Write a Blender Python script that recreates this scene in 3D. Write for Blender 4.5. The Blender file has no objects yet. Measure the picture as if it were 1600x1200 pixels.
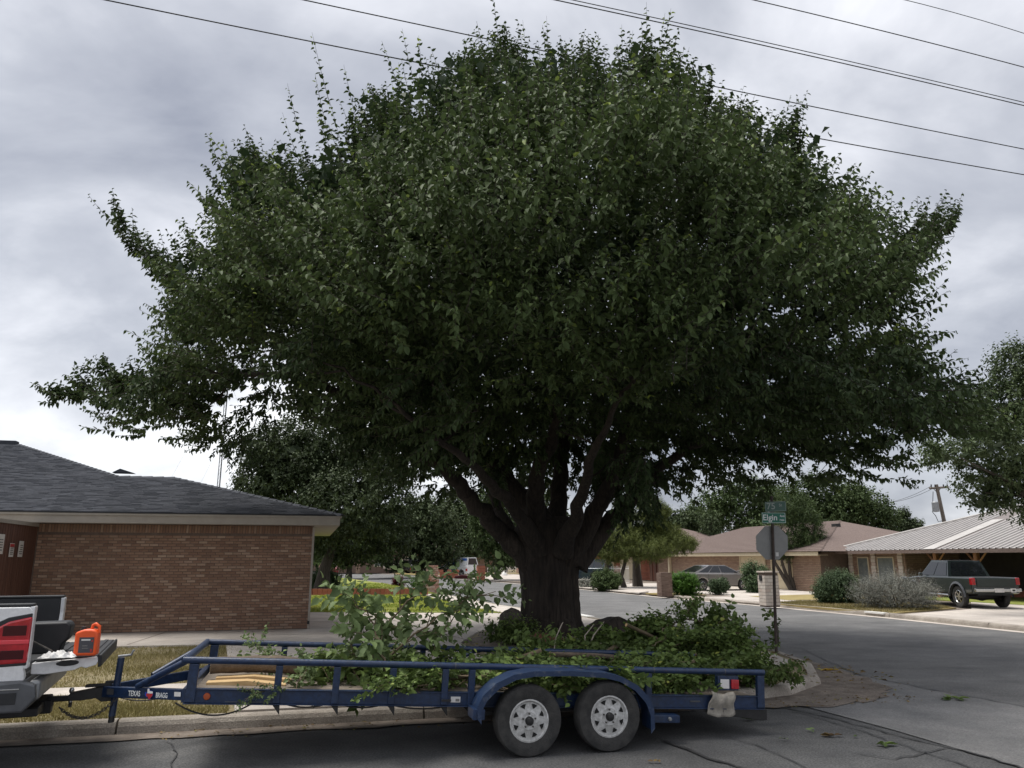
import bpy, math, random
import numpy as np
from mathutils import noise
from mathutils import Vector, Matrix
random.seed(7); R = random.Random(11); NR = np.random.RandomState(5)
sc = bpy.context.scene
rad = math.radians
# ------------------------------------------------------------------ camera, sky, sun, exposure
H = 1.95; F = 1200.0; TH = math.atan(273/F); CT, ST = math.cos(TH), math.sin(TH); PSI = rad(14.5)
cam = bpy.data.objects.new('camera', bpy.data.cameras.new('camera')); sc.collection.objects.link(cam)
cam.data.sensor_width = 36; cam.data.lens = 27; cam.data.clip_end = 3000; cam.data.clip_start = .1
cam.location = (0, 0, H); cam.rotation_euler = (rad(90) + TH, 0, 0); sc.camera = cam
SUN_EL, SUN_AZ = rad(72), rad(-75)
world = bpy.data.worlds.new('World'); sc.world = world; world.use_nodes = True
def build_world():
    nt = world.node_tree; N = nt.nodes; L = nt.links; N.clear()
    out = N.new('ShaderNodeOutputWorld'); add = N.new('ShaderNodeAddShader')
    bg1 = N.new('ShaderNodeBackground'); bg2 = N.new('ShaderNodeBackground')
    sky = N.new('ShaderNodeTexSky'); sky.sky_type = 'NISHITA'; sky.sun_disc = False
    sky.sun_elevation = SUN_EL; sky.sun_rotation = SUN_AZ
    L.new(sky.outputs[0], bg1.inputs[0]); bg1.inputs[1].default_value = .006
    tc = N.new('ShaderNodeTexCoord'); sep = N.new('ShaderNodeSeparateXYZ'); L.new(tc.outputs['Generated'], sep.inputs[0])
    def math_(op, a, b=None, v=None):
        m = N.new('ShaderNodeMath'); m.operation = op; L.new(a, m.inputs[0])
        if b is not None: L.new(b, m.inputs[1])
        if v is not None: m.inputs[1].default_value = v
        return m.outputs[0]
    za = math_('ADD', math_('MAXIMUM', sep.outputs[2], v=0.0), v=.42)
    cx = math_('DIVIDE', sep.outputs[0], za); cy = math_('DIVIDE', sep.outputs[1], za)
    cmb = N.new('ShaderNodeCombineXYZ'); L.new(cx, cmb.inputs[0]); L.new(cy, cmb.inputs[1])
    def noise(scale, detail, rough, dist, off):
        mp = N.new('ShaderNodeMapping'); mp.inputs['Location'].default_value = off
        mp.inputs['Rotation'].default_value = (0, 0, .5); mp.inputs['Scale'].default_value = (1, 1.25, 1)
        L.new(cmb.outputs[0], mp.inputs[0]); n = N.new('ShaderNodeTexNoise'); L.new(mp.outputs[0], n.inputs['Vector'])
        n.inputs['Scale'].default_value = scale; n.inputs['Detail'].default_value = detail
        n.inputs['Roughness'].default_value = rough; n.inputs['Distortion'].default_value = dist
        return n.outputs[0]
    n1 = noise(.95, 7, .52, .3, (3.1, 1.7, 0)); n2 = noise(2.6, 6, .55, .4, (7.3, 2.2, 0))
    mix = N.new('ShaderNodeMath'); mix.operation = 'MULTIPLY_ADD'; L.new(n2, mix.inputs[0]); mix.inputs[1].default_value = .48; L.new(n1, mix.inputs[2])
    ramp = N.new('ShaderNodeValToRGB'); L.new(mix.outputs[0], ramp.inputs[0])
    e = ramp.color_ramp.elements
    e[0].position = .55; e[0].color = (.27, .285, .335, 1)
    e[1].position = .91; e[1].color = (.90, .905, .92, 1)
    m = e.new(.70); m.color = (.455, .47, .515, 1)
    m = e.new(.81); m.color = (.67, .68, .72, 1)
    L.new(ramp.outputs[0], bg2.inputs[0]); bg2.inputs[1].default_value = .465
    L.new(bg1.outputs[0], add.inputs[0]); L.new(bg2.outputs[0], add.inputs[1]); L.new(add.outputs[0], out.inputs[0])
build_world()
sl = bpy.data.lights.new('sun', 'SUN'); sl.energy = 1.5; sl.angle = rad(35); sl.color = (1, .96, .9)
so = bpy.data.objects.new('sun', sl); sc.collection.objects.link(so)
sd = Vector((math.sin(SUN_AZ)*math.cos(SUN_EL), math.cos(SUN_AZ)*math.cos(SUN_EL), math.sin(SUN_EL)))
so.rotation_euler = sd.to_track_quat('Z', 'Y').to_euler()
sc.view_settings.view_transform = 'Standard'; sc.view_settings.look = 'None'; sc.view_settings.gamma = 1
sc.view_settings.use_curve_mapping = False; sc.view_settings.exposure = 1.4
sc.cycles.max_bounces = 6; sc.cycles.transparent_max_bounces = 6

# ------------------------------------------------------------------ measuring helpers (photo pixel on a known plane -> metres)
def G(x, y, z=0.0):
    u = (x-800)/F; v = (y-600)/F; d = (u, CT+v*ST, ST-v*CT); t = (z-H)/d[2]
    return (d[0]*t, d[1]*t)
def GY(x, y, Y):
    u = (x-800)/F; v = (y-600)/F; d = (u, CT+v*ST, ST-v*CT); t = Y/d[1]
    return (d[0]*t, Y, H+d[2]*t)
def W(s, q): return (s*math.cos(PSI)-q*math.sin(PSI), s*math.sin(PSI)+q*math.cos(PSI))
def SQ(X, Y): return (X*math.cos(PSI)+Y*math.sin(PSI), -X*math.sin(PSI)+Y*math.cos(PSI))
def QAT(x, s):
    r = ((x-800)/F)/1.03; c, n = math.cos(PSI), math.sin(PSI)
    return (c*s-r*n*s)/(c*r+n)
# ------------------------------------------------------------------ materials
MATS = {}
def mat(name, c, c2=None, scale=6, rough=.8, metal=0, bump=0, bscale=None, detail=6, stretch=(1, 1, 1), isl=0, isl_cols=None, spec=.5, stops=(.35, .65), coat=0, emit=None, speck=0, stain=0, sscale=60, wear=None):
    if name in MATS: return MATS[name]
    m = bpy.data.materials.new(name); m.use_nodes = True; nt = m.node_tree; N = nt.nodes; L = nt.links
    p = N['Principled BSDF']; p.inputs['Roughness'].default_value = rough; p.inputs['Metallic'].default_value = metal
    p.inputs['Specular IOR Level'].default_value = spec; p.inputs['Coat Weight'].default_value = coat
    p.inputs['Base Color'].default_value = (*c, 1)
    tc = N.new('ShaderNodeTexCoord'); mp = N.new('ShaderNodeMapping'); L.new(tc.outputs['Object'], mp.inputs[0]); mp.inputs['Scale'].default_value = stretch
    col = None
    if c2 is not None:
        n = N.new('ShaderNodeTexNoise'); L.new(mp.outputs[0], n.inputs['Vector']); n.inputs['Scale'].default_value = scale; n.inputs['Detail'].default_value = detail; n.inputs['Roughness'].default_value = .65
        r = N.new('ShaderNodeValToRGB'); L.new(n.outputs[0], r.inputs[0])
        r.color_ramp.elements[0].position = stops[0]; r.color_ramp.elements[1].position = stops[1]
        r.color_ramp.elements[0].color = (*c, 1); r.color_ramp.elements[1].color = (*c2, 1); col = r.outputs[0]
    if isl_cols:
        g = N.new('ShaderNodeNewGeometry'); oi = N.new('ShaderNodeObjectInfo')
        a = N.new('ShaderNodeMath'); a.operation = 'ADD'; L.new(g.outputs['Random Per Island'], a.inputs[0]); L.new(oi.outputs['Random'], a.inputs[1])
        fr = N.new('ShaderNodeMath'); fr.operation = 'FRACT'; L.new(a.outputs[0], fr.inputs[0])
        r = N.new('ShaderNodeValToRGB'); L.new(fr.outputs[0], r.inputs[0]); r.color_ramp.interpolation = 'LINEAR'
        el = r.color_ramp.elements; k = len(isl_cols)
        while len(el) < k: el.new(.5)
        for i, cc in enumerate(isl_cols): el[i].position = i/(k-1); el[i].color = (*cc, 1)
        if col is not None:
            mx = N.new('ShaderNodeMix'); mx.data_type = 'RGBA'; mx.inputs[0].default_value = isl or .6
            L.new(col, mx.inputs[6]); L.new(r.outputs[0], mx.inputs[7]); col = mx.outputs[2]
        else: col = r.outputs[0]
    for amt, sc_, lo_, hi_ in ((speck, sscale, .40, .62), (stain, .45, .38, .66)):
        if not amt: continue
        n = N.new('ShaderNodeTexNoise'); L.new(tc.outputs['Object'], n.inputs['Vector']); n.inputs['Scale'].default_value = sc_; n.inputs['Detail'].default_value = 4 if sc_ > 5 else 7; n.inputs['Roughness'].default_value = .7
        mr = N.new('ShaderNodeMapRange'); L.new(n.outputs[0], mr.inputs[0]); mr.inputs[1].default_value = lo_; mr.inputs[2].default_value = hi_; mr.inputs[3].default_value = 1-amt; mr.inputs[4].default_value = 1+amt
        vm = N.new('ShaderNodeVectorMath'); vm.operation = 'SCALE'
        if col is None: vm.inputs[0].default_value = c
        else: L.new(col, vm.inputs[0])
        L.new(mr.outputs[0], vm.inputs['Scale']); col = vm.outputs[0]
    if wear:
        wc, ws, wt = wear
        n = N.new('ShaderNodeTexNoise'); L.new(tc.outputs['Object'], n.inputs['Vector']); n.inputs['Scale'].default_value = ws; n.inputs['Detail'].default_value = 8; n.inputs['Roughness'].default_value = .75
        mr = N.new('ShaderNodeMapRange'); L.new(n.outputs[0], mr.inputs[0]); mr.inputs[1].default_value = wt; mr.inputs[2].default_value = wt+.03
        mx = N.new('ShaderNodeMix'); mx.data_type = 'RGBA'; L.new(mr.outputs[0], mx.inputs[0])
        if col is None: mx.inputs[6].default_value = (*c, 1)
        else: L.new(col, mx.inputs[6])
        mx.inputs[7].default_value = (*wc, 1); col = mx.outputs[2]
    if col is not None: L.new(col, p.inputs['Base Color'])
    if bump:
        n = N.new('ShaderNodeTexNoise'); L.new(mp.outputs[0], n.inputs['Vector']); n.inputs['Scale'].default_value = bscale or scale*4; n.inputs['Detail'].default_value = 5
        b = N.new('ShaderNodeBump'); b.inputs['Strength'].default_value = min(1, bump); b.inputs['Distance'].default_value = .02
        L.new(n.outputs[0], b.inputs['Height']); L.new(b.outputs[0], p.inputs['Normal'])
    if emit: p.inputs['Emission Color'].default_value = (*emit[:3], 1); p.inputs['Emission Strength'].default_value = emit[3]
    MATS[name] = m; return m
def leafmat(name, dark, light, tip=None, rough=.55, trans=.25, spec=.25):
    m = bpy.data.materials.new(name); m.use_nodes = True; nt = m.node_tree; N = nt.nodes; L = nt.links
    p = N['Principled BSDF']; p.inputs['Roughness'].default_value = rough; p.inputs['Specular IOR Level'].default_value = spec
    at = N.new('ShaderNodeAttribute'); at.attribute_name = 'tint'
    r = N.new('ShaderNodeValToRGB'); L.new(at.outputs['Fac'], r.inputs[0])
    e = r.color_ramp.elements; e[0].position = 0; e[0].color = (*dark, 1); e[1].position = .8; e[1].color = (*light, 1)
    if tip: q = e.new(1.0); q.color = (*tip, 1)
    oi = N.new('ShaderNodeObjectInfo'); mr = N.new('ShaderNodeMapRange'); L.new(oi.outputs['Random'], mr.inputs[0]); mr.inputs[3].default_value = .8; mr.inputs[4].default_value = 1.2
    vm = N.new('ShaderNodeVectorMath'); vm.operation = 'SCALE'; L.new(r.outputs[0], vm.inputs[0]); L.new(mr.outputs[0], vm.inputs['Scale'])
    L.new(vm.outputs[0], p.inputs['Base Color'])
    t = N.new('ShaderNodeBsdfTranslucent'); L.new(vm.outputs[0], t.inputs[0])
    mx = N.new('ShaderNodeMixShader'); mx.inputs[0].default_value = trans
    L.new(p.outputs[0], mx.inputs[1]); L.new(t.outputs[0], mx.inputs[2])
    L.new(mx.outputs[0], N['Material Output'].inputs[0]); return m
M_asphalt = mat('asphalt', (.068, .069, .071), (.112, .111, .109), scale=2.2, rough=.88, bump=.5, bscale=90, detail=9, stops=(.3, .72), speck=.4, stain=.28, sscale=45)
M_asphaltB = mat('asphalt_worn', (.12, .12, .12), (.175, .172, .168), scale=1.4, rough=.92, bump=.5, bscale=80, detail=9, stretch=(.6, 1, 1), speck=.3, stain=.2, sscale=40)
M_patch = mat('concrete_dark', (.15, .15, .15), (.21, .205, .20), scale=1.6, rough=.85, bump=.3, bscale=60, detail=8, speck=.25, stain=.2)
M_tar = mat('tar', (.02, .02, .021), (.04, .04, .04), scale=20, rough=.6)
M_conc = mat('concrete', (.46, .41, .365), (.57, .52, .465), scale=1.1, rough=.9, bump=.3, bscale=60, detail=9, speck=.12, stain=.16)
M_conc2 = mat('concrete_kerb', (.27, .235, .20), (.40, .36, .31), scale=3, rough=.9, bump=.5, bscale=50, detail=9, speck=.2, stain=.2)
M_gutter = mat('gutter_grit', (.13, .105, .085), (.25, .21, .175), scale=3.5, rough=.95, bump=.6, bscale=60, detail=9)
M_dirt = mat('dirt', (.13, .105, .085), (.24, .20, .165), scale=3, rough=1, bump=1, bscale=25, detail=9, speck=.35, stain=.25)
M_dry = mat('dry_grass_soil', (.19, .165, .085), (.30, .245, .15), scale=2.5, rough=1, bump=1, bscale=60, detail=9)
M_lawn = mat('lawn_green', (.15, .22, .03), (.30, .29, .07), scale=.55, rough=1, bump=1, bscale=70, detail=9)
M_lawny = mat('lawn_straw', (.26, .20, .075), (.36, .29, .125), scale=1.0, rough=1, bump=1, bscale=70, detail=9)
M_earth = mat('earth', (.10, .10, .06), (.17, .15, .09), scale=.3, rough=1)
BR = [(.125, .075, .053), (.165, .097, .066), (.20, .122, .086), (.155, .088, .060), (.24, .16, .115), (.175, .102, .070), (.14, .082, .058), (.29, .21, .16), (.165, .094, .065)]
M_brick = mat('brick_brown', (.13, .07, .05), (.25, .15, .11), scale=22, rough=.9, bump=.4, isl=.75, isl_cols=[tuple(min(.6, v*f_) for v, f_ in zip(c_, (1.65, 1.68, 1.62))) for c_ in BR], stain=.14)
M_mortar = mat('mortar_brown', (.12, .088, .07), (.16, .12, .098), scale=8, rough=1)
M_brickr = mat('brick_red', (.30, .10, .06), (.42, .17, .10), scale=15, rough=.9, isl=.7, isl_cols=[(.30, .09, .05), (.42, .15, .09), (.36, .13, .08), (.26, .09, .06)])
M_brickw = mat('brick_whitewash', (.55, .47, .40), (.66, .60, .53), scale=12, rough=.9, isl=.6, isl_cols=[(.62, .56, .49), (.55, .46, .39), (.68, .63, .56), (.50, .38, .31)])
M_brickt = mat('brick_tan', (.26, .17, .12), (.36, .25, .18), scale=12, rough=.9, isl=.7, isl_cols=[(.28, .185, .13), (.35, .25, .18), (.24, .15, .11), (.38, .27, .20)])
M_brickb = mat('brick_brown_grey', (.15, .10, .08), (.25, .18, .14), scale=12, rough=.9, isl=.7, isl_cols=[(.12, .075, .055), (.30, .21, .16), (.17, .11, .085), (.24, .16, .12)])
M_rubble = mat('brick_rubble', (.34, .14, .09), (.55, .45, .38), scale=12, rough=.9, isl=.8, isl_cols=[(.32, .10, .06), (.60, .50, .43), (.40, .16, .10), (.55, .40, .32), (.24, .09, .06)])
M_shingle = mat('shingle_charcoal', (.034, .038, .048), (.062, .068, .082), scale=9, rough=.9, bump=.6, bscale=60, stretch=(1, 3, 3), isl=.75, isl_cols=[(.028, .032, .041), (.075, .081, .098), (.040, .045, .056), (.060, .064, .078), (.034, .038, .047)])
M_shbrown = mat('shingle_brown', (.125, .092, .08), (.20, .15, .132), scale=7, rough=.95, bump=.6, bscale=40, stretch=(3, 1, 3))
M_metalroof = mat('metal_roof', (.36, .34, .33), (.46, .435, .42), scale=1.5, rough=.5, metal=.25, isl=.5, isl_cols=[(.44, .42, .40), (.36, .335, .32), (.48, .455, .43)])
M_seam = mat('roof_seam_shadow', (.20, .175, .165), rough=.6, metal=.2)
M_flash = mat('flashing', (.40, .38, .36), (.48, .46, .44), scale=3, rough=.6)
M_fascia = mat('fascia_grey', (.33, .30, .26), (.38, .345, .30), scale=4, rough=.7)
M_drip = mat('drip_edge', (.02, .02, .022), rough=.6)
M_cream = mat('cream_paint', (.52, .44, .30), (.58, .50, .36), scale=3, rough=.7)
M_white = mat('white_trim', (.70, .69, .66), (.76, .75, .72), scale=4, rough=.6)
M_woodr = mat('wood_redbrown', (.085, .038, .025), (.145, .065, .042), scale=4, rough=.8, stretch=(8, 8, .6), isl=.5, isl_cols=[(.085, .036, .024), (.14, .065, .043), (.11, .048, .032)])
M_woodp = mat('wood_post', (.25, .115, .055), (.36, .18, .09), scale=5, rough=.75, stretch=(6, 6, .6))
M_woodd = mat('wood_deck', (.12, .10, .08), (.22, .18, .14), scale=5, rough=.9, stretch=(.6, 6, 6))
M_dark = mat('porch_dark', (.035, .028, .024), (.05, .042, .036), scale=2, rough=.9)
M_glass = mat('window_glass', (.13, .15, .15), (.20, .22, .21), scale=3, rough=.12, spec=.8)
M_glassd = mat('car_glass', (.012, .014, .017), rough=.06, spec=.9)
M_blue = mat('trailer_blue', (.007, .023, .068), (.030, .045, .075), scale=3.2, rough=.42, bump=.12, bscale=30, coat=.15, stops=(.5, .85), speck=.25, sscale=25, wear=((.10, .055, .035), 7, .655))
M_bluew = mat('trailer_blue_worn', (.010, .028, .075), (.13, .145, .17), wear=((.12, .06, .035), 9, .64), scale=9, rough=.5, stops=(.55, .8), bump=.2)
M_black = mat('black_steel', (.010, .010, .011), (.022, .021, .021), scale=12, rough=.5)
M_tyre = mat('tyre_rubber', (.022, .022, .022), (.05, .048, .045), scale=7, rough=.85, bump=.3, bscale=60, stain=.3)
M_rim = mat('rim_white', (.40, .395, .38), (.58, .58, .57), scale=7, rough=.45, speck=.15, sscale=30, stain=.1, wear=((.20, .13, .09), 12, .67))
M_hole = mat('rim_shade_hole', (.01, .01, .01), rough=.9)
M_chrome = mat('chrome', (.55, .55, .55), rough=.22, metal=1)
M_chain = mat('chain_steel', (.06, .055, .05), (.12, .11, .10), scale=30, rough=.5, metal=.6)
M_tw = mat('truck_white', (.68, .68, .685), (.78, .785, .79), scale=2.4, rough=.36, coat=.4, speck=.06, sscale=20)
M_plast = mat('black_plastic', (.012, .013, .015), (.02, .021, .023), scale=10, rough=.55)
M_greyp = mat('bumper_grey', (.075, .078, .085), (.11, .115, .125), scale=5, rough=.4, metal=.3)
M_red = mat('lamp_red', (.30, .004, .012), (.50, .01, .02), scale=9, rough=.12, coat=1)
M_redd = mat('lamp_red_dark', (.05, .003, .006), rough=.15)
M_orange = mat('jug_orange', (.75, .085, .012), (.85, .11, .02), scale=8, rough=.4)
M_lab = mat('jug_label', (.06, .06, .07), rough=.4)
M_paper = mat('paper', (.62, .60, .58), (.70, .68, .66), scale=14, rough=.7)
M_printg = mat('print_grey', (.20, .19, .18), rough=.7)
M_redp = mat('print_red', (.45, .03, .03), rough=.6)
M_bluep = mat('print_blue', (.02, .06, .35), rough=.5)
M_cloth = mat('rag_white', (.62, .61, .59), (.74, .73, .71), scale=9, rough=.9, bump=.5)
M_rag = mat('rag_dirty', (.24, .22, .19), (.38, .35, .30), scale=9, rough=.9, bump=.4)
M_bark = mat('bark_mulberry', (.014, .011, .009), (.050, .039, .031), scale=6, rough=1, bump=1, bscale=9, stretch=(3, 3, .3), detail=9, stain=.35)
M_bark2 = mat('bark_grey', (.05, .042, .036), (.10, .085, .072), scale=5, rough=1, bump=1, bscale=14, stretch=(3, 3, .5))
M_barklog = mat('bark_log', (.085, .065, .048), (.17, .13, .095), scale=6, rough=1, bump=1, bscale=20)
M_logred = mat('bark_red_log', (.09, .035, .022), (.16, .07, .045), scale=6, rough=1, bump=1, bscale=20)
M_cut = mat('cut_wood', (.42, .27, .12), (.60, .43, .22), scale=6, rough=.8, stretch=(1, 8, 8))
M_twig = mat('twig', (.11, .085, .05), (.17, .13, .08), scale=10, rough=.9)
M_twigp = mat('twig_pale', (.40, .34, .28), (.5, .43, .36), scale=10, rough=.9)
M_cable = mat('power_cable', (.02, .021, .023), rough=.6)
M_polew = mat('utility_wood', (.12, .10, .085), (.18, .155, .13), scale=4, rough=.9, stretch=(4, 4, .4))
M_tin = mat('galvanised', (.25, .26, .27), (.34, .35, .36), scale=5, rough=.5, metal=.5)
M_signback = mat('sign_back_aluminium', (.23, .23, .225), (.27, .27, .265), scale=5, rough=.55, metal=.25)
M_signg = mat('sign_green', (.005, .13, .085), (.01, .15, .10), scale=5, rough=.4)
M_signgf = mat('sign_green_faded', (.07, .15, .125), (.10, .18, .155), scale=5, rough=.5)
M_signw = mat('sign_white', (.72, .74, .73), rough=.4)
M_signwf = mat('sign_white_faded', (.38, .43, .41), rough=.5)
M_post = mat('post_rusty', (.04, .03, .027), (.075, .055, .045), scale=10, rough=.8)
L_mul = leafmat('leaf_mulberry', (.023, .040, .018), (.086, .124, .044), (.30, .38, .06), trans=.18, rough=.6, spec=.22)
L_cut = leafmat('leaf_cut_branch', (.040, .068, .020), (.155, .22, .06), (.33, .34, .07), rough=.5, trans=.25)
L_cutp = leafmat('leaf_cut_branch_pale', (.06, .095, .035), (.20, .27, .11), (.36, .42, .22), rough=.5, trans=.25)
L_dark = leafmat('leaf_dark_oak', (.032, .048, .022), (.095, .130, .055), (.15, .19, .08), rough=.6, trans=.15)
L_mid = leafmat('leaf_mid', (.036, .062, .022), (.10, .145, .048), (.16, .21, .065), rough=.6, trans=.15)
L_pine = leafmat('leaf_pine', (.055, .075, .022), (.16, .19, .05), (.24, .25, .08), rough=.6, trans=.15)
L_sage = leafmat('leaf_sage', (.16, .17, .15), (.32, .32, .28), (.42, .41, .36), rough=.8, trans=.1)
L_shrub = leafmat('leaf_shrub', (.04, .07, .035), (.11, .16, .075), (.16, .22, .10), rough=.6, trans=.15)
L_hedge = leafmat('leaf_hedge', (.05, .12, .02), (.14, .30, .04), (.2, .38, .07), rough=.5, trans=.2)
L_grass = leafmat('grass_blade', (.16, .15, .05), (.33, .28, .13), (.50, .42, .25), rough=.8, trans=.2)
L_grassg = leafmat('grass_blade_green', (.14, .22, .025), (.30, .34, .05), (.42, .38, .12), rough=.8, trans=.2)
L_litter = leafmat('leaf_litter', (.10, .06, .03), (.22, .16, .06), (.30, .30, .10), rough=.8, trans=.1)

# ------------------------------------------------------------------ mesh helpers
class MB:
    def __init__(s): s.v = []; s.f = []
    def face(s, pts): b = len(s.v); s.v += [tuple(p) for p in pts]; s.f.append(tuple(range(b, b+len(pts))))
    def box(s, x0, x1, y0, y1, z0, z1, T=None):
        b = len(s.v); P = [(x, y, z) for z in (z0, z1) for y in (y0, y1) for x in (x0, x1)]
        if T: P = [T(*p) for p in P]
        s.v += P; s.f += [tuple(b+i for i in q) for q in ((0, 2, 3, 1), (4, 5, 7, 6), (0, 1, 5, 4), (2, 6, 7, 3), (0, 4, 6, 2), (1, 3, 7, 5))]; return s
    def tube(s, pts, rr, n=8, cap=True, T=None):
        pts = [Vector(p) for p in pts]
        if not isinstance(rr, (list, tuple)): rr = [rr]*len(pts)
        b = len(s.v); ref = None
        for i, p in enumerate(pts):
            d = (pts[min(i+1, len(pts)-1)]-pts[max(i-1, 0)]).normalized()
            if ref is None: ref = Vector((0, 0, 1)) if abs(d.z) < .9 else Vector((1, 0, 0))
            a = (ref - d*ref.dot(d))
            if a.length < 1e-4: a = d.orthogonal()
            a.normalize(); c = d.cross(a); ref = a
            for k in range(n):
                t = 2*math.pi*k/n; w = p + (a*math.cos(t)+c*math.sin(t))*rr[i]; s.v.append(T(*w) if T else tuple(w))
        for i in range(len(pts)-1):
            for k in range(n):
                k2 = (k+1) % n; s.f.append((b+i*n+k, b+i*n+k2, b+(i+1)*n+k2, b+(i+1)*n+k))
        if cap:
            s.f.append(tuple(b+k for k in range(n))[::-1]); e = b+(len(pts)-1)*n; s.f.append(tuple(e+k for k in range(n)))
        return s
    def prism(s, poly, lo, hi, ax='y', T=None):
        def P(a, c, h): return {'y': (a, h, c), 'z': (a, c, h), 'x': (h, a, c)}[ax]
        b = len(s.v); n = len(poly)
        for h in (lo, hi): s.v += [(T(*P(a, c, h)) if T else P(a, c, h)) for a, c in poly]
        s.f.append(tuple(b+i for i in range(n))); s.f.append(tuple(b+n+i for i in range(n))[::-1])
        for i in range(n): j = (i+1) % n; s.f.append((b+i, b+n+i, b+n+j, b+j))
        return s
    def lathe(s, prof, n=32, ax='y', c=(0, 0, 0)):
        b = len(s.v); m = len(prof)
        for k in range(n):
            t = 2*math.pi*k/n
            for r, h in prof:
                x, z = r*math.cos(t), r*math.sin(t)
                s.v.append((c[0]+x, c[1]+h, c[2]+z) if ax == 'y' else (c[0]+x, c[1]+z, c[2]+h))
        for k in range(n):
            k2 = (k+1) % n
            for i in range(m-1): s.f.append((b+k*m+i, b+k*m+i+1, b+k2*m+i+1, b+k2*m+i))
        return s
    def build(s, name, m, parent=None, smooth=None, bevel=0, **tags):
        me = bpy.data.meshes.new(name); me.from_pydata(s.v, [], s.f); me.update()
        me.materials.append(m)
        o = bpy.data.objects.new(name, me); sc.collection.objects.link(o); o.parent = parent
        import bmesh
        bm = bmesh.new(); bm.from_mesh(me); bmesh.ops.recalc_face_normals(bm, faces=bm.faces); bm.to_mesh(me); bm.free()
        if smooth is not None:
            me.polygons.foreach_set('use_smooth', [True]*len(me.polygons)); me.set_sharp_from_angle(angle=rad(smooth))
        if bevel:
            md = o.modifiers.new('bevel', 'BEVEL'); md.width = bevel; md.segments = 2; md.limit_method = 'ANGLE'; md.angle_limit = rad(40)
        for k, v in tags.items(): o[k] = v
        return o
def tag(o, label=None, cat=None, group=None, kind=None):
    if label: o['label'] = label
    if cat: o['category'] = cat
    if group: o['group'] = group
    if kind: o['kind'] = kind
    return o
def empty(name, label, cat, loc=(0, 0, 0), rz=0, group=None):
    o = bpy.data.objects.new(name, None); sc.collection.objects.link(o); o.location = loc; o.rotation_euler = (0, 0, rz)
    o.empty_display_size = .2
    return tag(o, label, cat, group)
def copy_tree(o, parent=None):
    c = o.copy(); sc.collection.objects.link(c); c.parent = parent
    for ch in o.children: copy_tree(ch, c)
    return c
def fast(name, V, Fc, m, parent=None, tint=None, kind=None, smooth=False):
    """V (n,3) float array, Fc (k,3|4) int array"""
    me = bpy.data.meshes.new(name); nv = len(V); k, c = Fc.shape
    me.vertices.add(nv); me.vertices.foreach_set('co', np.ascontiguousarray(V, dtype=np.float32).ravel())
    me.loops.add(k*c); me.loops.foreach_set('vertex_index', np.ascontiguousarray(Fc, dtype=np.int32).ravel())
    me.polygons.add(k); me.polygons.foreach_set('loop_start', np.arange(0, k*c, c, dtype=np.int32))
    me.update(calc_edges=True)
    if tint is not None:
        a = me.attributes.new('tint', 'FLOAT', 'POINT'); a.data.foreach_set('value', np.ascontiguousarray(tint, dtype=np.float32))
    me.materials.append(m); o = bpy.data.objects.new(name, me); sc.collection.objects.link(o); o.parent = parent
    if kind: o['kind'] = kind
    return o
def nrm(a): return a/np.maximum(np.linalg.norm(a, axis=1, keepdims=True), 1e-6)
def leaves_geo(P, D, U, Ln, Wd, kite=True):
    """leaf blades: base P, direction D, up hint U"""
    D = nrm(D); S = nrm(np.cross(D, U)); Nn = np.cross(S, D); n = len(P); L = Ln[:, None]; w = Wd[:, None]
    if kite == 2:                                 # rounder six point leaf with a bent tip
        pts = [P, P+D*L*.22+S*w*.46+Nn*w*.14, P+D*L*.60+S*w*.40+Nn*w*.10, P+D*L-Nn*L*.20, P+D*L*.60-S*w*.40+Nn*w*.10, P+D*L*.22-S*w*.46+Nn*w*.14]
        V = np.stack(pts, 1).reshape(-1, 3); i = np.arange(n)[:, None]*6
        Fc = np.concatenate([i+np.array([[0, 1, 2]]), i+np.array([[0, 2, 3]]), i+np.array([[0, 3, 4]]), i+np.array([[0, 4, 5]])], 0); return V, Fc, 6
    if kite:
        a = P; b = P+D*L*.38+S*w*.5+Nn*w*.16; c = P+D*L-Nn*L*.12; d = P+D*L*.38-S*w*.5+Nn*w*.16
        V = np.stack([a, b, c, d], 1).reshape(-1, 3); i = np.arange(n)[:, None]*4
        Fc = np.concatenate([i+np.array([[0, 1, 2]]), i+np.array([[0, 2, 3]])], 0); return V, Fc, 4
    pts = [P, P+D*L*.18+S*w*.42+Nn*w*.15, P+D*L*.5+S*w*.5+Nn*w*.16, P+D*L*.8+S*w*.22, P+D*L-Nn*L*.14, P+D*L*.8-S*w*.22, P+D*L*.5-S*w*.5+Nn*w*.16, P+D*L*.18-S*w*.42+Nn*w*.15, P+D*L*.5-Nn*L*.02]
    V = np.stack(pts, 1).reshape(-1, 3); i = np.arange(n)[:, None]*9
    Fc = np.concatenate([i+np.array([[a, b, 8]]) for a, b in ((0, 1), (1, 2), (2, 3), (3, 4), (4, 5), (5, 6), (6, 7), (7, 0))], 0)
    return V, Fc, 9
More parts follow.
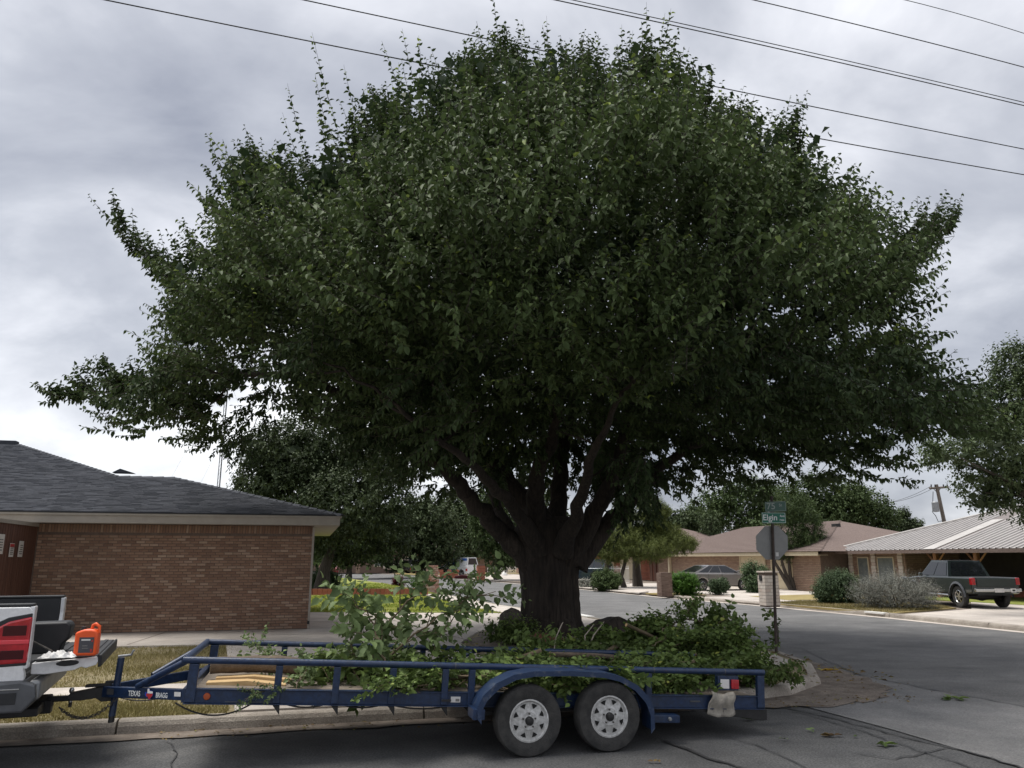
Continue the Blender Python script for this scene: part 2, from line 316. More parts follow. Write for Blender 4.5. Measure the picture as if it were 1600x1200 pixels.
def shoots(P, D, L, per=14, leaf=.15, bend=.15, rnd=NR, droop=.35, tipy=0.0, kite=True, base_t=None, wr=.62, trand=.5):
    """leafy shoots: for each origin P / direction D / length L lay alternate leaves. returns V,F,tint"""
    n = len(P); D = nrm(D); k = per
    t = (np.arange(k)+.6)/k; t = t[None, :, None]
    pos = P[:, None, :]+D[:, None, :]*L[:, None, None]*t+np.array([0, 0, 1.])*(t**2)*L[:, None, None]*bend
    ang = (np.arange(k)*2.4)[None, :]+rnd.rand(n, 1)*6.28
    A = nrm(np.cross(D, rnd.randn(n, 3))); B = np.cross(D, A)
    side = A[:, None, :]*np.cos(ang)[..., None]+B[:, None, :]*np.sin(ang)[..., None]
    ld = D[:, None, :]*.45+side*.85+np.array([0, 0, -1.])*droop+rnd.randn(n, k, 3)*.22
    ln = leaf*(.65+.6*rnd.rand(n, k))*(1.05-.45*t[..., 0]**3)
    up = np.array([0, 0, 1.])+rnd.randn(n, k, 3)*(.45 if kite else .9)
    tint = (base_t[:, None] if base_t is not None else 0)+rnd.rand(n, k)*trand+tipy*(t[..., 0]**4)
    V, Fc, m = leaves_geo(pos.reshape(-1, 3), ld.reshape(-1, 3), up.reshape(-1, 3), ln.ravel(), ln.ravel()*wr, kite)
    return V, Fc, np.repeat(tint.ravel(), m)
def twigs(name, P, D, L, bend, m, parent, r=.006):
    n = len(P); D = nrm(D); A = nrm(np.cross(D, [.3, .2, 1.])); B = np.cross(D, A); V = []
    for t, rr_ in ((0, r), (.5, r*.7), (1.0, r*.35)):
        c = P+D*L[:, None]*t+np.array([0, 0, 1.])*(t**2)*L[:, None]*bend
        for k in range(3): V.append(c+(A*math.cos(k*2.094)+B*math.sin(k*2.094))*rr_)
    V = np.stack(V, 1).reshape(-1, 3); i = np.arange(n)[:, None]*9
    Fc = np.concatenate([i+np.array([[a+k, a+(k+1) % 3, a+3+(k+1) % 3, a+3+k]]) for a in (0, 3) for k in range(3)], 0)
    return fast(name, V, Fc, m, parent, kind='stuff')
def sheet(name, pts, z, m, label=None, kind='structure', parent=None):
    mb = MB(); mb.face([(x, y, z) for x, y in pts]); o = mb.build(name, m, parent)
    return tag(o, label or name.replace('_', ' '), kind=kind)
def slab(name, pts, z0, z1, m, label=None, kind='structure', parent=None, bevel=0):
    mb = MB(); mb.prism(pts, z0, z1, 'z'); o = mb.build(name, m, parent, bevel=bevel); return tag(o, label, kind=kind)
def text_mesh(txt, size, m, name='lettering', parent=None, M=None, depth=.002):
    cu = bpy.data.curves.new(name, 'FONT'); cu.body = txt; cu.size = size; cu.extrude = depth; cu.offset = size*.012
    o = bpy.data.objects.new('tmp', cu); sc.collection.objects.link(o)
    dg = bpy.context.evaluated_depsgraph_get(); me = bpy.data.meshes.new_from_object(o.evaluated_get(dg))
    bpy.data.objects.remove(o); me.materials.clear(); me.materials.append(m)
    if M is not None: me.transform(M)
    o = bpy.data.objects.new(name, me); sc.collection.objects.link(o); o.parent = parent; return o

# ------------------------------------------------------------------ ground and streets (street frame s along 75th, q across it)
def WP(l): return [W(*p) for p in l]
tag(sheet('ground', [(-900, -300), (900, -300), (900, 1500), (-900, 1500)], -.03, M_earth), 'dry earth under and beyond the neighbourhood')
KB = [(-80, 10.15), (-20, 10.15), (5.5, 10.15), (6.9, 10.5), (8.0, 11.3), (8.8, 12.6), (9.3, 14.3), (9.6, 16.4), (9.2, 20), (8.75, 25), (7.8, 31), (7.2, 40.9), (6.0, 60), (3.5, 80), (-2, 105), (-14, 130)]
KE = [(70, 10.4), (23, 10.4), (21, 10.9), (19.6, 12.2), (19.1, 14.5), (19.0, 17.4), (19.1, 23), (18.7, 30.9), (17.9, 36.8), (17.4, 50), (15.5, 69), (10.8, 99), (4, 125), (-8, 150)]
sheet('street', WP([(-80, -12), (6.9, -12), (6.9, 13.5), (-80, 10.6)]), 0, M_asphalt, 'dark patched asphalt street in the foreground under the trailer')
sheet('cross_street', WP([(9.0, -40), (19.5, -40), (19.5, 9)] + [(70, 8), (70, 10.6)] + [(a+.2, b) for a, b in KE[1:]] + [(a-.2, b) for a, b in KB[::-1][:9]] + [(9.25, 12)]), .004, M_asphaltB, 'worn grey asphalt side street curving away behind the tree')
sheet('valley_gutter', WP([(6.6, -12), (9.36, -12), (9.40, 9), (9.2, 11.9), (9.0, 13.2), (7.6, 12.5), (6.5, 11.2), (6.7, 8.2)]), .010, M_patch, 'smooth grey concrete gutter strip across the street mouth')
def ribbon(pts, w0, w1, n=1):
    out = []
    for i, (s, q) in enumerate(pts):
        a = pts[max(i-1, 0)]; b = pts[min(i+1, len(pts)-1)]; dx, dy = b[0]-a[0], b[1]-a[1]; l = math.hypot(dx, dy); nx, ny = -dy/l, dx/l
        out.append(((s+nx*w0, q+ny*w0), (s+nx*w1, q+ny*w1)))
    return out
def fine(pts, step):
    o = [pts[0]]
    for a, b in zip(pts, pts[1:]):
        n = max(1, int(math.hypot(b[0]-a[0], b[1]-a[1])/step))
        o += [(a[0]+(b[0]-a[0])*i/n, a[1]+(b[1]-a[1])*i/n) for i in range(1, n+1)]
    return o
def ribmesh(name, pts, w0, w1, z, m, label, jag=0):
    rb = ribbon(pts, w0, w1); mb = MB()
    P = [(Vector((*W(*a), z)), Vector((*W(*b), z))) for a, b in rb]
    if jag: P = [(a+Vector((R.uniform(-jag, jag), R.uniform(-jag, jag), 0)), b) for a, b in P]
    for (a, b), (c, d) in zip(P, P[1:]): mb.face([a, c, d, b])
    return tag(mb.build(name, m), label, kind='structure')
ribmesh('kerb_gutter', fine(KB[1:9], .35), -.32, .02, .014, M_gutter, 'gritty kerb gutter full of soil', jag=.05)
ribmesh('kerb_gutter', fine(KB[8:], 3), -.3, .02, .010, M_conc, 'pale concrete gutter along the side street')
ribmesh('kerb_gutter', fine(KE[2:], 3), -.02, .35, .012, M_conc, 'pale concrete gutter below the houses across the street')
def jagpoly(pts, amp, step=.3):
    pts = pts+[pts[0]]; f = fine(pts, step)[:-1]
    return [(a+R.uniform(-amp, amp), b+R.uniform(-amp, amp)) for a, b in f]
sheet('corner_dirt', WP(jagpoly([(5.6, 9.8), (7.0, 9.55), (8.2, 10.05), (8.95, 11.1), (9.25, 12.4), (9.6, 14), (9.2, 13.7), (8.6, 12.0), (7.9, 11.0), (6.9, 10.35), (5.6, 10.1)], .12, .2)), .018, M_dirt, 'brown soil washed over the corner gutter')
# kerb stones: one part for each poured length
def kerbs(pts, side, label, seg=3.0, name='kerb', lim=60):
    root = empty(name, label, None, (0, 0, 0), PSI); root['kind'] = 'structure'
    f = fine(pts, .5); k = 0; i = 0; n = 0
    while i < len(f)-1 and n < lim:
        L_ = 0; j = i
        while j < len(f)-1 and L_ < seg: L_ += math.hypot(f[j+1][0]-f[j][0], f[j+1][1]-f[j][1]); j += 1
        sub = f[i:j+1]; mb = MB(); prof = [(0, -.02), (.02, .09), (.045, .135), (.08, .152), (.20, .155), (.20, -.02)]
        rows = []
        for t, (s, q) in enumerate(sub):
            a = f[max(i+t-1, 0)]; b = f[min(i+t+1, len(f)-1)]; dx, dy = b[0]-a[0], b[1]-a[1]; l = math.hypot(dx, dy); nx, ny = -dy/l*side, dx/l*side
            off = .012 if t == 0 else (-.012 if t == len(sub)-1 else 0)
            rows.append([(s+dx/l*off+nx*w, q+dy/l*off+ny*w, z) for w, z in prof])
        for a, b in zip(rows, rows[1:]):
            for u in range(len(prof)-1): mb.face([a[u], b[u], b[u+1], a[u+1]])
        mb.face(rows[0]); mb.face(rows[-1][::-1])
        mb.build('kerb_segment', M_conc2, root, smooth=40); i = j; n += 1
    return root
# yards (raised)
YW = [(a-.1 if i > 7 else a, b+.12) for i, (a, b) in enumerate(KB)]
YWp = [(p[0], p[1]) for p in [(-80, 10.3), (5.5, 10.3), (6.85, 10.65), (7.9, 11.42), (8.66, 12.7), (9.12, 14.3), (9.42, 16.4), (9.02, 20), (8.57, 25), (7.62, 31), (7.02, 40.9), (5.8, 60), (3.3, 80), (-2.2, 105), (-14.2, 130), (-80, 130)]]
slab('west_yard', WP(YWp), -.02, .14, M_dry, 'dry grass yard on the near corner')
YEp = [(70, 10.6), (23, 10.6), (21.1, 11.1), (19.75, 12.3), (19.28, 14.5), (19.2, 17.4), (19.3, 23), (18.9, 30.9), (18.1, 36.8), (17.6, 50), (15.7, 69), (11.0, 99), (4.2, 125), (-7.8, 150), (200, 260), (200, 10.6)]
slab('east_yard', WP(YEp), -.02, .11, M_dirt, 'ground of the yards across the street')
kerbs([(-9, 10.15)] + KB[2:8] + [(9.2, 20), (8.75, 25)], 1, 'rounded concrete kerb running along the street and round the near corner', 3.05)
kerbs(KE[2:9], -1, 'low concrete kerb along the yards across the side street', 4)
# concrete flatwork on the near corner
slab('driveway', WP([(-.75, 10.36), (3.1, 10.36), (3.3, 17.2), (4.1, 19.4), (5.4, 22), (6.4, 25.9), (.4, 27.9), (-6, 29.4), (-6, 21.7), (-22, 21.9), (-22, 18.9), (-1.6, 18.2)]), .10, .178, M_conc, 'broad pale concrete driveway beside the brick wall')
for a, b in (((-.9, 20.0), (4.3, 20.0)), ((2.0, 27.0), (3.6, 17.3)), ((-.7, 14.2), (3.2, 14.2)), ((-3.6, 18.5), (-3.3, 21.5)), ((-7.4, 18.7), (-7.1, 21.5)), ((-.9, 23.9), (6, 23.6))):
    mb = MB(); d = Vector((b[0]-a[0], b[1]-a[1], 0)).normalized(); nx = Vector((-d.y, d.x, 0))*.014
    mb.face([(*W(*(Vector((a[0], a[1], 0))+nx).xy), .182), (*W(*(Vector((b[0], b[1], 0))+nx).xy), .182), (*W(*(Vector((b[0], b[1], 0))-nx).xy), .182), (*W(*(Vector((a[0], a[1], 0))-nx).xy), .182)])
    tag(mb.build('driveway_joint', M_gutter), 'dark joint across the concrete driveway', kind='structure')
slab('pavement', WP([(-22, 12.15), (-.85, 12.15), (-.85, 12.85), (-22, 12.85)]), .10, .160, M_conc, 'narrow concrete pavement between two grass strips')
slab('pavement', WP([(7.7, 11.9), (8.5, 12.9), (8.95, 14.4), (9.2, 16.4), (8.8, 20), (8.35, 25), (7.4, 31), (6.8, 40.9), (5.5, 41.5), (5.95, 31), (6.6, 26), (7.2, 20), (7.5, 16)]), .10, .165, M_conc, 'concrete pavement beyond the big tree')
slab('lawn', WP([(.3, 28.05), (6.35, 26.05), (5.9, 31), (5.6, 39.8), (-14, 42.5), (-14, 31)]), .10, .185, M_lawn, 'mown green lawn fading to yellow behind the brick house')
slab('far_lawn', WP([(5.5, 41.6), (6.6, 41.6), (5.5, 59), (3.0, 79), (-20, 79), (-20, 44.5), (-1, 44.0)]), .10, .175, M_lawn, 'second green lawn past the low brick edging')
# tree bed
mb = MB(); bed = jagpoly([(3.3, 12.2), (3.45, 17.2), (4.15, 19.4), (5.4, 21.4), (7.0, 21.2), (7.3, 18.5), (7.5, 15), (7.3, 12.6), (6.2, 11.3), (4, 11)], .07, .5)
cs = (5.3, 17.0); rings = []
for f_, z in ((1, .145), (.85, .17), (.55, .24), (.25, .30)):
    rings.append([(*W(cs[0]+(a-cs[0])*f_+R.uniform(-.06, .06), cs[1]+(b-cs[1])*f_+R.uniform(-.06, .06)), z+R.uniform(-.02, .02)) for a, b in bed])
for a, b in zip(rings, rings[1:]):
    for i in range(len(bed)): j = (i+1) % len(bed); mb.face([a[i], a[j], b[j], b[i]])
mb.face(rings[-1]); tag(mb.build('tree_bed', M_dirt, smooth=60), 'mounded brown soil around the base of the big tree', kind='structure')
# yards across the street
slab('driveway', WP([(19.05, 10.9), (23, 10.9), (40, 12), (40, 30), (30, 30.6), (23.9, 24.4), (19.15, 22.6)]), .08, .135, M_conc, 'wide concrete driveway under the green pickup')
slab('driveway', WP([(18.2, 35.2), (18.75, 29.9), (21.5, 30.9), (27.4, 31.2), (27.9, 47), (21, 46.5), (18.0, 40.0), (20.6, 40.1), (20.8, 35.4)]), .08, .137, M_conc, 'concrete driveway with the parked grey saloon car')
slab('driveway', WP([(17.6, 40.4), (20.5, 44), (21, 46.6), (27.9, 47.2), (27.9, 56), (22, 55), (17.3, 51)]), .08, .133, M_conc, 'pale driveway behind the brown brick pillar')
slab('driveway', WP([(15.9, 66), (14.9, 75), (12.8, 88), (24, 92), (26, 66)]), .08, .133, M_conc, 'far pale driveway under the painted van')
slab('verge_grass', WP([(19.2, 23.0), (23.7, 24.9), (24.6, 29.2), (20.7, 30.4), (18.8, 29.6), (18.95, 26)]), .08, .150, M_lawny, 'straw coloured verge in front of the grey bush')
slab('verge_grass', WP([(20.9, 31.4), (27.4, 31.7), (27.9, 36.5), (21.3, 35.3)]), .08, .148, M_lawny, 'straw coloured grass island between the driveways')
slab('verge_grass', WP([(17.95, 36.9), (19.9, 37.1), (20.1, 39.7), (17.8, 39.9)]), .08, .146, M_lawny, 'small straw verge at the brown brick pillar')
slab('verge_grass', WP([(28.3, 20), (33, 14), (33, 31), (29.3, 33.5), (27.5, 30.8)]), .08, .152, M_lawn, 'green grass strip beside the house with the metal roof')
slab('verge_grass', WP([(19.25, 12.2), (20.2, 11.4), (20.2, 14.3), (19.3, 15.0)]), .08, .152, M_lawny, 'yellow grass corner at the driveway edge')
slab('far_verge', WP([(10.8, 99), (12.9, 88.5), (26, 92.5), (40, 120), (10, 140)]), .08, .145, M_lawny, 'pale verge at the far bend')
# asphalt cracks and tar lines
def crack(pix, w, label='meandering tar filled crack in the asphalt', m=M_tar, z=.014):
    pts = [Vector(G(*p)) for p in pix]; f = []
    for a, b in zip(pts, pts[1:]):
        n = max(2, int((b-a).length/.12))
        f += [a+(b-a)*i/n+Vector((R.uniform(-.025, .025), R.uniform(-.025, .025))) for i in range(n)]
    f.append(pts[-1]); mb = MB(); pr = None
    for i, p in enumerate(f):
        d = (f[min(i+1, len(f)-1)]-f[max(i-1, 0)]).normalized(); nn = Vector((-d.y, d.x))*w*R.uniform(.5, 1.3)*.5
        c = ((p+nn).x, (p+nn).y, z), ((p-nn).x, (p-nn).y, z)
        if pr: mb.face([pr[0], c[0], c[1], pr[1]])
        pr = c
    tag(mb.build('asphalt_crack', m), label, kind='structure')
crack([(1035, 1158), (1075, 1172), (1105, 1186), (1150, 1199), (1230, 1225)], .05)
crack([(1170, 1080), (1215, 1105), (1290, 1120), (1400, 1150), (1520, 1178), (1640, 1215)], .035, 'dark crack along the edge of the concrete gutter strip')
crack([(1240, 1112), (1330, 1138), (1430, 1172), (1560, 1215)], .02, 'fine crack beside the gutter strip')
crack([(1250, 1012), (1290, 1032), (1345, 1056), (1450, 1078), (1600, 1106), (1700, 1128)], .03, 'dark seam where the worn asphalt meets the gutter strip', z=.018)
crack([(1120, 1150), (1180, 1165), (1240, 1190), (1290, 1215)], .016, 'hairline crack in the dark asphalt')
crack([(262, 1160), (275, 1178), (268, 1200)], .014, 'short crack in the asphalt below the trailer tongue')
crack([(1340, 1180), (1400, 1187), (1480, 1170)], .02, 'thin crossing crack on the gutter strip')
# kerb-painted house numbers (white patches)
slab('kerb_number_patch', WP([(19.06, 23.2), (19.26, 23.2), (19.22, 24.1), (19.02, 24.1)]), .10, .1575, M_white, 'white painted patch on the kerb')
slab('kerb_number_patch', WP([(8.62, 23.9), (8.9, 23.9), (8.85, 25.6), (8.57, 25.6)]), .12, .1705, M_white, 'white painted patch on the kerb beyond the tree')

# grass blades
def grass(name, poly, z, n, h, m, label, clear=None):
    poly = np.array(poly); lo = poly.min(0); hi = poly.max(0); P = []
    x, y = poly[:, 0], poly[:, 1]
    got = 0; out = []
    while got < n:
        p = lo+NR.rand(n, 2)*(hi-lo); ins = np.zeros(n, bool); j = len(poly)-1
        for i in range(len(poly)):
            c = ((y[i] > p[:, 1]) != (y[j] > p[:, 1])) & (p[:, 0] < (x[j]-x[i])*(p[:, 1]-y[i])/(y[j]-y[i]+1e-9)+x[i]); ins ^= c; j = i
        p = p[ins]; nz = np.sin(p[:, 0]*2.1+np.sin(p[:, 1]*1.7)*2)+np.sin(p[:, 1]*3.3+p[:, 0]); p = p[NR.rand(len(p)) < .55+.22*nz]
        out.append(p); got += len(p)
    p = np.concatenate(out)[:n]; X = p[:, 0]*math.cos(PSI)-p[:, 1]*math.sin(PSI); Y = p[:, 0]*math.sin(PSI)+p[:, 1]*math.cos(PSI)
    B = np.stack([X, Y, np.full(n, z)], 1); a = NR.rand(n)*6.28; w = h*.16; d = np.stack([np.cos(a), np.sin(a), np.zeros(n)], 1)
    hh = h*(.4+.9*NR.rand(n))[:, None]; lean = NR.randn(n, 3)*[.5, .5, 0]
    T = B+np.array([0, 0, 1.])*hh+lean*hh
    V = np.stack([B-d*w, B+d*w, T], 1).reshape(-1, 3); Fc = np.arange(3*n).reshape(-1, 3)
    tint = np.repeat(np.clip(.35+.25*np.sin(p[:, 0]*1.3+1)*np.sin(p[:, 1]*1.9)+NR.rand(n)*.55, 0, 1), 3)
    return tag(fast(name, V, Fc, m, tint=tint, kind='stuff'), label, 'grass')
grass('grass', [(-9, 10.36), (-.85, 10.36), (-.85, 12.1), (-9, 12.1)], .14, 26000, .05, L_grass, 'dry mottled grass strip between kerb and pavement')
grass('grass', [(-9, 12.9), (-.95, 12.9), (-.9, 15.8), (-1.5, 18.1), (-9, 18.6)], .14, 42000, .05, L_grass, 'dry patchy grass in front of the brick wall')
grass('grass', [(.3, 28.05), (6.35, 26.05), (5.9, 31), (5.6, 39.8), (-8, 41), (-8, 30)], .18, 40000, .07, L_grassg, 'short green grass of the lawn behind the brick house')
grass('grass', [(19.3, 23.2), (23.6, 25), (24.5, 29.1), (20.7, 30.3), (18.9, 29.6), (19.1, 26)], .148, 26000, .08, L_grass, 'yellow grass in front of the grey bush')
grass('grass', [(5.4, 41.7), (6.5, 41.7), (5.4, 59), (-6, 58), (-6, 45)], .17, 12000, .10, L_grassg, 'short grass of the second lawn past the brick edging')

# ------------------------------------------------------------------ brickwork helper: u along the wall, n out of it
BRICKMESH = {}
def brickmesh(l, h, d, m):
    k = (l, h, d, m.name)
    if k not in BRICKMESH:
        mb = MB(); b = .006
        mb.v = [(x*l/2, -y, z*h/2) for x, y, z in [(-1, 0, -1), (1, 0, -1), (1, 0, 1), (-1, 0, 1)]] + [(x*(l/2-b), -d, z*(h/2-b)) for x, z in [(-1, -1), (1, -1), (1, 1), (-1, 1)]]
        mb.f = [(4, 5, 6, 7), (0, 1, 5, 4), (1, 2, 6, 5), (2, 3, 7, 6), (3, 0, 4, 7)]
        me = bpy.data.meshes.new('brick'); me.from_pydata(mb.v, [], mb.f); me.materials.append(m); BRICKMESH[k] = me
    return BRICKMESH[k]
def brickwork(root, x0, x1, z0, z1, y, m, l=.2, h=.057, gap=.012, d=.012, rot=0, nparts=0, near=None, soldier=False, ox=0, oy=0, name='brick_face'):
    """bricks on a plane through (ox,oy) rotated by rot about z in the root's frame; y = plane offset"""
    C, S = math.cos(rot), math.sin(rot); cells = []; r = 0; z = z0+h/2+gap
    top = z1-(l+gap if soldier else 0)
    while z+h/2 < top:
        x = x0+(0 if r % 2 == 0 else (l+gap)/2); first = True
        if r % 2: cells.append((x0+(l+gap)/4-gap/2, z, (l+gap)/2-gap, h))
        while x+l <= x1+.001:
            cells.append((x+l/2+gap/2, z, l, h)); x += l+gap
        if x1-x > .04: cells.append(((x+x1)/2, z, x1-x-gap, h))
        z += h+gap; r += 1
    if soldier:
        x = x0
        while x+h <= x1: cells.append((x+h/2, z1-l/2-gap/2, h, l)); x += h+gap
    def loc(cx, cz): return (ox+cx*C-y*S, oy+cx*S+y*C, cz)
    full = [c for c in cells if abs(c[2]-l) < 1e-6 and abs(c[3]-h) < 1e-6]
    if nparts and near: full.sort(key=lambda c: (Vector(loc(c[0], c[1]))-Vector(near)).length)
    chosen = set(id(c) for c in full[:nparts]); me = brickmesh(l, h, d, m); mb = MB()
    for c in cells:
        j = R.uniform(-.002, .003)
        if id(c) in chosen:
            o = bpy.data.objects.new('brick', me); sc.collection.objects.link(o); o.parent = root; p = loc(c[0], c[1])
            o.location = (p[0]+S*j, p[1]-C*j, p[2]); o.rotation_euler = (0, 0, rot)
        else:
            w, hh = c[2]/2, c[3]/2; dd = d+j
            def T(a, b, e): q = (c[0]+a, y-b); return (ox+q[0]*C-q[1]*S, oy+q[0]*S+q[1]*C, c[1]+e)
            b = .006; P = [T(-w, 0, -hh), T(w, 0, -hh), T(w, 0, hh), T(-w, 0, hh), T(-w+b, dd, -hh+b), T(w-b, dd, -hh+b), T(w-b, dd, hh-b), T(-w+b, dd, hh-b)]
            k = len(mb.v); mb.v += P; mb.f += [tuple(k+i for i in f) for f in ((4, 5, 6, 7), (0, 1, 5, 4), (1, 2, 6, 5), (2, 3, 7, 6), (3, 0, 4, 7))]
    if mb.f:
        o = mb.build(name, m, root); o['kind'] = 'stuff'
# ------------------------------------------------------------------ the brick house on the left (root frame = street frame)
hs = empty('brick_house', 'low brown brick house with charcoal shingle hip roof and grey fascia beside the driveway', 'house', (0, 0, 0), PSI)
Q0 = 21.5
mb = MB(); mb.box(-6.45, .1, Q0, 30.2, .1, 2.80); mb.box(-24, -2.4, 27, 43, .1, 2.79); mb.box(-24, -6.46, Q0+.05, 27, .1, 2.78); mb.build('wall', M_mortar, hs)
brickwork(hs, -6.45, .1, .18, 2.80, Q0, M_brick, nparts=300, near=(-3, 0, 1.95), soldier=True)
brickwork(hs, 0, 8.7, .18, 2.80, 0, M_brick, rot=rad(90), ox=.1, oy=Q0, name='side_brick_face')
mb = MB(); mb.box(.07, .125, Q0-.035, Q0-.015, .18, 2.78); mb.build('corner_trim', M_fascia, hs)
mb = MB(); mb.box(.06, .12, Q0-.09, Q0-.04, .30, .38); mb.build('outlet_box', M_black, hs)
# fascia, soffit, drip edge, gutter
def rect_ring(x0, x1, y0, y1, z0, z1, t): return [(x0, x1, y0, y0+t, z0, z1), (x1-t, x1, y0+t, y1, z0, z1)]
ez = 3.04
for i, b in enumerate(rect_ring(-25, .75, 20.9, 31, 2.80, 3.0, .03)): MB().box(*b).build('fascia', M_fascia, hs)
MB().box(-25, .79, 20.86, 20.899, 2.985, 3.035).build('fascia_cap', M_fascia, hs)
MB().box(-25, .80, 20.845, 20.90, 3.037, 3.062).build('drip_edge', M_drip, hs)
MB().box(.751, .80, 20.90, 31, 3.0, 3.06).build('drip_edge', M_drip, hs)
MB().box(-25, .72, 20.93, 31, 2.803, 2.82).build('soffit', M_fascia, hs)
pl = lambda q: 3.06+.27*(q-20.85)
RP = {'front': [(.80, 20.85), (-4.18, 25.83), (-5.78, 25.83), (-10.9, 32.4), (-25, 32.4), (-25, 20.85)]}
mb = MB(); mb.face([(s, q, pl(q)) for s, q in RP['front']])
c1, c2, c3 = (-4.18, 25.83, pl(25.83)), (-5.78, 25.83, pl(25.83)), (-10.9, 32.4, pl(32.4))
mb.face([(.8, 20.85, 3.06), (.8, 30.9, 3.06), c1]); mb.face([c1, (.8, 30.9, 3.06), (-1.5, 30.9, 3.06), c2]); mb.face([c2, (-1.5, 30.9, 3.06), (-1.5, 42, 3.06), c3])
mb.face([c3, (-1.5, 42, 3.06), (-25, 44, 3.06), (-25, 32.4, pl(32.4))]); rf = mb.build('roof', M_shingle, hs)
# shingle courses: thin lapped tabs on the front slope, real edges (joined: far past 300)
V = []; Fc = []; q = 20.87; row = 0; nx, nz = -.2607, .9654
def srange(q):
    r = .8-(q-20.85)-.02 if q <= 25.83 else -5.78-(q-25.83)*(5.12/6.57)-.02
    return -14.5, r
while q < 32.3:
    s0, s1 = srange(q+.145); s = s0-(row % 2)*.16-R.uniform(0, .1)
    while s < s1:
        w = R.choice((.16, .22, .30, .34)); a, b = max(s, s0), min(s+w-.006, s1)
        if b-a > .03:
            lift = R.choice((.010, .014, .020)); k = len(V)
            for (ss, qq, hh) in ((a, q, lift), (b, q, lift), (b, q+.145, .004), (a, q+.145, .004), (a, q, 0), (b, q, 0)):
                V.append((ss, qq+nx*hh, pl(qq)+nz*hh+.002))
            Fc += [(k, k+1, k+2, k+3), (k+4, k+5, k+1, k)]
        s += w
    q += .138; row += 1
o = fast('shingles', np.array(V), np.array(Fc), M_shingle, hs, kind='stuff')
for a, b in ((c1, (.8, 20.85, 3.06)), (c3, c2), (c2, c1)):
    a, b = Vector(a), Vector(b); n = max(2, int((b-a).length/.3))
    for i in range(n):
        mb = MB(); p, r_ = a+(b-a)*(i/n), a+(b-a)*((i+1.06)/n); d = (b-a).normalized(); sd_ = d.cross(Vector((0, 0, 1))).normalized()*.13
        up = Vector((0, 0, .018)); mb.face([p+up*1.2, r_+up*2.2, r_+sd_-up*1.5, p+sd_-up*2.5]); mb.face([p+up*1.2, r_+up*2.2, r_-sd_-up*1.5, p-sd_-up*2.5]); mb.build('ridge_shingle', M_shingle, hs)
mb = MB(); mb.box(-11.6, -10.75, 32.0, 32.35, pl(32)-.02, pl(32)+.16); mb.build('roof_vent', M_shingle, hs, bevel=.02)
mb = MB(); mb.prism([(-6.35, pl(26.9)), (-5.7, pl(26.9)), (-6.12, pl(26.9)+.13)], 27.5, 27.9); mb.build('gable_vent', M_shingle, hs)
# wood slat gate wall running toward the street
wp = empty('board_screen', 'tall red-brown grooved board screen with paper notices at the left edge', 'wall', (*W(-6.47, 21.5), .14), PSI+rad(-90))
MB().box(0, 3.3, -.06, -.035, 0, 2.58).build('backing', M_woodr, wp)
for i in range(22):
    MB().box(i*.15+.004, i*.15+.138, -.034, -.004-R.uniform(0, .004), .02, 2.57).build('board', M_woodr, wp)
MB().box(0, 3.3, -.032, .02, 2.575, 2.66).build('top_rail', M_fascia, wp)
def notice(x, z, w, h, label, hd=None):
    r = empty('notice', label, 'notice', (*W(-6.47+.012, 21.5-x), .14+z), PSI+rad(-90))
    # local: x toward street, y = -outward... outward is local +y
    MB().box(-w/2, w/2, .0, .004, -h/2, h/2).build('sheet', M_paper, r)
    if hd: MB().box(-w/2+.01, w/2-.01, .0042, .006, h/2-.09, h/2-.015).build('header', hd, r)
    for i in range(5): MB().box(-w*.36, w*R.uniform(.1, .36), .0042, .006, h*.22-i*h*.13-.012, h*.22-i*h*.13+.012).build('print_line', M_printg, r)
notice(1.05, 2.03, .30, .36, 'smaller grey paper notice, rightmost on the board screen', None)
notice(1.62, 2.0, .27, .30, 'paper notice with a red heading between the other two', M_redp)
notice(2.35, 2.12, .42, .42, 'large paper notice cut by the left edge of the photo')

# ------------------------------------------------------------------ house with metal roof (street frame)
hm = empty('metal_roof_house', 'tan brick house with ribbed metal roof and dark post porch behind green pickup', 'house', (0, 0, 0), PSI)
ES, EZ = 29.0, 2.33
def mz(s): return EZ+.06+(s-ES)*.333
mb = MB(); mb.box(33.2, 42, 8, 38.5, .1, 2.4); mb.box(29.75, 33.2, 34.2, 38.5, .1, 2.38); mb.build('wall', M_mortar, hm)
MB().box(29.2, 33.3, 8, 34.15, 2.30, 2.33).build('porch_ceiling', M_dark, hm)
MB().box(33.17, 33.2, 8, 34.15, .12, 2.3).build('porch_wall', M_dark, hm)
brickwork(hm, -38.5, -34.2, .12, 2.38, 0, M_brickt, rot=rad(-90), ox=29.75, oy=0, l=.3, h=.085, gap=.015)
brickwork(hm, 29.75, 33.1, .12, 2.38, 34.2, M_brickt, l=.3, h=.085, gap=.015, name='return_brick_face')
for q, w in ((37.35, .9), (35.6, 1.25)):
    fr = MB().box(29.69, 29.735, q-w/2, q+w/2, .55, 2.05).build('window', M_cream, hm)
    MB().box(29.68, 29.69, q-w/2+.07, q+w/2-.07, .62, 1.98).build('pane', M_glass, fr)
for q in (38.35, 36.5, 34.5):
    for z in np.arange(.15, 2.2, .18): MB().box(29.66, 29.74, q-.14-R.uniform(0, .04), q+.14+R.uniform(0, .04), z, z+.165).build('quoin_stone', M_brickw, hm, bevel=.01)
MB().box(28.97, 29.0, 8, 39.15, EZ-.12, EZ+.05).build('fascia', M_shbrown, hm)
MB().box(29.0, 29.76, 8, 39.1, EZ-.1, EZ-.08).build('soffit', M_dark, hm)
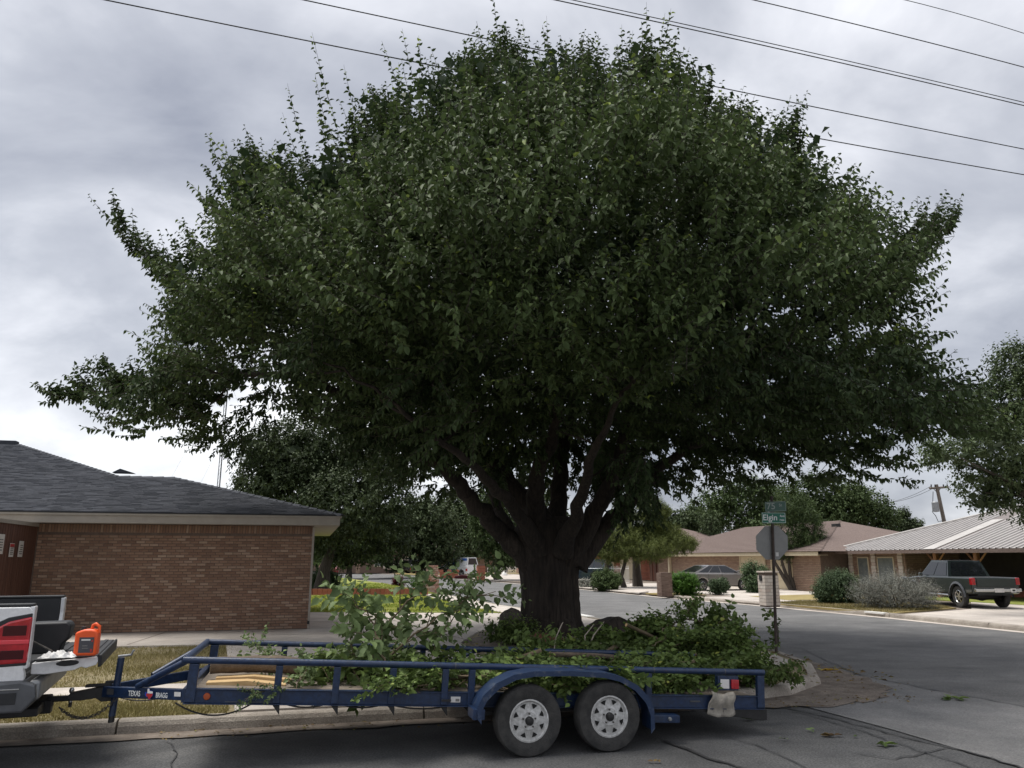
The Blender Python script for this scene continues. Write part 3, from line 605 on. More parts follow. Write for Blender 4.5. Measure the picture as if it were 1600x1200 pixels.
mb = MB(); mb.face([(ES, 8, mz(ES)), (ES, 39.1, mz(ES)), (36, 32.1, mz(36)), (36, 8, mz(36))]); mb.face([(ES, 39.1, mz(ES)), (43, 39.1, mz(ES)), (36, 32.1, mz(36))]); mb.face([(43, 8, mz(ES)), (43, 39.1, mz(ES)), (36, 32.1, mz(36)), (36, 8, mz(36))]); mb.build('roof', M_seam, hm)
q = 39.0
while q > 10:
    w = .34; s1 = 36 if q-w < 32.1 else ES+(39.1-(q-w))
    top0 = 36 if q < 32.1 else ES+(39.1-q)
    if not (31.25 < q-w/2 < 32.15):
        mb = MB(); mb.face([(ES-.03, q-.03, mz(ES-.03)+.012), (ES-.03, q-w+.10, mz(ES-.03)+.012), (min(s1, 36)-.02, q-w+.10, mz(min(s1, 36)-.02)+.012), (top0-.02, q-.03, mz(top0-.02)+.012)])
        e = .055; a, b = q-w+.03, q-w+.085
        mb.face([(ES-.03, a, mz(ES-.03)+e), (ES-.03, b, mz(ES-.03)+e), (s1-.03, b, mz(s1-.03)+e), (s1-.03, a, mz(s1-.03)+e)])
        mb.face([(ES-.03, b, mz(ES-.03)+e), (s1-.03, b, mz(s1-.03)+e), (s1-.03, b+.02, mz(s1-.03)+.012), (ES-.03, b+.02, mz(ES-.03)+.012)])
        mb.face([(ES-.03, a, mz(ES-.03)+e), (s1-.03, a, mz(s1-.03)+e), (s1-.03, a-.02, mz(s1-.03)+.004), (ES-.03, a-.02, mz(ES-.03)+.004)])
        mb.build('roof_panel', M_metalroof, hm)
    q -= w
mb = MB(); mb.face([(ES-.04, 31.35, mz(ES-.04)+.03), (ES-.04, 32.1, mz(ES-.04)+.03), (33.4, 32.1, mz(33.4)+.03), (33.4, 31.35, mz(33.4)+.03)]); mb.build('valley_flashing', M_flash, hm)
mb = MB(); a, b = Vector((ES, 39.1, mz(ES)+.05)), Vector((36, 32.1, mz(36)+.05)); mb.tube([a, b, Vector((36, 8, mz(36)+.05))], .07, 6); mb.build('ridge_cap', M_flash, hm)
for q in (31.8, 29.4, 24.5, 19.5):
    p = MB().box(29.35, 29.53, q-.09, q+.09, .13, 2.3).build('post', M_woodp, hm)
    for sg in (-1, 1):
        MB().tube([(29.44, q+sg*.07, 1.75), (29.44, q+sg*.6, 2.28)], .05, 4).build('brace', M_woodp, p)
for q in (28.2, 27.2, 26.1, 24.0): 
    fr = MB().box(33.10, 33.15, q-.38, q+.38, .35, 2.15).build('window', M_fascia, hm); MB().box(33.09, 33.10, q-.32, q+.32, .42, 2.08).build('pane', M_glass, fr)
MB().box(33.0, 33.15, 14, 33, .1, .45).build('porch_brick_step', M_brickr, hm)

# ------------------------------------------------------------------ house with brown roof (two garage doors)
hb = empty('brown_roof_house', 'long tan brick house with brown shingle roof and two cream garage doors', 'house', (0, 0, 0), PSI)
MB().box(28, 40, 38.7, 60, .1, 2.32).build('wall', M_mortar, hb)
g2 = (QAT(1238, 28), QAT(1209, 28)); g1 = (QAT(1197, 28), QAT(1160, 28))
for a, b in ((38.7, g2[0]), (g2[1], g1[0]), (g1[1], 60)):
    brickwork(hb, -b, -a, .12, 2.3, 0, M_brickt, rot=rad(-90), ox=27.99, oy=0, l=.3, h=.085, gap=.015)
for a, b in (g2, g1):
    d = MB().box(27.93, 27.97, a, b, .13, 2.12).build('garage_door', M_cream, hb)
    for k in range(4): MB().box(27.915, 27.93, a+.05, b-.05, .17+k*.49, .17+k*.49+.45).build('door_panel', M_cream, d, bevel=.01)
    MB().box(27.9, 27.975, a-.12, a-.002, .13, 2.22).build('door_trim', M_cream, hb); MB().box(27.9, 27.975, b+.002, b+.12, .13, 2.22).build('door_trim', M_cream, hb)
MB().box(27.35, 27.38, 38, 60.6, 2.12, 2.34).build('fascia', M_cream, hb)
MB().box(27.38, 28, 38, 60.6, 2.14, 2.16).build('soffit', M_cream, hb)
mb = MB(); z0 = 2.36
mb.face([(27.3, 37.6, z0), (27.3, 61, z0), (33.6, 56, 4.35), (33.6, 44.0, 4.35)]); mb.face([(27.3, 37.6, z0), (40, 37.6, z0), (33.6, 44, 4.35)]); mb.face([(27.3, 61, z0), (40, 61, z0), (33.6, 56, 4.35)]); mb.face([(40, 37.6, z0), (40, 61, z0), (33.6, 56, 4.35), (33.6, 44, 4.35)]); mb.build('roof', M_shbrown, hb)
k = 0; s = 27.3
while s < 33.5:
    f0 = (s-27.3)/6.3; a, b = 37.6+6.4*f0, 61-5*f0; z = z0+1.99*f0
    mb = MB(); mb.face([(s-.02, a+.05, z+.03), (s-.02, b-.05, z+.03), (s+.27, b-.2, z+.095), (s+.27, a+.2, z+.095)]); mb.face([(s-.02, a+.05, z+.03), (s-.02, b-.05, z+.03), (s-.02, b-.05, z-.01), (s-.02, a+.05, z-.01)])
    mb.build('shingle_course', M_shbrown, hb); s += .28
q = QAT(1300, 33.4); MB().box(32.2, 32.5, 42.6, 43.1, 3.9, 4.12).build('roof_vent', M_black, hb)
# entry house beyond it: red brick entry, dark gate, cream trim
he = empty('red_entry_house', 'brown roofed house with a red brick entry and cream columns behind the pine', 'house', (0, 0, 0), PSI)
qa, qb = 61.3, 82
MB().box(28.6, 40, qa, qb, .1, 2.5).build('wall', M_mortar, he)
brickwork(he, -qb, -qa, .12, 2.45, 0, M_brickr, rot=rad(-90), ox=28.58, oy=0, l=.4, h=.11, gap=.02)
for x in (1048, 1000, 958):
    q = QAT(x, 27.9); MB().box(27.75, 27.95, q-.12, q+.12, .1, 2.42).build('column', M_cream, he)
for i, x in enumerate((1043, 1037, 1031, 1025, 1019)):
    q = QAT(x, 28.2); MB().box(28.1, 28.16, q-.26, q+.26, .12, 2.2).build('gate_board', M_woodr, he)
q1 = QAT(975, 28.4); MB().box(28.45, 28.5, q1-2.4, q1+1.0, .13, 2.25).build('garage_door', M_cream, he)
MB().box(27.3, 27.34, qa-.4, qb, 2.36, 2.58).build('fascia', M_cream, he)
mb = MB(); mb.face([(27.25, qa-.5, 2.6), (27.25, qb+1, 2.6), (33.5, qb-5, 4.7), (33.5, qa+5, 4.7)]); mb.face([(27.25, qa-.5, 2.6), (40, qa-.5, 2.6), (33.5, qa+5, 4.7)]); mb.build('roof', M_shbrown, he)
# red brick house past the pine, partly behind the trunk
hf = empty('cream_trim_house', 'red brick house with cream window trim seen just right of the big trunk', 'house', (0, 0, 0), PSI)
MB().box(26.5, 36, 84, 100, .1, 2.7).build('wall', M_mortar, hf)
brickwork(hf, -100, -84, .12, 2.65, 0, M_brickr, rot=rad(-90), ox=26.48, oy=0, l=.6, h=.16, gap=.03)
brickwork(hf, 26.5, 36, .12, 2.65, 84, M_brickr, l=.6, h=.16, gap=.03, name='end_brick_face')
for s in (27.6, 30.4, 33):
    fr = MB().box(s-.5, s+.5, 83.9, 83.96, .7, 2.2).build('window', M_cream, hf); MB().box(s-.4, s+.4, 83.88, 83.9, .8, 2.1).build('pane', M_glass, fr)
MB().box(26, 36.5, 83.3, 83.36, 2.55, 2.85).build('fascia', M_cream, hf)
mb = MB(); mb.face([(25.9, 83.2, 2.87), (36.6, 83.2, 2.87), (31, 89, 4.9)]); mb.face([(25.9, 83.2, 2.87), (25.9, 101, 2.87), (31, 96, 4.9), (31, 89, 4.9)]); mb.build('roof', M_shbrown, hf)
# house at the bend behind the van
X, Y, Z = GY(690, 895, 106)
hv = empty('shaded_house', 'dark brick house with white shutters in the shade behind the painted van', 'house', (X, Y, .1), rad(10))
MB().box(-14, 9, 0, 8, 0, 2.7).build('wall', M_brickb, hv)
mb = MB(); mb.face([(-14.8, -.8, 2.7), (9.8, -.8, 2.7), (5, 5, 4.8), (-10, 5, 4.8)]); mb.face([(9.8, -.8, 2.7), (9.8, 9, 2.7), (5, 5, 4.8)]); mb.face([(-14.8, -.8, 2.7), (-14.8, 9, 2.7), (-10, 5, 4.8)]); mb.build('roof', M_shbrown, hv)
for x in (-2.2, -1.0): MB().box(x, x+.55, -.06, 0, .6, 2.2).build('shutter', M_white, hv)
for x in (-9, -5, 3.5):
    fr = MB().box(x, x+1.2, -.06, 0, .8, 2.1).build('window', M_cream, hv); MB().box(x+.1, x+1.1, -.08, -.06, .9, 2.0).build('pane', M_glass, fr)
X, Y, Z = GY(560, 893, 125)
hq = empty('far_house', 'dim far house under the trees at the end of the street', 'house', (X, Y, .1), rad(8))
MB().box(-14, 12, 0, 8, 0, 2.6).build('wall', M_brickb, hq)
mb = MB(); mb.face([(-14.8, -.8, 2.6), (12.8, -.8, 2.6), (8, 5, 4.6), (-10, 5, 4.6)]); mb.build('roof', M_shbrown, hq)
MB().box(-4, 1, -.05, 0, .1, 2.1).build('garage_door', M_fascia, hq)
for x in (-10, 4): MB().box(x, x+1.4, -.05, 0, .8, 2.0).build('window', M_glass, hq)
# iron fence near the pine
fx = [Vector((*G(956, 917, .13), .13)), Vector((*G(983, 915, .13), .13))]
fe = empty('iron_fence', 'white iron picket fence in front of the cream garage beyond the pine', 'fence', fx[0])
d = fx[1]-fx[0]; n = 14
for i in range(n+1):
    p = d*(i/n)*1.0; MB().tube([p, p+Vector((0, 0, 1.35))], .018, 5).build('picket', M_white, fe)
for z in (.2, 1.15): MB().tube([Vector((0, 0, z)), d+Vector((0, 0, z))], .02, 5).build('rail', M_white, fe)
fx = [Vector((*GY(762, 897, 92)[:2], .1)), Vector((*GY(812, 896, 96)[:2], .1))]
fe = empty('iron_fence', 'low white picket fence on the far yard left of the big trunk', 'fence', fx[0])
d = fx[1]-fx[0]; n = 26
for i in range(n+1):
    p = d*(i/n); MB().tube([p, p+Vector((0, 0, .9))], .03, 4).build('picket', M_white, fe)
MB().tube([Vector((0, 0, .75)), d+Vector((0, 0, .75))], .03, 4).build('rail', M_white, fe)

# ------------------------------------------------------------------ vehicles
def wheel(parent, x, y, r, w, rimm, side, rr=.62, spokes=5):
    """side +1: outer face towards +y; returns wheel object holding tyre/rim"""
    wh = MB().lathe([(r*.30, -w*.30), (r*.34, w*.30), (.01, w*.30)], 16, 'y').build('wheel', M_black, parent, smooth=40); wh.location = (x, y, r)
    t = MB().lathe([(r*rr, -w*.42), (r*.8, -w*.5), (r*.96, -w*.46), (r, -w*.36), (r, w*.36), (r*.96, w*.46), (r*.8, w*.5), (r*rr, w*.42), (r*rr, -w*.42)], 36, 'y').build('tyre', M_tyre, wh, smooth=40)
    m = MB().lathe([(r*rr*1.0, w*.42*side), (r*rr*.93, w*.44*side), (r*rr*.86, w*.30*side), (r*rr*.84, w*.05*side)], 28, 'y')
    for k in range(spokes):
        a = 2*math.pi*k/spokes; c, s_ = math.cos(a), math.sin(a)
        def T(px, py, pz, c=c, s_=s_): return (px*c-pz*s_, py, px*s_+pz*c)
        m.box(r*.1, r*rr*.9, w*.28*side, w*.38*side, -r*.075, r*.075, T)
    m.lathe([(.0, w*.40*side), (r*.15, w*.40*side), (r*.17, w*.3*side)], 16, 'y'); m.build('rim', rimm, wh, smooth=35)
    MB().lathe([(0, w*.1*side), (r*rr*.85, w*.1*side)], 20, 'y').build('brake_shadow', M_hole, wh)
    return wh
def vehicle(name, label, cat, loc, rz, top, cab, Wd, r, wx, paint, clear=.25, rimm=None, group=None, archm=None, side_split=(), spokes=5, arch=1.22, rear='hatch', tail=None, head=None, winmat=None):
    """x forward; top = body outline above the sill rear->front [(x,z)...]; cab = [(rear base),(rear top),(front top),(front base)]"""
    root = empty(name, label, cat, loc, rz, group)
    if len(loc) == 3: root.location = loc
    hw = Wd/2; xr, xf = top[0][0], top[-1][0]; ar = r*arch
    bot = [(xr+.02, clear+.05)]
    for w in sorted(wx):
        z0 = clear; a0 = math.asin(max(-1, min(1, (z0-r)/ar)))
        bot += [(w-math.cos(a0)*ar, z0)] + [(w-math.cos(a0+(math.pi-2*a0)*k/9)*ar, r+math.sin(a0+(math.pi-2*a0)*k/9)*ar) for k in range(1, 9)] + [(w+math.cos(a0)*ar, z0)]
    bot += [(xf-.02, clear+.05)]
    MB().prism(bot+[(a, b) for a, b in top[::-1]], -hw, hw, 'y').build('body', paint, root, bevel=.075, smooth=40)
    MB().box(xr+.12, xf-.12, -hw+.24, hw-.24, clear-.02, clear+.14).build('underbody', M_plast, root)
    (a0, z0), (a1, z1), (a2, z2), (a3, z3) = cab; w1, w2 = hw-.05, hw-.05-(z1-z0)*.32
    mb = MB(); P = [(a0, z0, w1), (a1, z1, w2), (a2, z2, w2), (a3, z3, w1)]
    Lf = [(x, w, z) for x, z, w in P]; Rt = [(x, -w, z) for x, z, w in P]
    mb.face(Lf); mb.face(Rt[::-1])
    for i in range(3): mb.face([Lf[i], Rt[i], Rt[i+1], Lf[i+1]])
    mb.face([Lf[3], Rt[3], Rt[0], Lf[0]]); cb = mb.build('cabin', paint, root, bevel=.09, smooth=45)
    gm = winmat or M_glassd
    def qd(A, B, C, D, i0, i1, j0, j1, off):
        A, B, C, D = map(Vector, (A, B, C, D))
        f = lambda u, v: (A*(1-u)+D*u)*(1-v)+(B*(1-u)+C*u)*v
        p = [f(i0, j0), f(i0, j1), f(i1, j1), f(i1, j0)]; nn = (p[1]-p[0]).cross(p[3]-p[0]).normalized(); cen = sum(p, Vector())/4
        if nn.dot(cen-Vector(((a0+a3)/2, 0, z0))) < 0: nn = -nn
        m = MB(); m.face([q+nn*off for q in p]); return m
    sp = [.04]+list(side_split)+[.96]
    for S in (Lf, Rt):
        for a, b in zip(sp, sp[1:]):
            qd(S[0], S[1], S[2], S[3], a+.012, b-.012, .10, .88, .012).build('side_window', gm, root)
    qd(Lf[3], Lf[2], Rt[2], Rt[3], .07, .93, .06, .92, .012).build('windshield', gm, root)
    if rear != 'none': qd(Lf[0], Lf[1], Rt[1], Rt[0], .08, .92, .12, .9, .012).build('rear_window', gm, root)
    for w in wx:
        for sd_ in (1, -1): wheel(root, w, sd_*(hw-.11), r, .21, rimm or M_chrome, sd_, spokes=spokes)
        if archm:
            for sd_ in (1, -1):
                m = MB()
                for k in range(10):
                    t0, t1 = math.pi*(k/10), math.pi*((k+1)/10); R1, R2 = ar*1.0, ar+.085
                    q = [(w+math.cos(t)*rr_, sd_*(hw+yy), r+math.sin(t)*rr_) for t, rr_, yy in ((t0, R1, .05), (t0, R2, .02), (t1, R2, .02), (t1, R1, .05))]
                    m.face(q); m.face([(q[0][0], sd_*(hw-.02), q[0][2]), q[0], q[3], (q[3][0], sd_*(hw-.02), q[3][2])])
                m.build('wheel_arch_flare', archm, root, smooth=50)
    zl = tail or (top[0][1]+clear)/2+.12
    for sd_ in (1, -1):
        MB().box(xr-.015, xr+.14, sd_*hw-.14 if sd_ > 0 else -hw-.012, sd_*hw+.012 if sd_ > 0 else -hw+.14, zl-.12, zl+.14).build('tail_light', M_red, root, bevel=.02)
        zz = head or zl; MB().box(xf-.16, xf+.012, sd_*hw-.2 if sd_ > 0 else -hw-.01, sd_*hw+.01 if sd_ > 0 else -hw+.2, zz-.06, zz+.07).build('headlight', M_chrome, root, bevel=.02)
    for i, u in enumerate(side_split[:2]):
        for sd_ in (1, -1):
            x = a0+(a3-a0)*u; MB().box(x-.2, x-.06, sd_*(hw+.004)-.012, sd_*(hw+.004)+.012, z0-.13, z0-.10).build('door_handle', paint, root)
            MB().box(x-.006, x+.006, sd_*(hw+.002)-.002, sd_*(hw+.002)+.002, clear+.12, z0-.03).build('door_seam', M_hole, root)
    for sd_ in (1, -1):
        MB().box(a3-.42, a3-.28, sd_*(hw+.02) if sd_ > 0 else -hw-.16, sd_*(hw+.16) if sd_ > 0 else -hw-.02, z0+.02, z0+.15).build('mirror', paint, root, bevel=.03)
    return root
P_grey = mat('paint_taupe', (.25, .235, .225), (.27, .25, .24), rough=.3, metal=.5, coat=.8)
P_green = mat('paint_dark_green', (.018, .028, .028), (.024, .034, .034), rough=.3, metal=.3, coat=.8)
P_navy = mat('paint_navy', (.012, .03, .045), rough=.3, metal=.3, coat=.8)
P_redc = mat('paint_red', (.22, .012, .015), rough=.35, coat=.6)
P_blackc = mat('paint_black', (.012, .013, .015), rough=.3, coat=.6)
P_beige = mat('paint_beige', (.38, .32, .27), rough=.4, coat=.4)
P_whitec = mat('paint_white', (.70, .72, .74), rough=.35, coat=.5)
P_wblue = mat('wrap_blue', (.04, .12, .42), rough=.4); P_wgreen = mat('wrap_green', (.10, .34, .08), rough=.4)
SED = dict(top=[(-2.35, .78), (-2.3, .98), (-1.6, 1.02), (.9, .98), (1.9, .86), (2.3, .72), (2.38, .55)], cab=[(-1.95, 1.0), (-.80, 1.45), (.25, 1.45), (1.35, .96)], Wd=1.82, r=.32, wx=(-1.42, 1.4), side_split=(.28, .56))
PIC = dict(top=[(-2.65, 1.08), (-2.6, 1.12), (.95, 1.12), (1.2, 1.12), (2.35, 1.02), (2.55, .85), (2.6, .6)], cab=[(-.95, 1.1), (-.70, 1.74), (.45, 1.74), (1.15, 1.1)], Wd=1.82, r=.39, wx=(-1.6, 1.5), side_split=(.5,), clear=.42)
# grey saloon
p = Vector(G(1091, 923, .137)); q = Vector(G(1150, 922, .137)); c = (p+q)/2; dd = q-p
vehicle('parked_car', 'taupe grey saloon car parked nose toward the cream garage door', 'car', (c.x, c.y+.5, .137), math.atan2(dd.y, dd.x), paint=P_grey, rimm=M_chrome, spokes=7, **SED)
# green pickup seen from behind
gp = vehicle('parked_pickup', 'dark green double cab pickup with grey wheel arches parked at the porch', 'pickup truck', (17.98, 30.55+1.55, .135), rad(91), paint=P_green, archm=M_greyp, rimm=M_chrome, spokes=6, tail=.98,
    top=[(-2.55, 1.10), (-2.5, 1.13), (.95, 1.13), (1.2, 1.12), (2.35, 1.02), (2.55, .85), (2.6, .6)], cab=[(-.95, 1.1), (-.70, 1.74), (.45, 1.76), (1.15, 1.1)], Wd=1.80, r=.40, wx=(-1.55, 1.55), side_split=(.5,), clear=.50)
MB().box(-2.70, -2.56, -.86, .86, .62, .74).build('rear_bumper', M_chrome, gp, bevel=.02)
MB().box(-2.73, -2.705, -.17, .17, .60, .74).build('number_plate', M_paper, gp)
MB().box(-2.725, -2.702, -.62, -.44, .60, .74).build('bumper_sticker', M_white, gp); MB().box(-2.73, -2.726, -.58, -.48, .64, .70).build('sticker_mark', M_black, gp)
MB().box(-2.575, -2.555, -.72, .72, .80, 1.09).build('tailgate', P_green, gp, bevel=.02)
MB().box(-2.5, -1.0, -.78, .78, 1.08, 1.135).build('bed_cover', M_plast, gp, bevel=.02)
for y in (-.92, .92): MB().tube([(-1.0, y, .44), (1.0, y, .44)], .045, 8).build('side_step', M_chrome, gp)
for y in (-.895, .895): MB().box(-.25, .95, y-.006, y+.006, .78, .81).build('door_stripe', M_greyp, gp)
MB().lathe([(.06, -.8), (.12, -.2), (.17, 0), (.12, .2), (.06, .8)], 10, 'y', (-1.55, 0, .40)).build('rear_axle', M_black, gp, smooth=40)
# dark blue SUV behind the round bush
X, Y, Z = GY(913, 903, 64)
sv = vehicle('parked_suv', 'dark blue sport utility vehicle just right of the big trunk', 'car', (X, Y, .12), rad(150), paint=P_navy,
    top=[(-2.3, 1.0), (-2.28, 1.12), (1.0, 1.10), (2.1, 1.02), (2.3, .85), (2.35, .6)], cab=[(-2.25, 1.1), (-1.95, 1.78), (.35, 1.8), (1.1, 1.08)], Wd=1.9, r=.38, wx=(-1.4, 1.4), side_split=(.3, .62))
# small van with printed wrap
a, b = Vector(GY(708, 899, 84)[:2]), Vector(GY(735, 900, 82)[:2]); c = (a+b)/2
vn = vehicle('parked_van', 'small white delivery van with blue and green printed wrap on the far driveway', 'van', (c.x-.35, c.y, .13), math.atan2((a-b).y, (a-b).x)+rad(4), paint=P_whitec,
    top=[(-2.1, .9), (-2.1, 1.15), (1.05, 1.12), (1.9, 1.02), (2.1, .85), (2.15, .55)], cab=[(-2.1, 1.12), (-2.02, 1.95), (.35, 1.95), (1.35, 1.1)], Wd=1.8, r=.33, wx=(-1.3, 1.45), side_split=(.69,), winmat=None)
for sd_ in (1, -1):
    def panel(name, pts, m, o=.032):
        mb = MB(); mb.face([(x, sd_*((.90 if z < 1.12 else .85-(z-1.12)*.32)+o), z) for x, z in pts]); mb.build(name, m, vn)
    panel('wrap_panel', [(-2.05, 1.16), (-1.97, 1.90), (.40, 1.90), (.40, 1.16)], P_whitec, .03)
    panel('wrap_blue_area', [(-.35, 1.22), (-.2, 1.86), (.36, 1.86), (.7, 1.3), (.66, 1.18)], P_wblue, .045)
    panel('wrap_blue_area', [(-.5, .55), (-.2, 1.05), (.7, 1.05), (.65, .45)], P_wblue)
    panel('wrap_blue_area', [(-2.0, 1.62), (-1.9, 1.86), (-1.1, 1.86), (-1.35, 1.62)], P_wblue, .045)
    panel('wrap_green_swoosh', [(-1.0, .5), (-.55, 1.08), (-.35, 1.08), (-.8, .5)], P_wgreen); panel('wrap_green_swoosh', [(-.62, 1.18), (-.32, 1.8), (-.18, 1.8), (-.45, 1.18)], P_wgreen, .045)
    panel('wrap_white_mark', [(-.1, 1.5), (0, 1.7), (.15, 1.7), (.25, 1.5), (.1, 1.36)], M_white, .055); panel('wrap_white_mark', [(.1, .7), (.1, .82), (.55, .82), (.55, .7)], M_white, .04)
# distant cars
def far(name, label, px, py, Y, deg, paint, kind, cat='car'):
    X, Y, Z = GY(px, py, Y); vehicle(name, label, cat, (X, Y, .1), rad(deg), paint=paint, **kind)
far('parked_pickup', 'red pickup parked far down the street left of the red pillar', 614, 893, 108, 165, P_redc, PIC, 'pickup truck')
far('parked_pickup', 'pale beige pickup parked beside the red pickup far down the street', 631, 894, 104, 205, P_beige, dict(PIC, side_split=(.5,)), 'pickup truck')
far('parked_pickup', 'black pickup parked behind the red brick pillar far down the street', 648, 895, 100, 155, P_blackc, PIC, 'pickup truck')
far('parked_car', 'black car nosing out right of the red brick pillar far away', 667, 895, 100, 20, P_blackc, SED)
far('moving_car', 'small dark red car with pale windshield coming down the street by the brick house corner', 516, 898, 92, -78, P_redc, dict(SED, winmat=mat('glass_pale', (.45, .5, .55), rough=.2)))  # pale glass colour stands in for the sky reflected in the windshield

# ------------------------------------------------------------------ trailer
MX, MY = .60, 8.455
tr = empty('utility_trailer', 'long dark blue twin axle open utility trailer loaded with cut branches', 'trailer', (MX, MY, 0), PSI)
SL = .0525
def TT(x, y, z): return (x+SL*(z-.4), y, z-SL*x)      # chassis pitched nose-up
YN, YF = .30, 2.00
def tpart(name, fn, m=M_blue, parent=None, bevel=.006, smooth=None, **k):
    mb = MB(); fn(mb); return mb.build(name, m, parent or tr, bevel=bevel, smooth=smooth, **k)
for y0, sg in ((YN, 1), (YF, -1)):
    # main channel: web + flanges
    w0, w1 = (y0, y0+.012*sg); f1 = y0+.055*sg
    tpart('frame_channel', lambda mb: (mb.box(-3.78, 2.42, min(w0, w1), max(w0, w1), .412, .535, TT), mb.box(-3.78, 2.42, min(y0-.02*sg, f1), max(y0-.02*sg, f1), .535, .545, TT), mb.box(-3.78, 2.42, min(y0-.02*sg, f1), max(y0-.02*sg, f1), .402, .412, TT)))
    tpart('top_rail', lambda mb: mb.tube([(-3.83, y0, .80), (2.43, y0, .80)], .033, 14, T=TT), smooth=40, bevel=0)
    for x in (-3.72, -2.93, -2.37, -1.81, -1.27, -.98 if False else -.74, 1.0, 1.45, 1.92, 2.38):
        if x == 1.92: continue
        w = .045 if x < -3.5 or x > 2.2 else .034
        if -1.0 < x < -.6: x = -.99
        if abs(x-1.45) < .01 and sg > 0: continue
        tpart('stake_post', lambda mb: (mb.box(x-w, x+w, min(y0-.022*sg, y0+.03*sg), max(y0-.022*sg, y0+.03*sg), .42, .768, TT)))
        if -3.2 < x < -1: tpart('gusset', lambda mb: mb.prism([(x-.03, .402), (x+.04, .402), (x+.045, .31)], min(y0, y0+.05*sg), max(y0, y0+.05*sg), 'y', TT), M_black)
    # fender
    prof = [(-.975, .34), (-.985, .45), (-.93, .56), (-.80, .68), (-.62, .765), (-.42, .80), (0, .812), (.38, .80), (.56, .765), (.74, .68), (.87, .56), (.925, .44), (.935, .26)]
    t = .012; inner = [(x*.975, z-.018) for x, z in prof]
    o0, o1 = (y0-.31*sg, y0-.03*sg) if sg > 0 else (y0+.03, y0+.31)
    tpart('fender', lambda mb: mb.prism(prof+inner[::-1], min(o0, o1), max(o0, o1), 'y', TT), M_bluew, bevel=0, smooth=50)
    lip = [(x*.955, z-.05) for x, z in prof]; oy = o0 if sg > 0 else o1
    tpart('fender_lip', lambda mb: mb.prism(prof+lip[::-1], oy-.006*sg-.004, oy-.006*sg+.004, 'y', TT), M_bluew, bevel=0, smooth=50)
    tpart('fender_step', lambda mb: mb.box(-1.02, -.90, min(o0, o1), max(o0, o1), .33, .43, TT))
    tpart('ramp_holder', lambda mb: mb.box(.98, 1.30, min(y0-.16*sg, y0), max(y0-.16*sg, y0), .285, .36, TT))
    for x in (-.435, .435): 
        wh = wheel(tr, x, y0-.20*sg, .345, .205, M_rim, -sg, rr=.60, spokes=0)
        # eight spoke disc with triangular holes and lug nuts
        disc = MB(); yd = -sg*.075; R1 = .180
        disc.lathe([(.045, yd*1.0), (.085, yd*1.12), (.10, yd*.95), (R1, yd*.80), (.19, yd*.60)], 32, 'y'); disc.build('rim_disc', M_rim, wh, smooth=40)
        for k in range(8):
            a = 2*math.pi*(k+.5)/8; m = MB()
            pts = [(.118, 0), (.160, -.032), (.166, .0), (.160, .032)]
            m.face([((r_*math.cos(a)-t_*math.sin(a)), yd*.955+(0 if r_ < .13 else yd*-.07)+(-sg*.004), (r_*math.sin(a)+t_*math.cos(a))) for r_, t_ in pts]); m.build('rim_hole', M_hole, wh)
        for k in range(5):
            a = 2*math.pi*k/5+.3; MB().tube([(.068*math.cos(a), yd*1.0, .068*math.sin(a)), (.068*math.cos(a), yd*1.28, .068*math.sin(a))], .009, 6).build('lug_nut', M_chain, wh)
        MB().lathe([(0, yd*1.75), (.032, yd*1.7), (.042, yd*1.5), (.044, yd*1.0)], 18, 'y').build('hub_cap', M_black, wh, smooth=40)
# cross members, axles, springs, deck
for x in (-3.72, 2.38):
    tpart('cross_rail' if x < 0 else 'rear_cross_member', (lambda mb: mb.tube([(x-.09, YN-.01, .80), (x-.09, YF+.01, .80)], .036, 12, T=TT)) if x < 0 else (lambda mb: mb.box(x-.04, x+.06, YN, YF, .33, .40, TT)), smooth=40 if x < 0 else None, bevel=0)
tpart('front_beam', lambda mb: mb.box(-3.80, -3.74, YN+.02, YF-.02, .412, .54, TT))
for x in np.arange(-3.2, 2.4, .56): tpart('cross_member', lambda mb: mb.box(x-.02, x+.02, YN+.06, YF-.06, .42, .49, TT), M_black)
for i in range(10):
    y = YN+.065+i*.157; tpart('deck_board', lambda mb: mb.box(-3.70, 2.36, y, y+.15, .492, .528, TT), M_woodd)
for x in (-.435, .435): MB().tube([(x, YN-.1, .33), (x, YF+.1, .33)], .038, 10).build('axle', M_black, tr)
for y in (YN+.05, YF-.05):
    MB().box(-.9, .9, y-.03, y+.03, .36, .40).build('leaf_spring', M_black, tr)
    MB().box(-.08, .08, y-.03, y+.03, .36, .46).build('equaliser', M_black, tr)
# dovetail underside
for y0 in (YN, YF): tpart('dovetail_side', lambda mb: mb.prism([(1.35, .408), (2.46, .408), (2.46, .29), (2.38, .285)], y0-.004, y0+.035 if y0 < 1 else y0+.02, 'y', TT), M_black)
# tongue
def TG(x, y, z):
    a = TT(x, y, z); return (a[0], a[1], a[2]-.10*max(0, min(1.1, (-3.78-x)/.9)))
YC = (YN+YF)/2
for y0, sg in ((YN+.05, 1), (YF-.05, -1)):
    tpart('tongue_beam', lambda mb: (mb.prism([(-3.75, y0-.035), (-3.75, y0+.035), (-4.66, YC-.05*sg+.035), (-4.66, YC-.05*sg-.035)], .43, .53, 'z', TG)))
    tpart('tongue_brace', lambda mb: mb.tube([(-3.80, y0, .79), (-4.28, y0+.42*sg, .54)], .033, 12, T=TG), smooth=40, bevel=0)
tpart('coupler', lambda mb: (mb.prism([(-4.55, .43), (-4.55, .56), (-4.72, .57), (-4.95, .525), (-4.99, .49), (-4.97, .455), (-4.86, .45), (-4.72, .47), (-4.66, .43)], YC-.05, YC+.05, 'y', lambda x, y, z: TG(x, y, z-.05))), M_black)
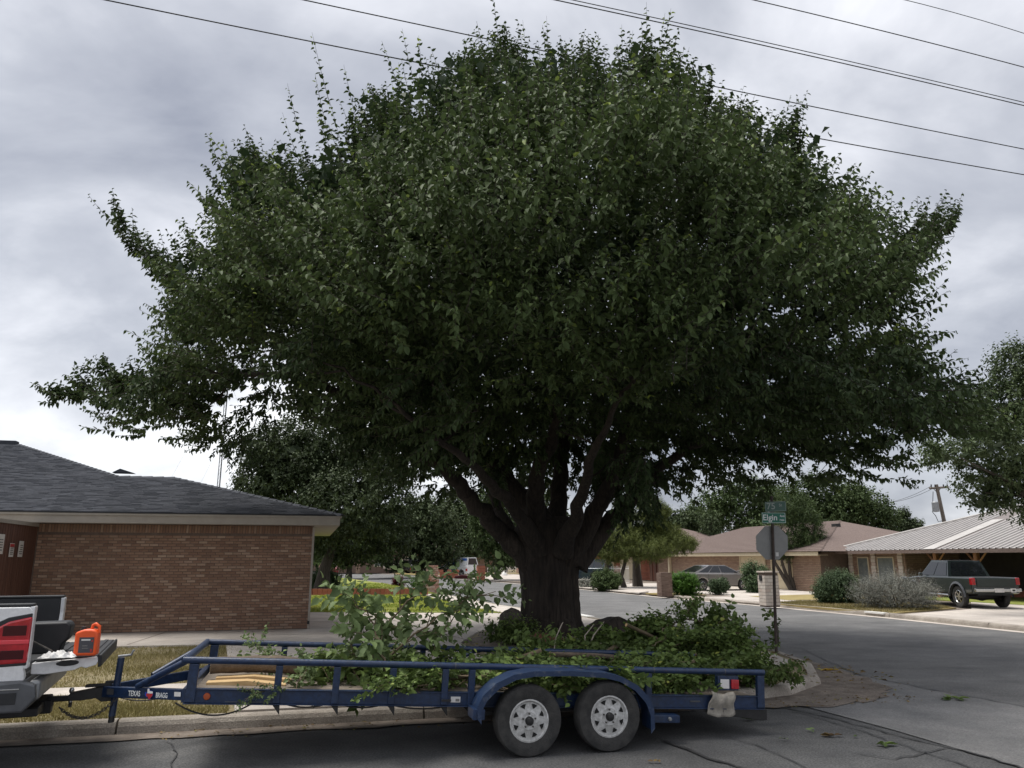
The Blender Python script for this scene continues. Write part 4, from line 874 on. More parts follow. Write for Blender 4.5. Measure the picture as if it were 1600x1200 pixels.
tpart('coupler_latch', lambda mb: (mb.box(-4.84, -4.60, YC-.025, YC+.025, .52, .55, TG), mb.box(-4.66, -4.52, YC-.02, YC+.02, .545, .575, TG)), M_black)
tpart('jack_tube', lambda mb: mb.tube([(-4.53, YC-.09, .24), (-4.53, YC-.09, .80)], .034, 12, T=TG), smooth=40, bevel=0)
tpart('jack_foot', lambda mb: (mb.tube([(-4.53, YC-.09, .18), (-4.53, YC-.09, .45)], .030, 12, T=TG)), M_black, smooth=40, bevel=0)
tpart('jack_crank', lambda mb: mb.tube([(-4.56, YC-.09, .815), (-4.48, YC-.11, .82), (-4.43, YC-.13, .825), (-4.42, YC-.13, .86), (-4.41, YC-.13, .87)], .012, 8, T=TG), M_tin, smooth=40, bevel=0)
# lettering and stickers on the near tongue beam: plane through the near beam
bx0, bx1 = -3.78, -4.66
ang = math.atan2((YC-.05)-(YN+.05), bx1-bx0)
def beampt(x): return YN+.05+(x-bx0)/(bx1-bx0)*(YC-.05-YN-.05)-.040
bd = math.atan2(beampt(-3.8)-beampt(-4.6), .8)
def onbeam(x, z): 
    X_, Y_, Z_ = TG(x, beampt(x)-.004, z)
    return Matrix.Translation((X_, Y_, Z_)) @ Matrix.Rotation(bd, 4, 'Z') @ Matrix.Rotation(-.045, 4, 'Y') @ Matrix.Rotation(rad(90), 4, 'X')
text_mesh('TEXAS', .072, M_signw, 'lettering', tr, onbeam(-4.36, .455) @ Matrix.Scale(.80, 4, (1, 0, 0)), .001)
text_mesh('BRAGG', .066, M_signw, 'lettering', tr, onbeam(-4.065, .450) @ Matrix.Scale(.74, 4, (1, 0, 0)), .001)
tx = [(0, .02), (.03, .02), (.03, .055), (.055, .055), (.06, .035), (.105, .03), (.11, .0), (.10, -.02), (.075, -.035), (.07, -.055), (.055, -.05), (.045, -.03), (.03, -.022), (.02, -.03), (-.005, -.005), (0, .02)]
Mx = onbeam(-4.18, .478)
for nm, m_, z0_, f_ in (('emblem', M_bluep, 0, lambda p: True),):
    mb = MB(); mb.face([tuple(Mx @ Vector((a, b, .0005))) for a, b in tx[:-1]]); mb.build('state_emblem', M_bluep, tr)
mb = MB(); mb.face([tuple(Mx @ Vector(p)) for p in ((.03, .02, .0015), (.03, .05, .0015), (.055, .05, .0015), (.06, .03, .0015), (.105, .027, .0015), (.107, .008, .0015), (.03, .008, .0015))]); mb.build('emblem_white_band', M_white, tr)
mb = MB(); mb.face([tuple(Mx @ Vector(p)) for p in ((.015, .006, .0015), (.107, .006, .0015), (.098, -.018, .0015), (.075, -.033, .0015), (.066, -.05, .0015), (.05, -.04, .0015), (.035, -.02, .0015), (.02, -.02, .0015))]); mb.build('emblem_red_band', M_redp, tr)
mb = MB(); mb.box(0, .10, 0, .055, .0005, .002, lambda x, y, z: tuple(onbeam(-4.60, .46) @ Vector((x, y, z)))); mb.build('coupler_sticker', M_greyp, tr)
mb = MB(); mb.box(0, .085, 0, .04, .0005, .002, lambda x, y, z: tuple(onbeam(-3.875, .468) @ Vector((x, y, z)))); mb.build('sticker', M_paper, tr)
def onside(x, z, w, h, m, name, d=.004, parent=None):
    mb = MB(); mb.box(x, x+w, YN-.024-d, YN-.02, z, z+h, TT); return mb.build(name, m, parent or tr)
mb = MB(); mb.lathe([(0, -.012), (.028, -.010), (.033, 0)], 16, 'y', TT(-3.57, YN-.012, .475)); mb.build('side_reflector', mat('reflector_orange', (.35, .07, .02), rough=.3), tr)
MB().box(-1.20, -1.10, YN-.01, YN-.004, .445, .50, TT).build('maker_plate', M_paper, tr); MB().box(-1.15, -1.11, YN-.013, YN-.010, .455, .48, TT).build('plate_print', M_printg, tr)
MB().box(-3.22, -3.10, YN-.012, YN-.002, .50, .515, TT).build('stake_pocket', M_bluew, tr); MB().box(-3.22, -3.10, YN-.012, YN-.002, .45, .458, TT).build('stake_pocket', M_bluew, tr)
MB().box(-3.40, -2.98, YN-.006, YN-.002, .425, .431, TT).build('scratch', M_greyp, tr)
MB().box(-1.30, -1.20, YN-.03, YN-.002, .455, .475, TT).build('stake_pocket', M_black, tr)
for x in (-1.18, -.1, 1.05, 1.92): 
    mb = MB(); mb.tube([TT(x, YN, .80), TT(x+.012, YN, .80)], .0345, 14); mb.build('weld_mark', M_greyp, tr)
# rear light bracket and lamp
tpart('light_bracket', lambda mb: mb.box(1.84, 2.10, YN-.01, YN+.06, .60, .76, TT), M_blue)
tpart('side_marker_lamp', lambda mb: mb.box(2.0, 2.09, YN-.04, YN-.01, .62, .72, TT), M_red)
tpart('lamp_decal', lambda mb: mb.box(1.87, 1.98, YN-.02, YN-.01, .62, .72, TT), M_paper)
mb = MB(); mb.lathe([(.0, -.02), (.018, -.018), (.022, 0)], 14, 'y', TT(1.18, YN-.16, .325)); mb.build('holder_pin', M_tin, tr)
mb = MB(); mb.box(1.50, 1.62, YN-.012, YN-.002, .475, .49, TT); mb.build('frame_label', M_greyp, tr)
# wiring hanging below the frame
def sag(a, b, d, n=14): a, b = Vector(a), Vector(b); return [a+(b-a)*(i/n)-Vector((0, 0, d*4*(i/n)*(1-i/n))) for i in range(n+1)]
for a, b, d in ((-3.85, -3.15, .11), (-2.85, -2.45, .03), (-2.3, -1.9, .03), (-1.8, -1.2, .035)):
    MB().tube(sag(TT(a, YN+.03, .41), TT(b, YN+.03, .41), d), .008, 6).build('wiring_cable', M_black, tr, smooth=60)
MB().tube(sag(TG(-4.5, YC-.1, .42), TG(-4.0, YC-.35, .42), .04), .006, 6).build('wiring_cable', M_black, tr, smooth=60)
# safety chain links
ca = Vector((-5.02, YC-.12, .50)); cb_ = Vector(TG(-4.50, YC-.16, .42)); pts = sag(ca, cb_, .14, 22)
for i in range(22):
    c = (pts[i]+pts[i+1])/2; d = (pts[i+1]-pts[i]).normalized(); side = d.cross(Vector((0, 1, 0))).normalized() if i % 2 else Vector((0, 1, 0))
    lp = [c+d*.026*math.cos(t)+side*.013*math.sin(t) for t in [2*math.pi*k/10 for k in range(11)]]
    MB().tube(lp, .0045, 5).build('chain_link', M_chain, tr)
# rag tied to the rear of the near rail
V = []; nx_, nz_ = 10, 8; mb = MB()
for j in range(nz_+1):
    for i in range(nx_+1):
        u = i/nx_; v = j/nz_; mb.v.append(TT(1.74+.26*u+(u-.5)*.10*v+.01*math.sin(v*9), YN-.045-.025*math.sin(u*14+v*3)-.02*math.sin(v*6), .60-.245*v-.03*math.sin(u*3.1)))
for j in range(nz_):
    for i in range(nx_): k = j*(nx_+1)+i; mb.f.append((k, k+1, k+nx_+2, k+nx_+1))
o = mb.build('hanging_rag', M_rag, None, smooth=80); o.location = (MX, MY, 0); o.rotation_euler = (0, 0, PSI)
sol = o.modifiers.new('solid', 'SOLIDIFY'); sol.thickness = .012
tag(o, 'dirty off-white canvas pouch hanging on the rear of the trailer rail below the red lamp', 'rag')

# ------------------------------------------------------------------ white pickup (its rear end shows at the left edge)
pk = empty('white_pickup', 'white pickup with its black tailgate lowered, towing the blue trailer', 'pickup truck', (0, 0, 0), PSI)
NY, FY = .12, 2.09; BX = -5.06; PHI = rad(21.8)
KX, KY = -4.527-(BX*math.cos(PHI)-NY*math.sin(PHI)), 7.557-(BX*math.sin(PHI)+NY*math.cos(PHI))
pk.location = (KX, KY, -.05); pk.rotation_euler = (0, 0, PHI)
def pp(name, fn, m, bevel=.01, smooth=None, parent=None): mb = MB(); fn(mb); return mb.build(name, m, parent or pk, bevel=bevel, smooth=smooth)
RX = -6.15; wr = .42
arch = [(RX+math.cos(math.pi*k/12)*.52*-1, .45+math.sin(math.pi*k/12)*.52) for k in range(13)]
for y0, sg in ((NY, 1), (FY, -1)):
    out = [(BX, .93), (BX-.02, 1.0), (BX, 1.52), (BX-.03, 1.555), (-7.35, 1.555), (-7.35, .70), (RX-.52, .66)] + arch + [(RX+.52, .70), (BX-.10, .72), (BX-.03, .80)]
    # outline order: top rear -> front -> bottom
    pp('bed_side', lambda mb: mb.prism(out, min(y0, y0+.09*sg), max(y0, y0+.09*sg), 'y'), M_tw, bevel=.022, smooth=30)
    pp('bed_rail_cap', lambda mb: mb.box(-7.35, BX-.0, min(y0+.01*sg, y0+.15*sg), max(y0+.01*sg, y0+.15*sg), 1.556, 1.585), M_plast)
    pp('bed_liner', lambda mb: mb.box(-7.3, BX-.03, min(y0+.092*sg, y0+.14*sg), max(y0+.092*sg, y0+.14*sg), 1.0, 1.556), M_plast)
    pp('end_post', lambda mb: mb.prism([(y0+.005*sg, 1.0), (y0+.005*sg, 1.56), (y0+.15*sg, 1.56), (y0+.13*sg, 1.40), (y0+.15*sg, 1.25), (y0+.12*sg, 1.0)], BX-.028, BX+.012, 'x'), M_tw)
    tl = pp('tail_light', lambda mb: mb.prism([(BX+.004, 1.05), (BX+.004, 1.47), (BX-.18, 1.43), (BX-.27, 1.38), (BX-.29, 1.09), (BX-.22, 1.045)], min(y0-.018*sg, y0+.10*sg), max(y0-.018*sg, y0+.10*sg), 'y'), M_red, bevel=.02)
    pp('lens_bar', lambda mb: mb.box(BX-.27, BX+.002, min(y0-.026*sg, y0-.017*sg), max(y0-.026*sg, y0-.017*sg), 1.225, 1.262), mat('lamp_red_bright', (.75, .06, .08), rough=.15, coat=1), parent=tl)
    pp('lens_inner', lambda mb: mb.box(BX-.22, BX-.03, min(y0-.0215*sg, y0-.017*sg), max(y0-.0215*sg, y0-.017*sg), 1.30, 1.39), M_redd, parent=tl)
    pp('lens_inner', lambda mb: mb.box(BX-.22, BX-.03, min(y0-.0215*sg, y0-.017*sg), max(y0-.0215*sg, y0-.017*sg), 1.09, 1.17), M_redd, parent=tl)
    pp('lamp_surround', lambda mb: mb.prism([(BX-.0, 1.03), (BX-.0, 1.50), (BX-.19, 1.465), (BX-.30, 1.41), (BX-.32, 1.07), (BX-.24, 1.02)], min(y0-.006*sg, y0+.05*sg), max(y0-.006*sg, y0+.05*sg), 'y'), M_plast)
    wheel(pk, RX, y0+.12*sg, .40, .26, M_chrome, -sg); wheel(pk, -9.85, y0+.12*sg, .40, .26, M_chrome, -sg)
pp('bed_floor', lambda mb: mb.box(-7.3, BX-.02, NY+.15, FY-.15, .93, .985), M_plast)
pp('bed_front', lambda mb: mb.box(-7.35, -7.31, NY+.05, FY-.05, .9, 1.55), M_tw)
# lowered tailgate
TGx0, TGx1 = BX+.02, BX+.58; ty0, ty1 = NY+.16, FY-.16
tgT = lambda x, y, z: (x, y, z-.025+(x-TGx0)*.03)
tg = pp('tailgate', lambda mb: mb.prism([(TGx0, .955), (TGx0+.12, .945), (TGx0+.36, .965), (TGx0+.42, .99), (TGx0+.46, .975), (TGx1-.01, 1.00), (TGx1, 1.03), (TGx1-.01, 1.075), (TGx0, 1.055)], ty0, ty1, 'y', tgT), M_tw, bevel=.008)
pp('tailgate_top', lambda mb: mb.prism([(TGx0+.01, ty0+.02), (TGx1-.005, ty0+.02), (TGx1-.005, ty1-.02), (TGx0+.01, ty1-.02)], 1.066, 1.088, 'z', tgT), M_plast, parent=tg)
for i in range(5): pp('tailgate_rib', lambda mb: mb.box(TGx0+.06+i*.10, TGx0+.10+i*.10, ty0+.06, ty1-.06, 1.089, 1.097, tgT), M_plast, parent=tg, bevel=.003)
pp('tailgate_face', lambda mb: mb.box(TGx1+.001, TGx1+.03, ty0+.01, ty1-.01, .975, 1.09, tgT), M_plast, parent=tg)
pp('latch', lambda mb: mb.prism([(TGx0+.30+.10*math.cos(t), 1.035+.028*math.sin(t)) for t in [2*math.pi*k/14 for k in range(14)]], ty0-.012, ty0+.004, 'y', tgT), M_plast, parent=tg)
for y in (ty0-.005, ty1+.005): MB().tube([(BX-.01, y, 1.24), (TGx0+.15, y, 1.14), (TGx0+.25, y, 1.05)], .008, 6).build('tailgate_cable', M_chain, pk)
# bumper
pp('rear_bumper', lambda mb: mb.prism([(NY-.03, .64), (NY-.03, .90), (NY+.2, .905), (FY-.2, .905), (FY+.03, .90), (FY+.03, .64), (FY-.25, .60), (NY+.25, .60)], BX-.30, BX+.02, 'x'), M_greyp, bevel=.03)
pp('bumper_end', lambda mb: mb.prism([(BX-.6, .86), (BX-.02, .90), (BX+.10, .86), (BX+.12, .74), (BX+.02, .62), (BX-.6, .63)], NY-.045, NY+.04, 'y'), M_greyp, bevel=.02)
pp('bumper_corner', lambda mb: mb.box(BX+.021, BX+.12, NY+.12, FY-.12, .70, .88), M_tin, bevel=.03)
pp('bumper_recess', lambda mb: mb.box(BX-.24, BX-.04, NY-.052, NY-.045, .70, .80), M_plast, bevel=.002)
pp('bumper_trim', lambda mb: mb.box(BX-.28, BX-.02, NY-.055, NY-.045, .825, .835), M_chrome, bevel=.002)
pp('rear_panel', lambda mb: mb.box(BX-.05, BX-.0, NY+.1, FY-.1, .86, .95), M_plast)
pp('receiver_hitch', lambda mb: (mb.box(BX-.3, BX+.06, 1.15-.45, 1.15+.45, .48, .56), mb.box(BX+.0, BX+.12, 1.08, 1.22, .44, .57)), M_black)
pp('ball_mount', lambda mb: (mb.box(BX+.10, BX+.37, 1.11, 1.19, .545, .595), mb.box(BX+.07, BX+.13, 1.11, 1.19, .50, .60)), M_black)
MB().lathe([(0, .075), (.018, .072), (.026, .05), (.024, .03), (.014, .015), (.02, .0), (.02, -.07), (.0, -.075)], 16, 'z', (BX+.285, 1.15, .60)).build('tow_ball', M_chrome, pk, smooth=50)
MB().tube([(BX+.285, 1.15, .545), (BX+.285, 1.15, .48)], .018, 8).build('ball_nut', M_chain, pk)
for ch in pk.children:
    if ch.name.startswith('wheel'): ch.location.z += .05
# cab and bonnet, outside the frame
pp('cab_body', lambda mb: mb.prism([(-7.42, .55), (-7.42, 1.5), (-9.1, 1.5), (-10.6, 1.38), (-10.85, 1.2), (-10.85, .6), (-10.38, .6)] + [(-9.85-math.cos(math.pi*k/8)*.5, .45+math.sin(math.pi*k/8)*.5) for k in range(9)] + [(-9.33, .55)], NY, FY, 'y'), M_tw, bevel=.04, smooth=35)
mb = MB(); A = [(-7.45, NY+.05, 1.5), (-7.6, NY+.2, 2.0), (-8.7, NY+.2, 2.0), (-9.4, NY+.05, 1.5)]; B = [(x, FY+NY-y, z) for x, y, z in A]
mb.face(A); mb.face(B[::-1]); [mb.face([A[i], B[i], B[i+1], A[i+1]]) for i in range(3)]; mb.build('cabin', M_tw, pk, bevel=.04)
for y, sg in ((NY+.05, -1), (FY-.05, 1)):
    mb = MB(); mb.face([(-7.6, y+.0*sg+.02*sg, 1.56), (-7.68, y-.11*sg+.02*sg, 1.93), (-8.62, y-.11*sg+.02*sg, 1.93), (-9.15, y+.02*sg, 1.56)]); mb.build('side_window', M_glassd, pk)

# things on the tailgate
def tl_(x, y, z=0): return (MX+x*math.cos(PSI)-y*math.sin(PSI), MY+x*math.sin(PSI)+y*math.cos(PSI), z)
jx, jy, jz = BX+.47, NY+.42, 1.10
jg = empty('fuel_jug', 'orange plastic jug with dark label standing on the lowered tailgate', 'jug', (*G(134, 1024, 1.035), 1.035), PHI+rad(-12)); jg.scale = (.80, .80, .86)
def jugT(x, y, z): return (x, y, z)
mb = MB(); prof = [(-.125, 0), (.125, 0), (.13, .02), (.13, .235), (.105, .275), (.06, .285), (-.03, .285), (-.075, .272), (-.13, .25), (-.13, .02)]
mb.prism(prof, -.065, .065, 'y'); mb.build('body', M_orange, jg, bevel=.022, smooth=50)
MB().tube([(.035, 0, .275), (.045, 0, .325), (.075, 0, .34), (.12, 0, .31), (.122, 0, .24)], .019, 10).build('handle', M_orange, jg, smooth=60)
MB().lathe([(0, .315), (.028, .312), (.030, .27)], 18, 'z', (-.055, 0, 0)).build('cap', mat('jug_cap', (.02, .02, .02), rough=.5), jg, smooth=40)
lb = MB().box(-.07, .095, -.0705, -.0655, .035, .20).build('label', M_lab, jg)
MB().box(-.045, .055, -.0725, -.0706, .165, .180).build('label_heading', M_white, lb)
MB().box(-.03, .03, -.0725, -.0706, .105, .113).build('label_line', M_printg, lb); MB().box(-.03, .04, -.0725, -.0706, .08, .086).build('label_line', M_printg, lb)
MB().box(.065, .085, -.0725, -.0706, .045, .075).build('label_stamp', M_redp, lb); MB().box(.07, .085, -.0725, -.0706, .15, .17).build('label_stamp', M_redp, lb)
# crumpled white cloth
mb = MB(); nx_, ny_ = 22, 12
for j in range(ny_+1):
    for i in range(nx_+1):
        u, v = i/nx_-.5, j/ny_-.5; e = max(0, 1-(u*2)**2)*max(0, 1-(v*2)**2)
        mb.v.append((u*.30+.012*math.sin(v*19), v*.14+.01*math.sin(u*23), .003+e**.6*(.035+.022*math.sin(u*17+v*9)+.016*math.sin(u*31-v*21))+.012*(1 if u > .1 else 0)*e))
for j in range(ny_):
    for i in range(nx_): k = j*(nx_+1)+i; mb.f.append((k, k+1, k+nx_+2, k+nx_+1))
o = mb.build('work_gloves', M_cloth, None, smooth=80); o.location = (*G(90, 1027, 1.032), 1.030); o.rotation_euler = (0, 0, PHI-.1)
tag(o, 'crumpled white cloth lying on the lowered tailgate by the black case', 'cloth')
o = MB().prism([(-.17, 0), (.15, 0), (.17, .10), (.23, .16), (.24, .30), (.20, .34), (-.17, .335)], -.16, .16, 'y').build('saw_case', M_plast, None, bevel=.02, smooth=40)
o.location = (*G(72, 1019, 1.02), 1.015); o.rotation_euler = (0, 0, PHI); o.scale = (.9, .9, .9); tag(o, 'black plastic case standing at the bed opening behind the tail light', 'case')

# ------------------------------------------------------------------ the big mulberry tree
TX, TY = 0.86, 18.4
mul = empty('mulberry_tree', 'huge dark green broad mulberry tree with a thick furrowed trunk in the middle', 'tree', (TX, TY, .15))
YC_ = 17.6
OUT = [(65, 626), (100, 606), (145, 590), (150, 572), (205, 588), (275, 560), (262, 520), (258, 478), (215, 450), (178, 408), (198, 362), (245, 402), (322, 378), (318, 330), (330, 290), (365, 240), (400, 222), (440, 236), (500, 238), (525, 195), (565, 150), (640, 135), (700, 85), (760, 72), (800, 38), (850, 85), (900, 62), (925, 50), (960, 95), (990, 70), (1062, 98), (1120, 128), (1200, 190), (1310, 188), (1268, 245), (1340, 292), (1385, 325), (1432, 350), (1512, 352), (1490, 400), (1440, 440), (1412, 480), (1432, 530), (1420, 572), (1475, 606), (1446, 640), (1455, 672), (1420, 705), (1372, 742), (1290, 750), (1200, 752), (1130, 735), (1060, 738), (1010, 738), (960, 745), (880, 748), (760, 748), (700, 748), (640, 730), (590, 700), (540, 650), (480, 610), (430, 598), (380, 640), (330, 682), (240, 658), (225, 630), (170, 640), (130, 630), (80, 636)]
OP = np.array([(GY(x, y, YC_)[0], GY(x, y, YC_)[2]) for x, y in OUT])
EXT = np.array([(GY(x, y, YC_)[0], GY(x, y, YC_)[2]) for x, y in OUT if y < 600 or x > 1460 or x < 70])
def seg_dist(P, poly, closed=True):
    d = np.full(len(P), 1e9); n = len(poly)
    for i in range(n if closed else n-1):
        a, b = poly[i], poly[(i+1) % n]; ab = b-a; t = np.clip(((P-a)@ab)/(ab@ab+1e-9), 0, 1); d = np.minimum(d, np.linalg.norm(P-(a+t[:, None]*ab), axis=1))
    return d
def inside(P, poly):
    x, y = poly[:, 0], poly[:, 1]; ins = np.zeros(len(P), bool); j = len(poly)-1
    for i in range(len(poly)):
        c = ((y[i] > P[:, 1]) != (y[j] > P[:, 1])) & (P[:, 0] < (x[j]-x[i])*(P[:, 1]-y[i])/(y[j]-y[i]+1e-12)+x[i]); ins ^= c; j = i
    return ins
rs = np.random.RandomState(21)
lo, hi = OP.min(0), OP.max(0)
TOPC = OP[[i for i, (x, y) in enumerate(OUT) if not (y > 585 and 240 < x < 1440)]]
def depth_half(P):
    # distance to the upper/side outline only (the underside is flat)
    d = seg_dist(P, TOPC, False); dm = 4.6; k = np.clip(d/dm, 0, 1)
    xs = np.abs(P[:, 0]-.9)/11.5
    return 7.0*np.sqrt(np.clip(1-(1-k)**2, 0, 1))*np.sqrt(np.clip(1-xs**2*.6, .1, 1)), d
def sample(n): 
    out = []
    while sum(map(len, out)) < n:
        p = lo+rs.rand(4000, 2)*(hi-lo); out.append(p[inside(p, OP)])
    return np.concatenate(out)[:n]
C = []; Nn_ = []; typ = []
p = sample(2600); Dh, dd = depth_half(p); din = seg_dist(p, OP)
# front/back shells
keep = []
def addc(x, y, z, nx, ny, nz, t, r): CB[len(C)] = (x, y, z); C.append((x, y, z)); Nn_.append((nx, ny, nz)); typ.append((t, r))
OUTP = np.array(OUT, float)
def px_(x, y, z):
    d = y*CT+(z-H)*ST; return np.array([[800+F*x/d, 600-F*((z-H)*CT-y*ST)/d]])
def fit(x, y, z, m):
    # keep a clump inside the crown: pull it toward the crown's core while it would poke out of the outline
    for _ in range(30):
        q = px_(x, y, z)
        if inside(q, OUTP)[0] and seg_dist(q, OUTP)[0] > m*F/y: break
        x += (.9-x)*.035; z += (7.2-z)*.035; y += (YC_-y)*.02
    return x, y, z
CB = np.full((9000, 3), 1e6)
def accept(x, y, z, rmin):
    n = len(C); return n == 0 or ((CB[:n]-(x, y, z))**2).sum(1).min() >= rmin*rmin
cx_, cz_ = .9, 6.0
for i in range(len(p)):
    x, z = p[i]; side = -1 if i % 5 < 3 else 1
    k = 1-.22*rs.rand()
    y = YC_+side*Dh[i]*k
    if side < 0:                                  # keep the front shell inside the outline as seen from the street
        if z < 4.5: z = 4.5+rs.rand()*.8
    x, y, z = fit(x, y, z, 1.65 if z > 8.5 else 1.25 if z > 7 else .75) if z > 5.2 else (x, y, z)
    if not accept(x, y, z, 1.02): continue
    hol = noise.noise(Vector((x*.30, z*.34+5, side*4.0)))*1.6+noise.noise(Vector((x*.75, z*.8, 9)))*.8   # bays and ledges in the leaf mass
    y -= side*max(-.2, hol)*2.4
    if hol > .55 and rs.rand() < .5: continue
    nrmv = np.array([(x-cx_)/10, (y-YC_)/7, (z-cz_)/8]); nrmv /= np.linalg.norm(nrmv)
    addc(x, y, z, *nrmv, 'shell', .95)
# rim clumps all along the outline, two rows, so the arms of the crown stay leafy to the tip
for inset, step, sep, rr0 in ((.62, .40, .36, .45), (1.35, .55, .55, .7), (2.1, .8, .8, .8)):
    for i in range(len(OP)):
        a, b = OP[i], OP[(i+1) % len(OP)]; n = max(1, int(np.linalg.norm(b-a)/step)); t_ = (b-a)/np.linalg.norm(b-a); inw = np.array([t_[1], -t_[0]])
        if not inside((((a+b)/2+inw*.15))[None], OP)[0]: inw = -inw
        for k in range(n):
            q = a+(b-a)*(k+.5)/n; inn = q+inw*inset*(1.25 if q[1] > 9.5 else .45 if q[0] < -9.5 else .75 if abs(q[0]-.9) > 8.5 else 1)
            if not inside(inn[None], OP)[0] or seg_dist(inn[None], OP)[0] < inset*.55: continue
            y = YC_+rs.randn()*(1.0 if inset < 1 else 1.8)*(0.35 if q[0] < -7 else 1)
            f = y/YC_; x_, z_ = inn[0]*f, H+(inn[1]-H)*f
            if accept(x_, y, z_, sep):
                v = q-np.array([.9, 6.0]); v = v/np.linalg.norm(v); addc(x_, y, z_, v[0], 0, v[1], 'rim' if inset < .7 else 'shell', rr0)
# long leafy sprays standing proud of the street side of the crown
for px, py in [(600, 490), (655, 505), (720, 515), (790, 520), (540, 530), (470, 550), (420, 560), (980, 560), (1040, 535), (925, 585), (1000, 500), (760, 410), (845, 330), (725, 380), (1090, 300), (1010, 280), (1180, 320), (940, 300), (620, 290), (555, 380), (450, 450), (1240, 430), (890, 520), (380, 400), (1130, 420), (700, 250), (820, 200), (1330, 500), (330, 560)]:
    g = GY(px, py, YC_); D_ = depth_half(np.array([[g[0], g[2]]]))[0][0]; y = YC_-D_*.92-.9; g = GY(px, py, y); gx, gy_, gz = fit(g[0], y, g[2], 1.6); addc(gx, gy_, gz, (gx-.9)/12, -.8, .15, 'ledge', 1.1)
# the thin outlying arms
for px, py in [(92, 622), (112, 614), (135, 606), (158, 600), (182, 602), (206, 602), (232, 598), (258, 592), (165, 582), (120, 622), (1492, 360), (1468, 366), (1440, 376), (1412, 384), (1462, 612), (1436, 630), (202, 372), (206, 392), (228, 408)]:
    g = GY(px, py, YC_); addc(g[0], YC_+rs.randn()*.25, g[2], -.9 if px < 800 else .9, 0, .15, 'rim', .3)
for i in range(34):
    y = 15.2+2.2*rs.rand(); g = GY(540+190*rs.rand(), 640+75*rs.rand(), y); addc(g[0], y, g[2], -.2, 0, -.6, 'hang', .6)
# leaves hanging among the lower limbs
for i in range(150):
    y = YC_+(rs.rand()-.5)*7; g = GY(770+250*rs.rand(), 715+110*rs.rand()**1.6, y)
    if abs(g[0]-.9) < .5+.5*(5.2-g[2]): continue
    addc(g[0], y, g[2], 0, 0, -.6, 'hang', .5)
for i in range(900):
    a = rs.rand()*6.28; r = math.sqrt(rs.rand()); x = .9+math.cos(a)*r*9.2; y = YC_+math.sin(a)*r*6.6; z = 4.55+rs.rand()*1.0+(1-r)*1.3
    if not inside(np.array([[x, z]]), OP)[0]: continue
    if accept(x, y, z, .85): addc(x, y, z, (x-.9)/14, (y-YC_)/14, -.25, 'under', .8)
for i in range(1500):
    q = p[rs.randint(len(p))]*1.0; D_ = depth_half(q[None])[0][0]; y = YC_+(rs.rand()*2-1)*D_*.75; z = q[1]; q[0], y, z = fit(q[0], y, z, .8)
    if accept(q[0], y, z, .85): addc(q[0], y, z, (q[0]-.9)/10, 0, .5, 'inner', .9)
C = np.array(C); Nn_ = np.array(Nn_); T_ = [t for t, r in typ]
per = {'shell': 24, 'rim': 8, 'under': 12, 'inner': 5, 'hang': 4, 'ledge': 46}
P = []; D = []; Ls = []; bt = []
for c, n, (t, r) in zip(C, Nn_, typ):
    k = per[t]; off = nrm(rs.randn(k, 3))*r*(rs.rand(k, 1)**.5)*[1, 1, .8]
    high = c[2] > 8.5
    up = .75 if high else (.18 if t not in ('under', 'hang') else -.3)
    if t == 'rim': up = 1.1 if c[2] > 8 else (.25 if c[2] > 5.5 else -.05)
    if t in ('shell', 'ledge'):                              # a spray: flat fan reaching outward, upright plumes near the top
        ax_ = n*[1, 1, .35]+np.array([0, 0, 1.1 if c[2] > 11 else .45 if high else .05]); ax_ = ax_/np.linalg.norm(ax_); sdv = np.cross(ax_, [0, 0, 1.]); sdv = sdv/(np.linalg.norm(sdv)+1e-6); upv = np.cross(sdv, ax_)
        al = rs.rand(k, 1)*1.3-.4; la = rs.randn(k, 1)*(.42-.16*al); off = ax_*al+sdv*la+upv*rs.randn(k, 1)*.20*(1 if not high else 1.4)
    d = n*(.8 if t != 'rim' else .9)+np.array([0, 0, up])+off*.55+rs.randn(k, 3)*.28
    P.append(c+off*(.55 if t not in ('shell', 'ledge') else .95 if t == 'shell' else 1.35)-n*.15); D.append(d); Ls.append((.55+.55*rs.rand(k))*(1.05 if (t == 'rim' and high) else .9 if t != 'rim' else .62))
    clump = rs.rand()
    bt.append(np.full(k, {'shell': .12+.33*clump, 'rim': .12, 'under': 0, 'inner': 0, 'hang': 0, 'ledge': .38}[t])+rs.rand(k)*.08)  # ledge sprays tinted lighter as if lit, inner and lower ones darker as if shaded
P = np.concatenate(P); D = np.concatenate(D); Ls = np.concatenate(Ls); bt = np.concatenate(bt)
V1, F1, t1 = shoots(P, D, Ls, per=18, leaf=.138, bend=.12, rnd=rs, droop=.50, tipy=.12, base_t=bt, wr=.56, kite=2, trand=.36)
big_ = [i for i, (t, r) in enumerate(typ) if t == 'inner' and seg_dist(C[i][None][:, [0, 2]], OP)[0] > 1.7 and abs(C[i][1]-YC_) < depth_half(C[i][None][:, [0, 2]])[0][0]*.6]; kk = 26; Pb = np.repeat(C[big_], kk, 0)+rs.randn(len(big_)*kk, 3)*.42; Db = rs.randn(len(Pb), 3)
V3, F3, t3 = shoots(Pb, Db, np.full(len(Pb), .5), per=4, leaf=.26, bend=0, rnd=rs, droop=.6, base_t=np.zeros(len(Pb)), wr=.75)
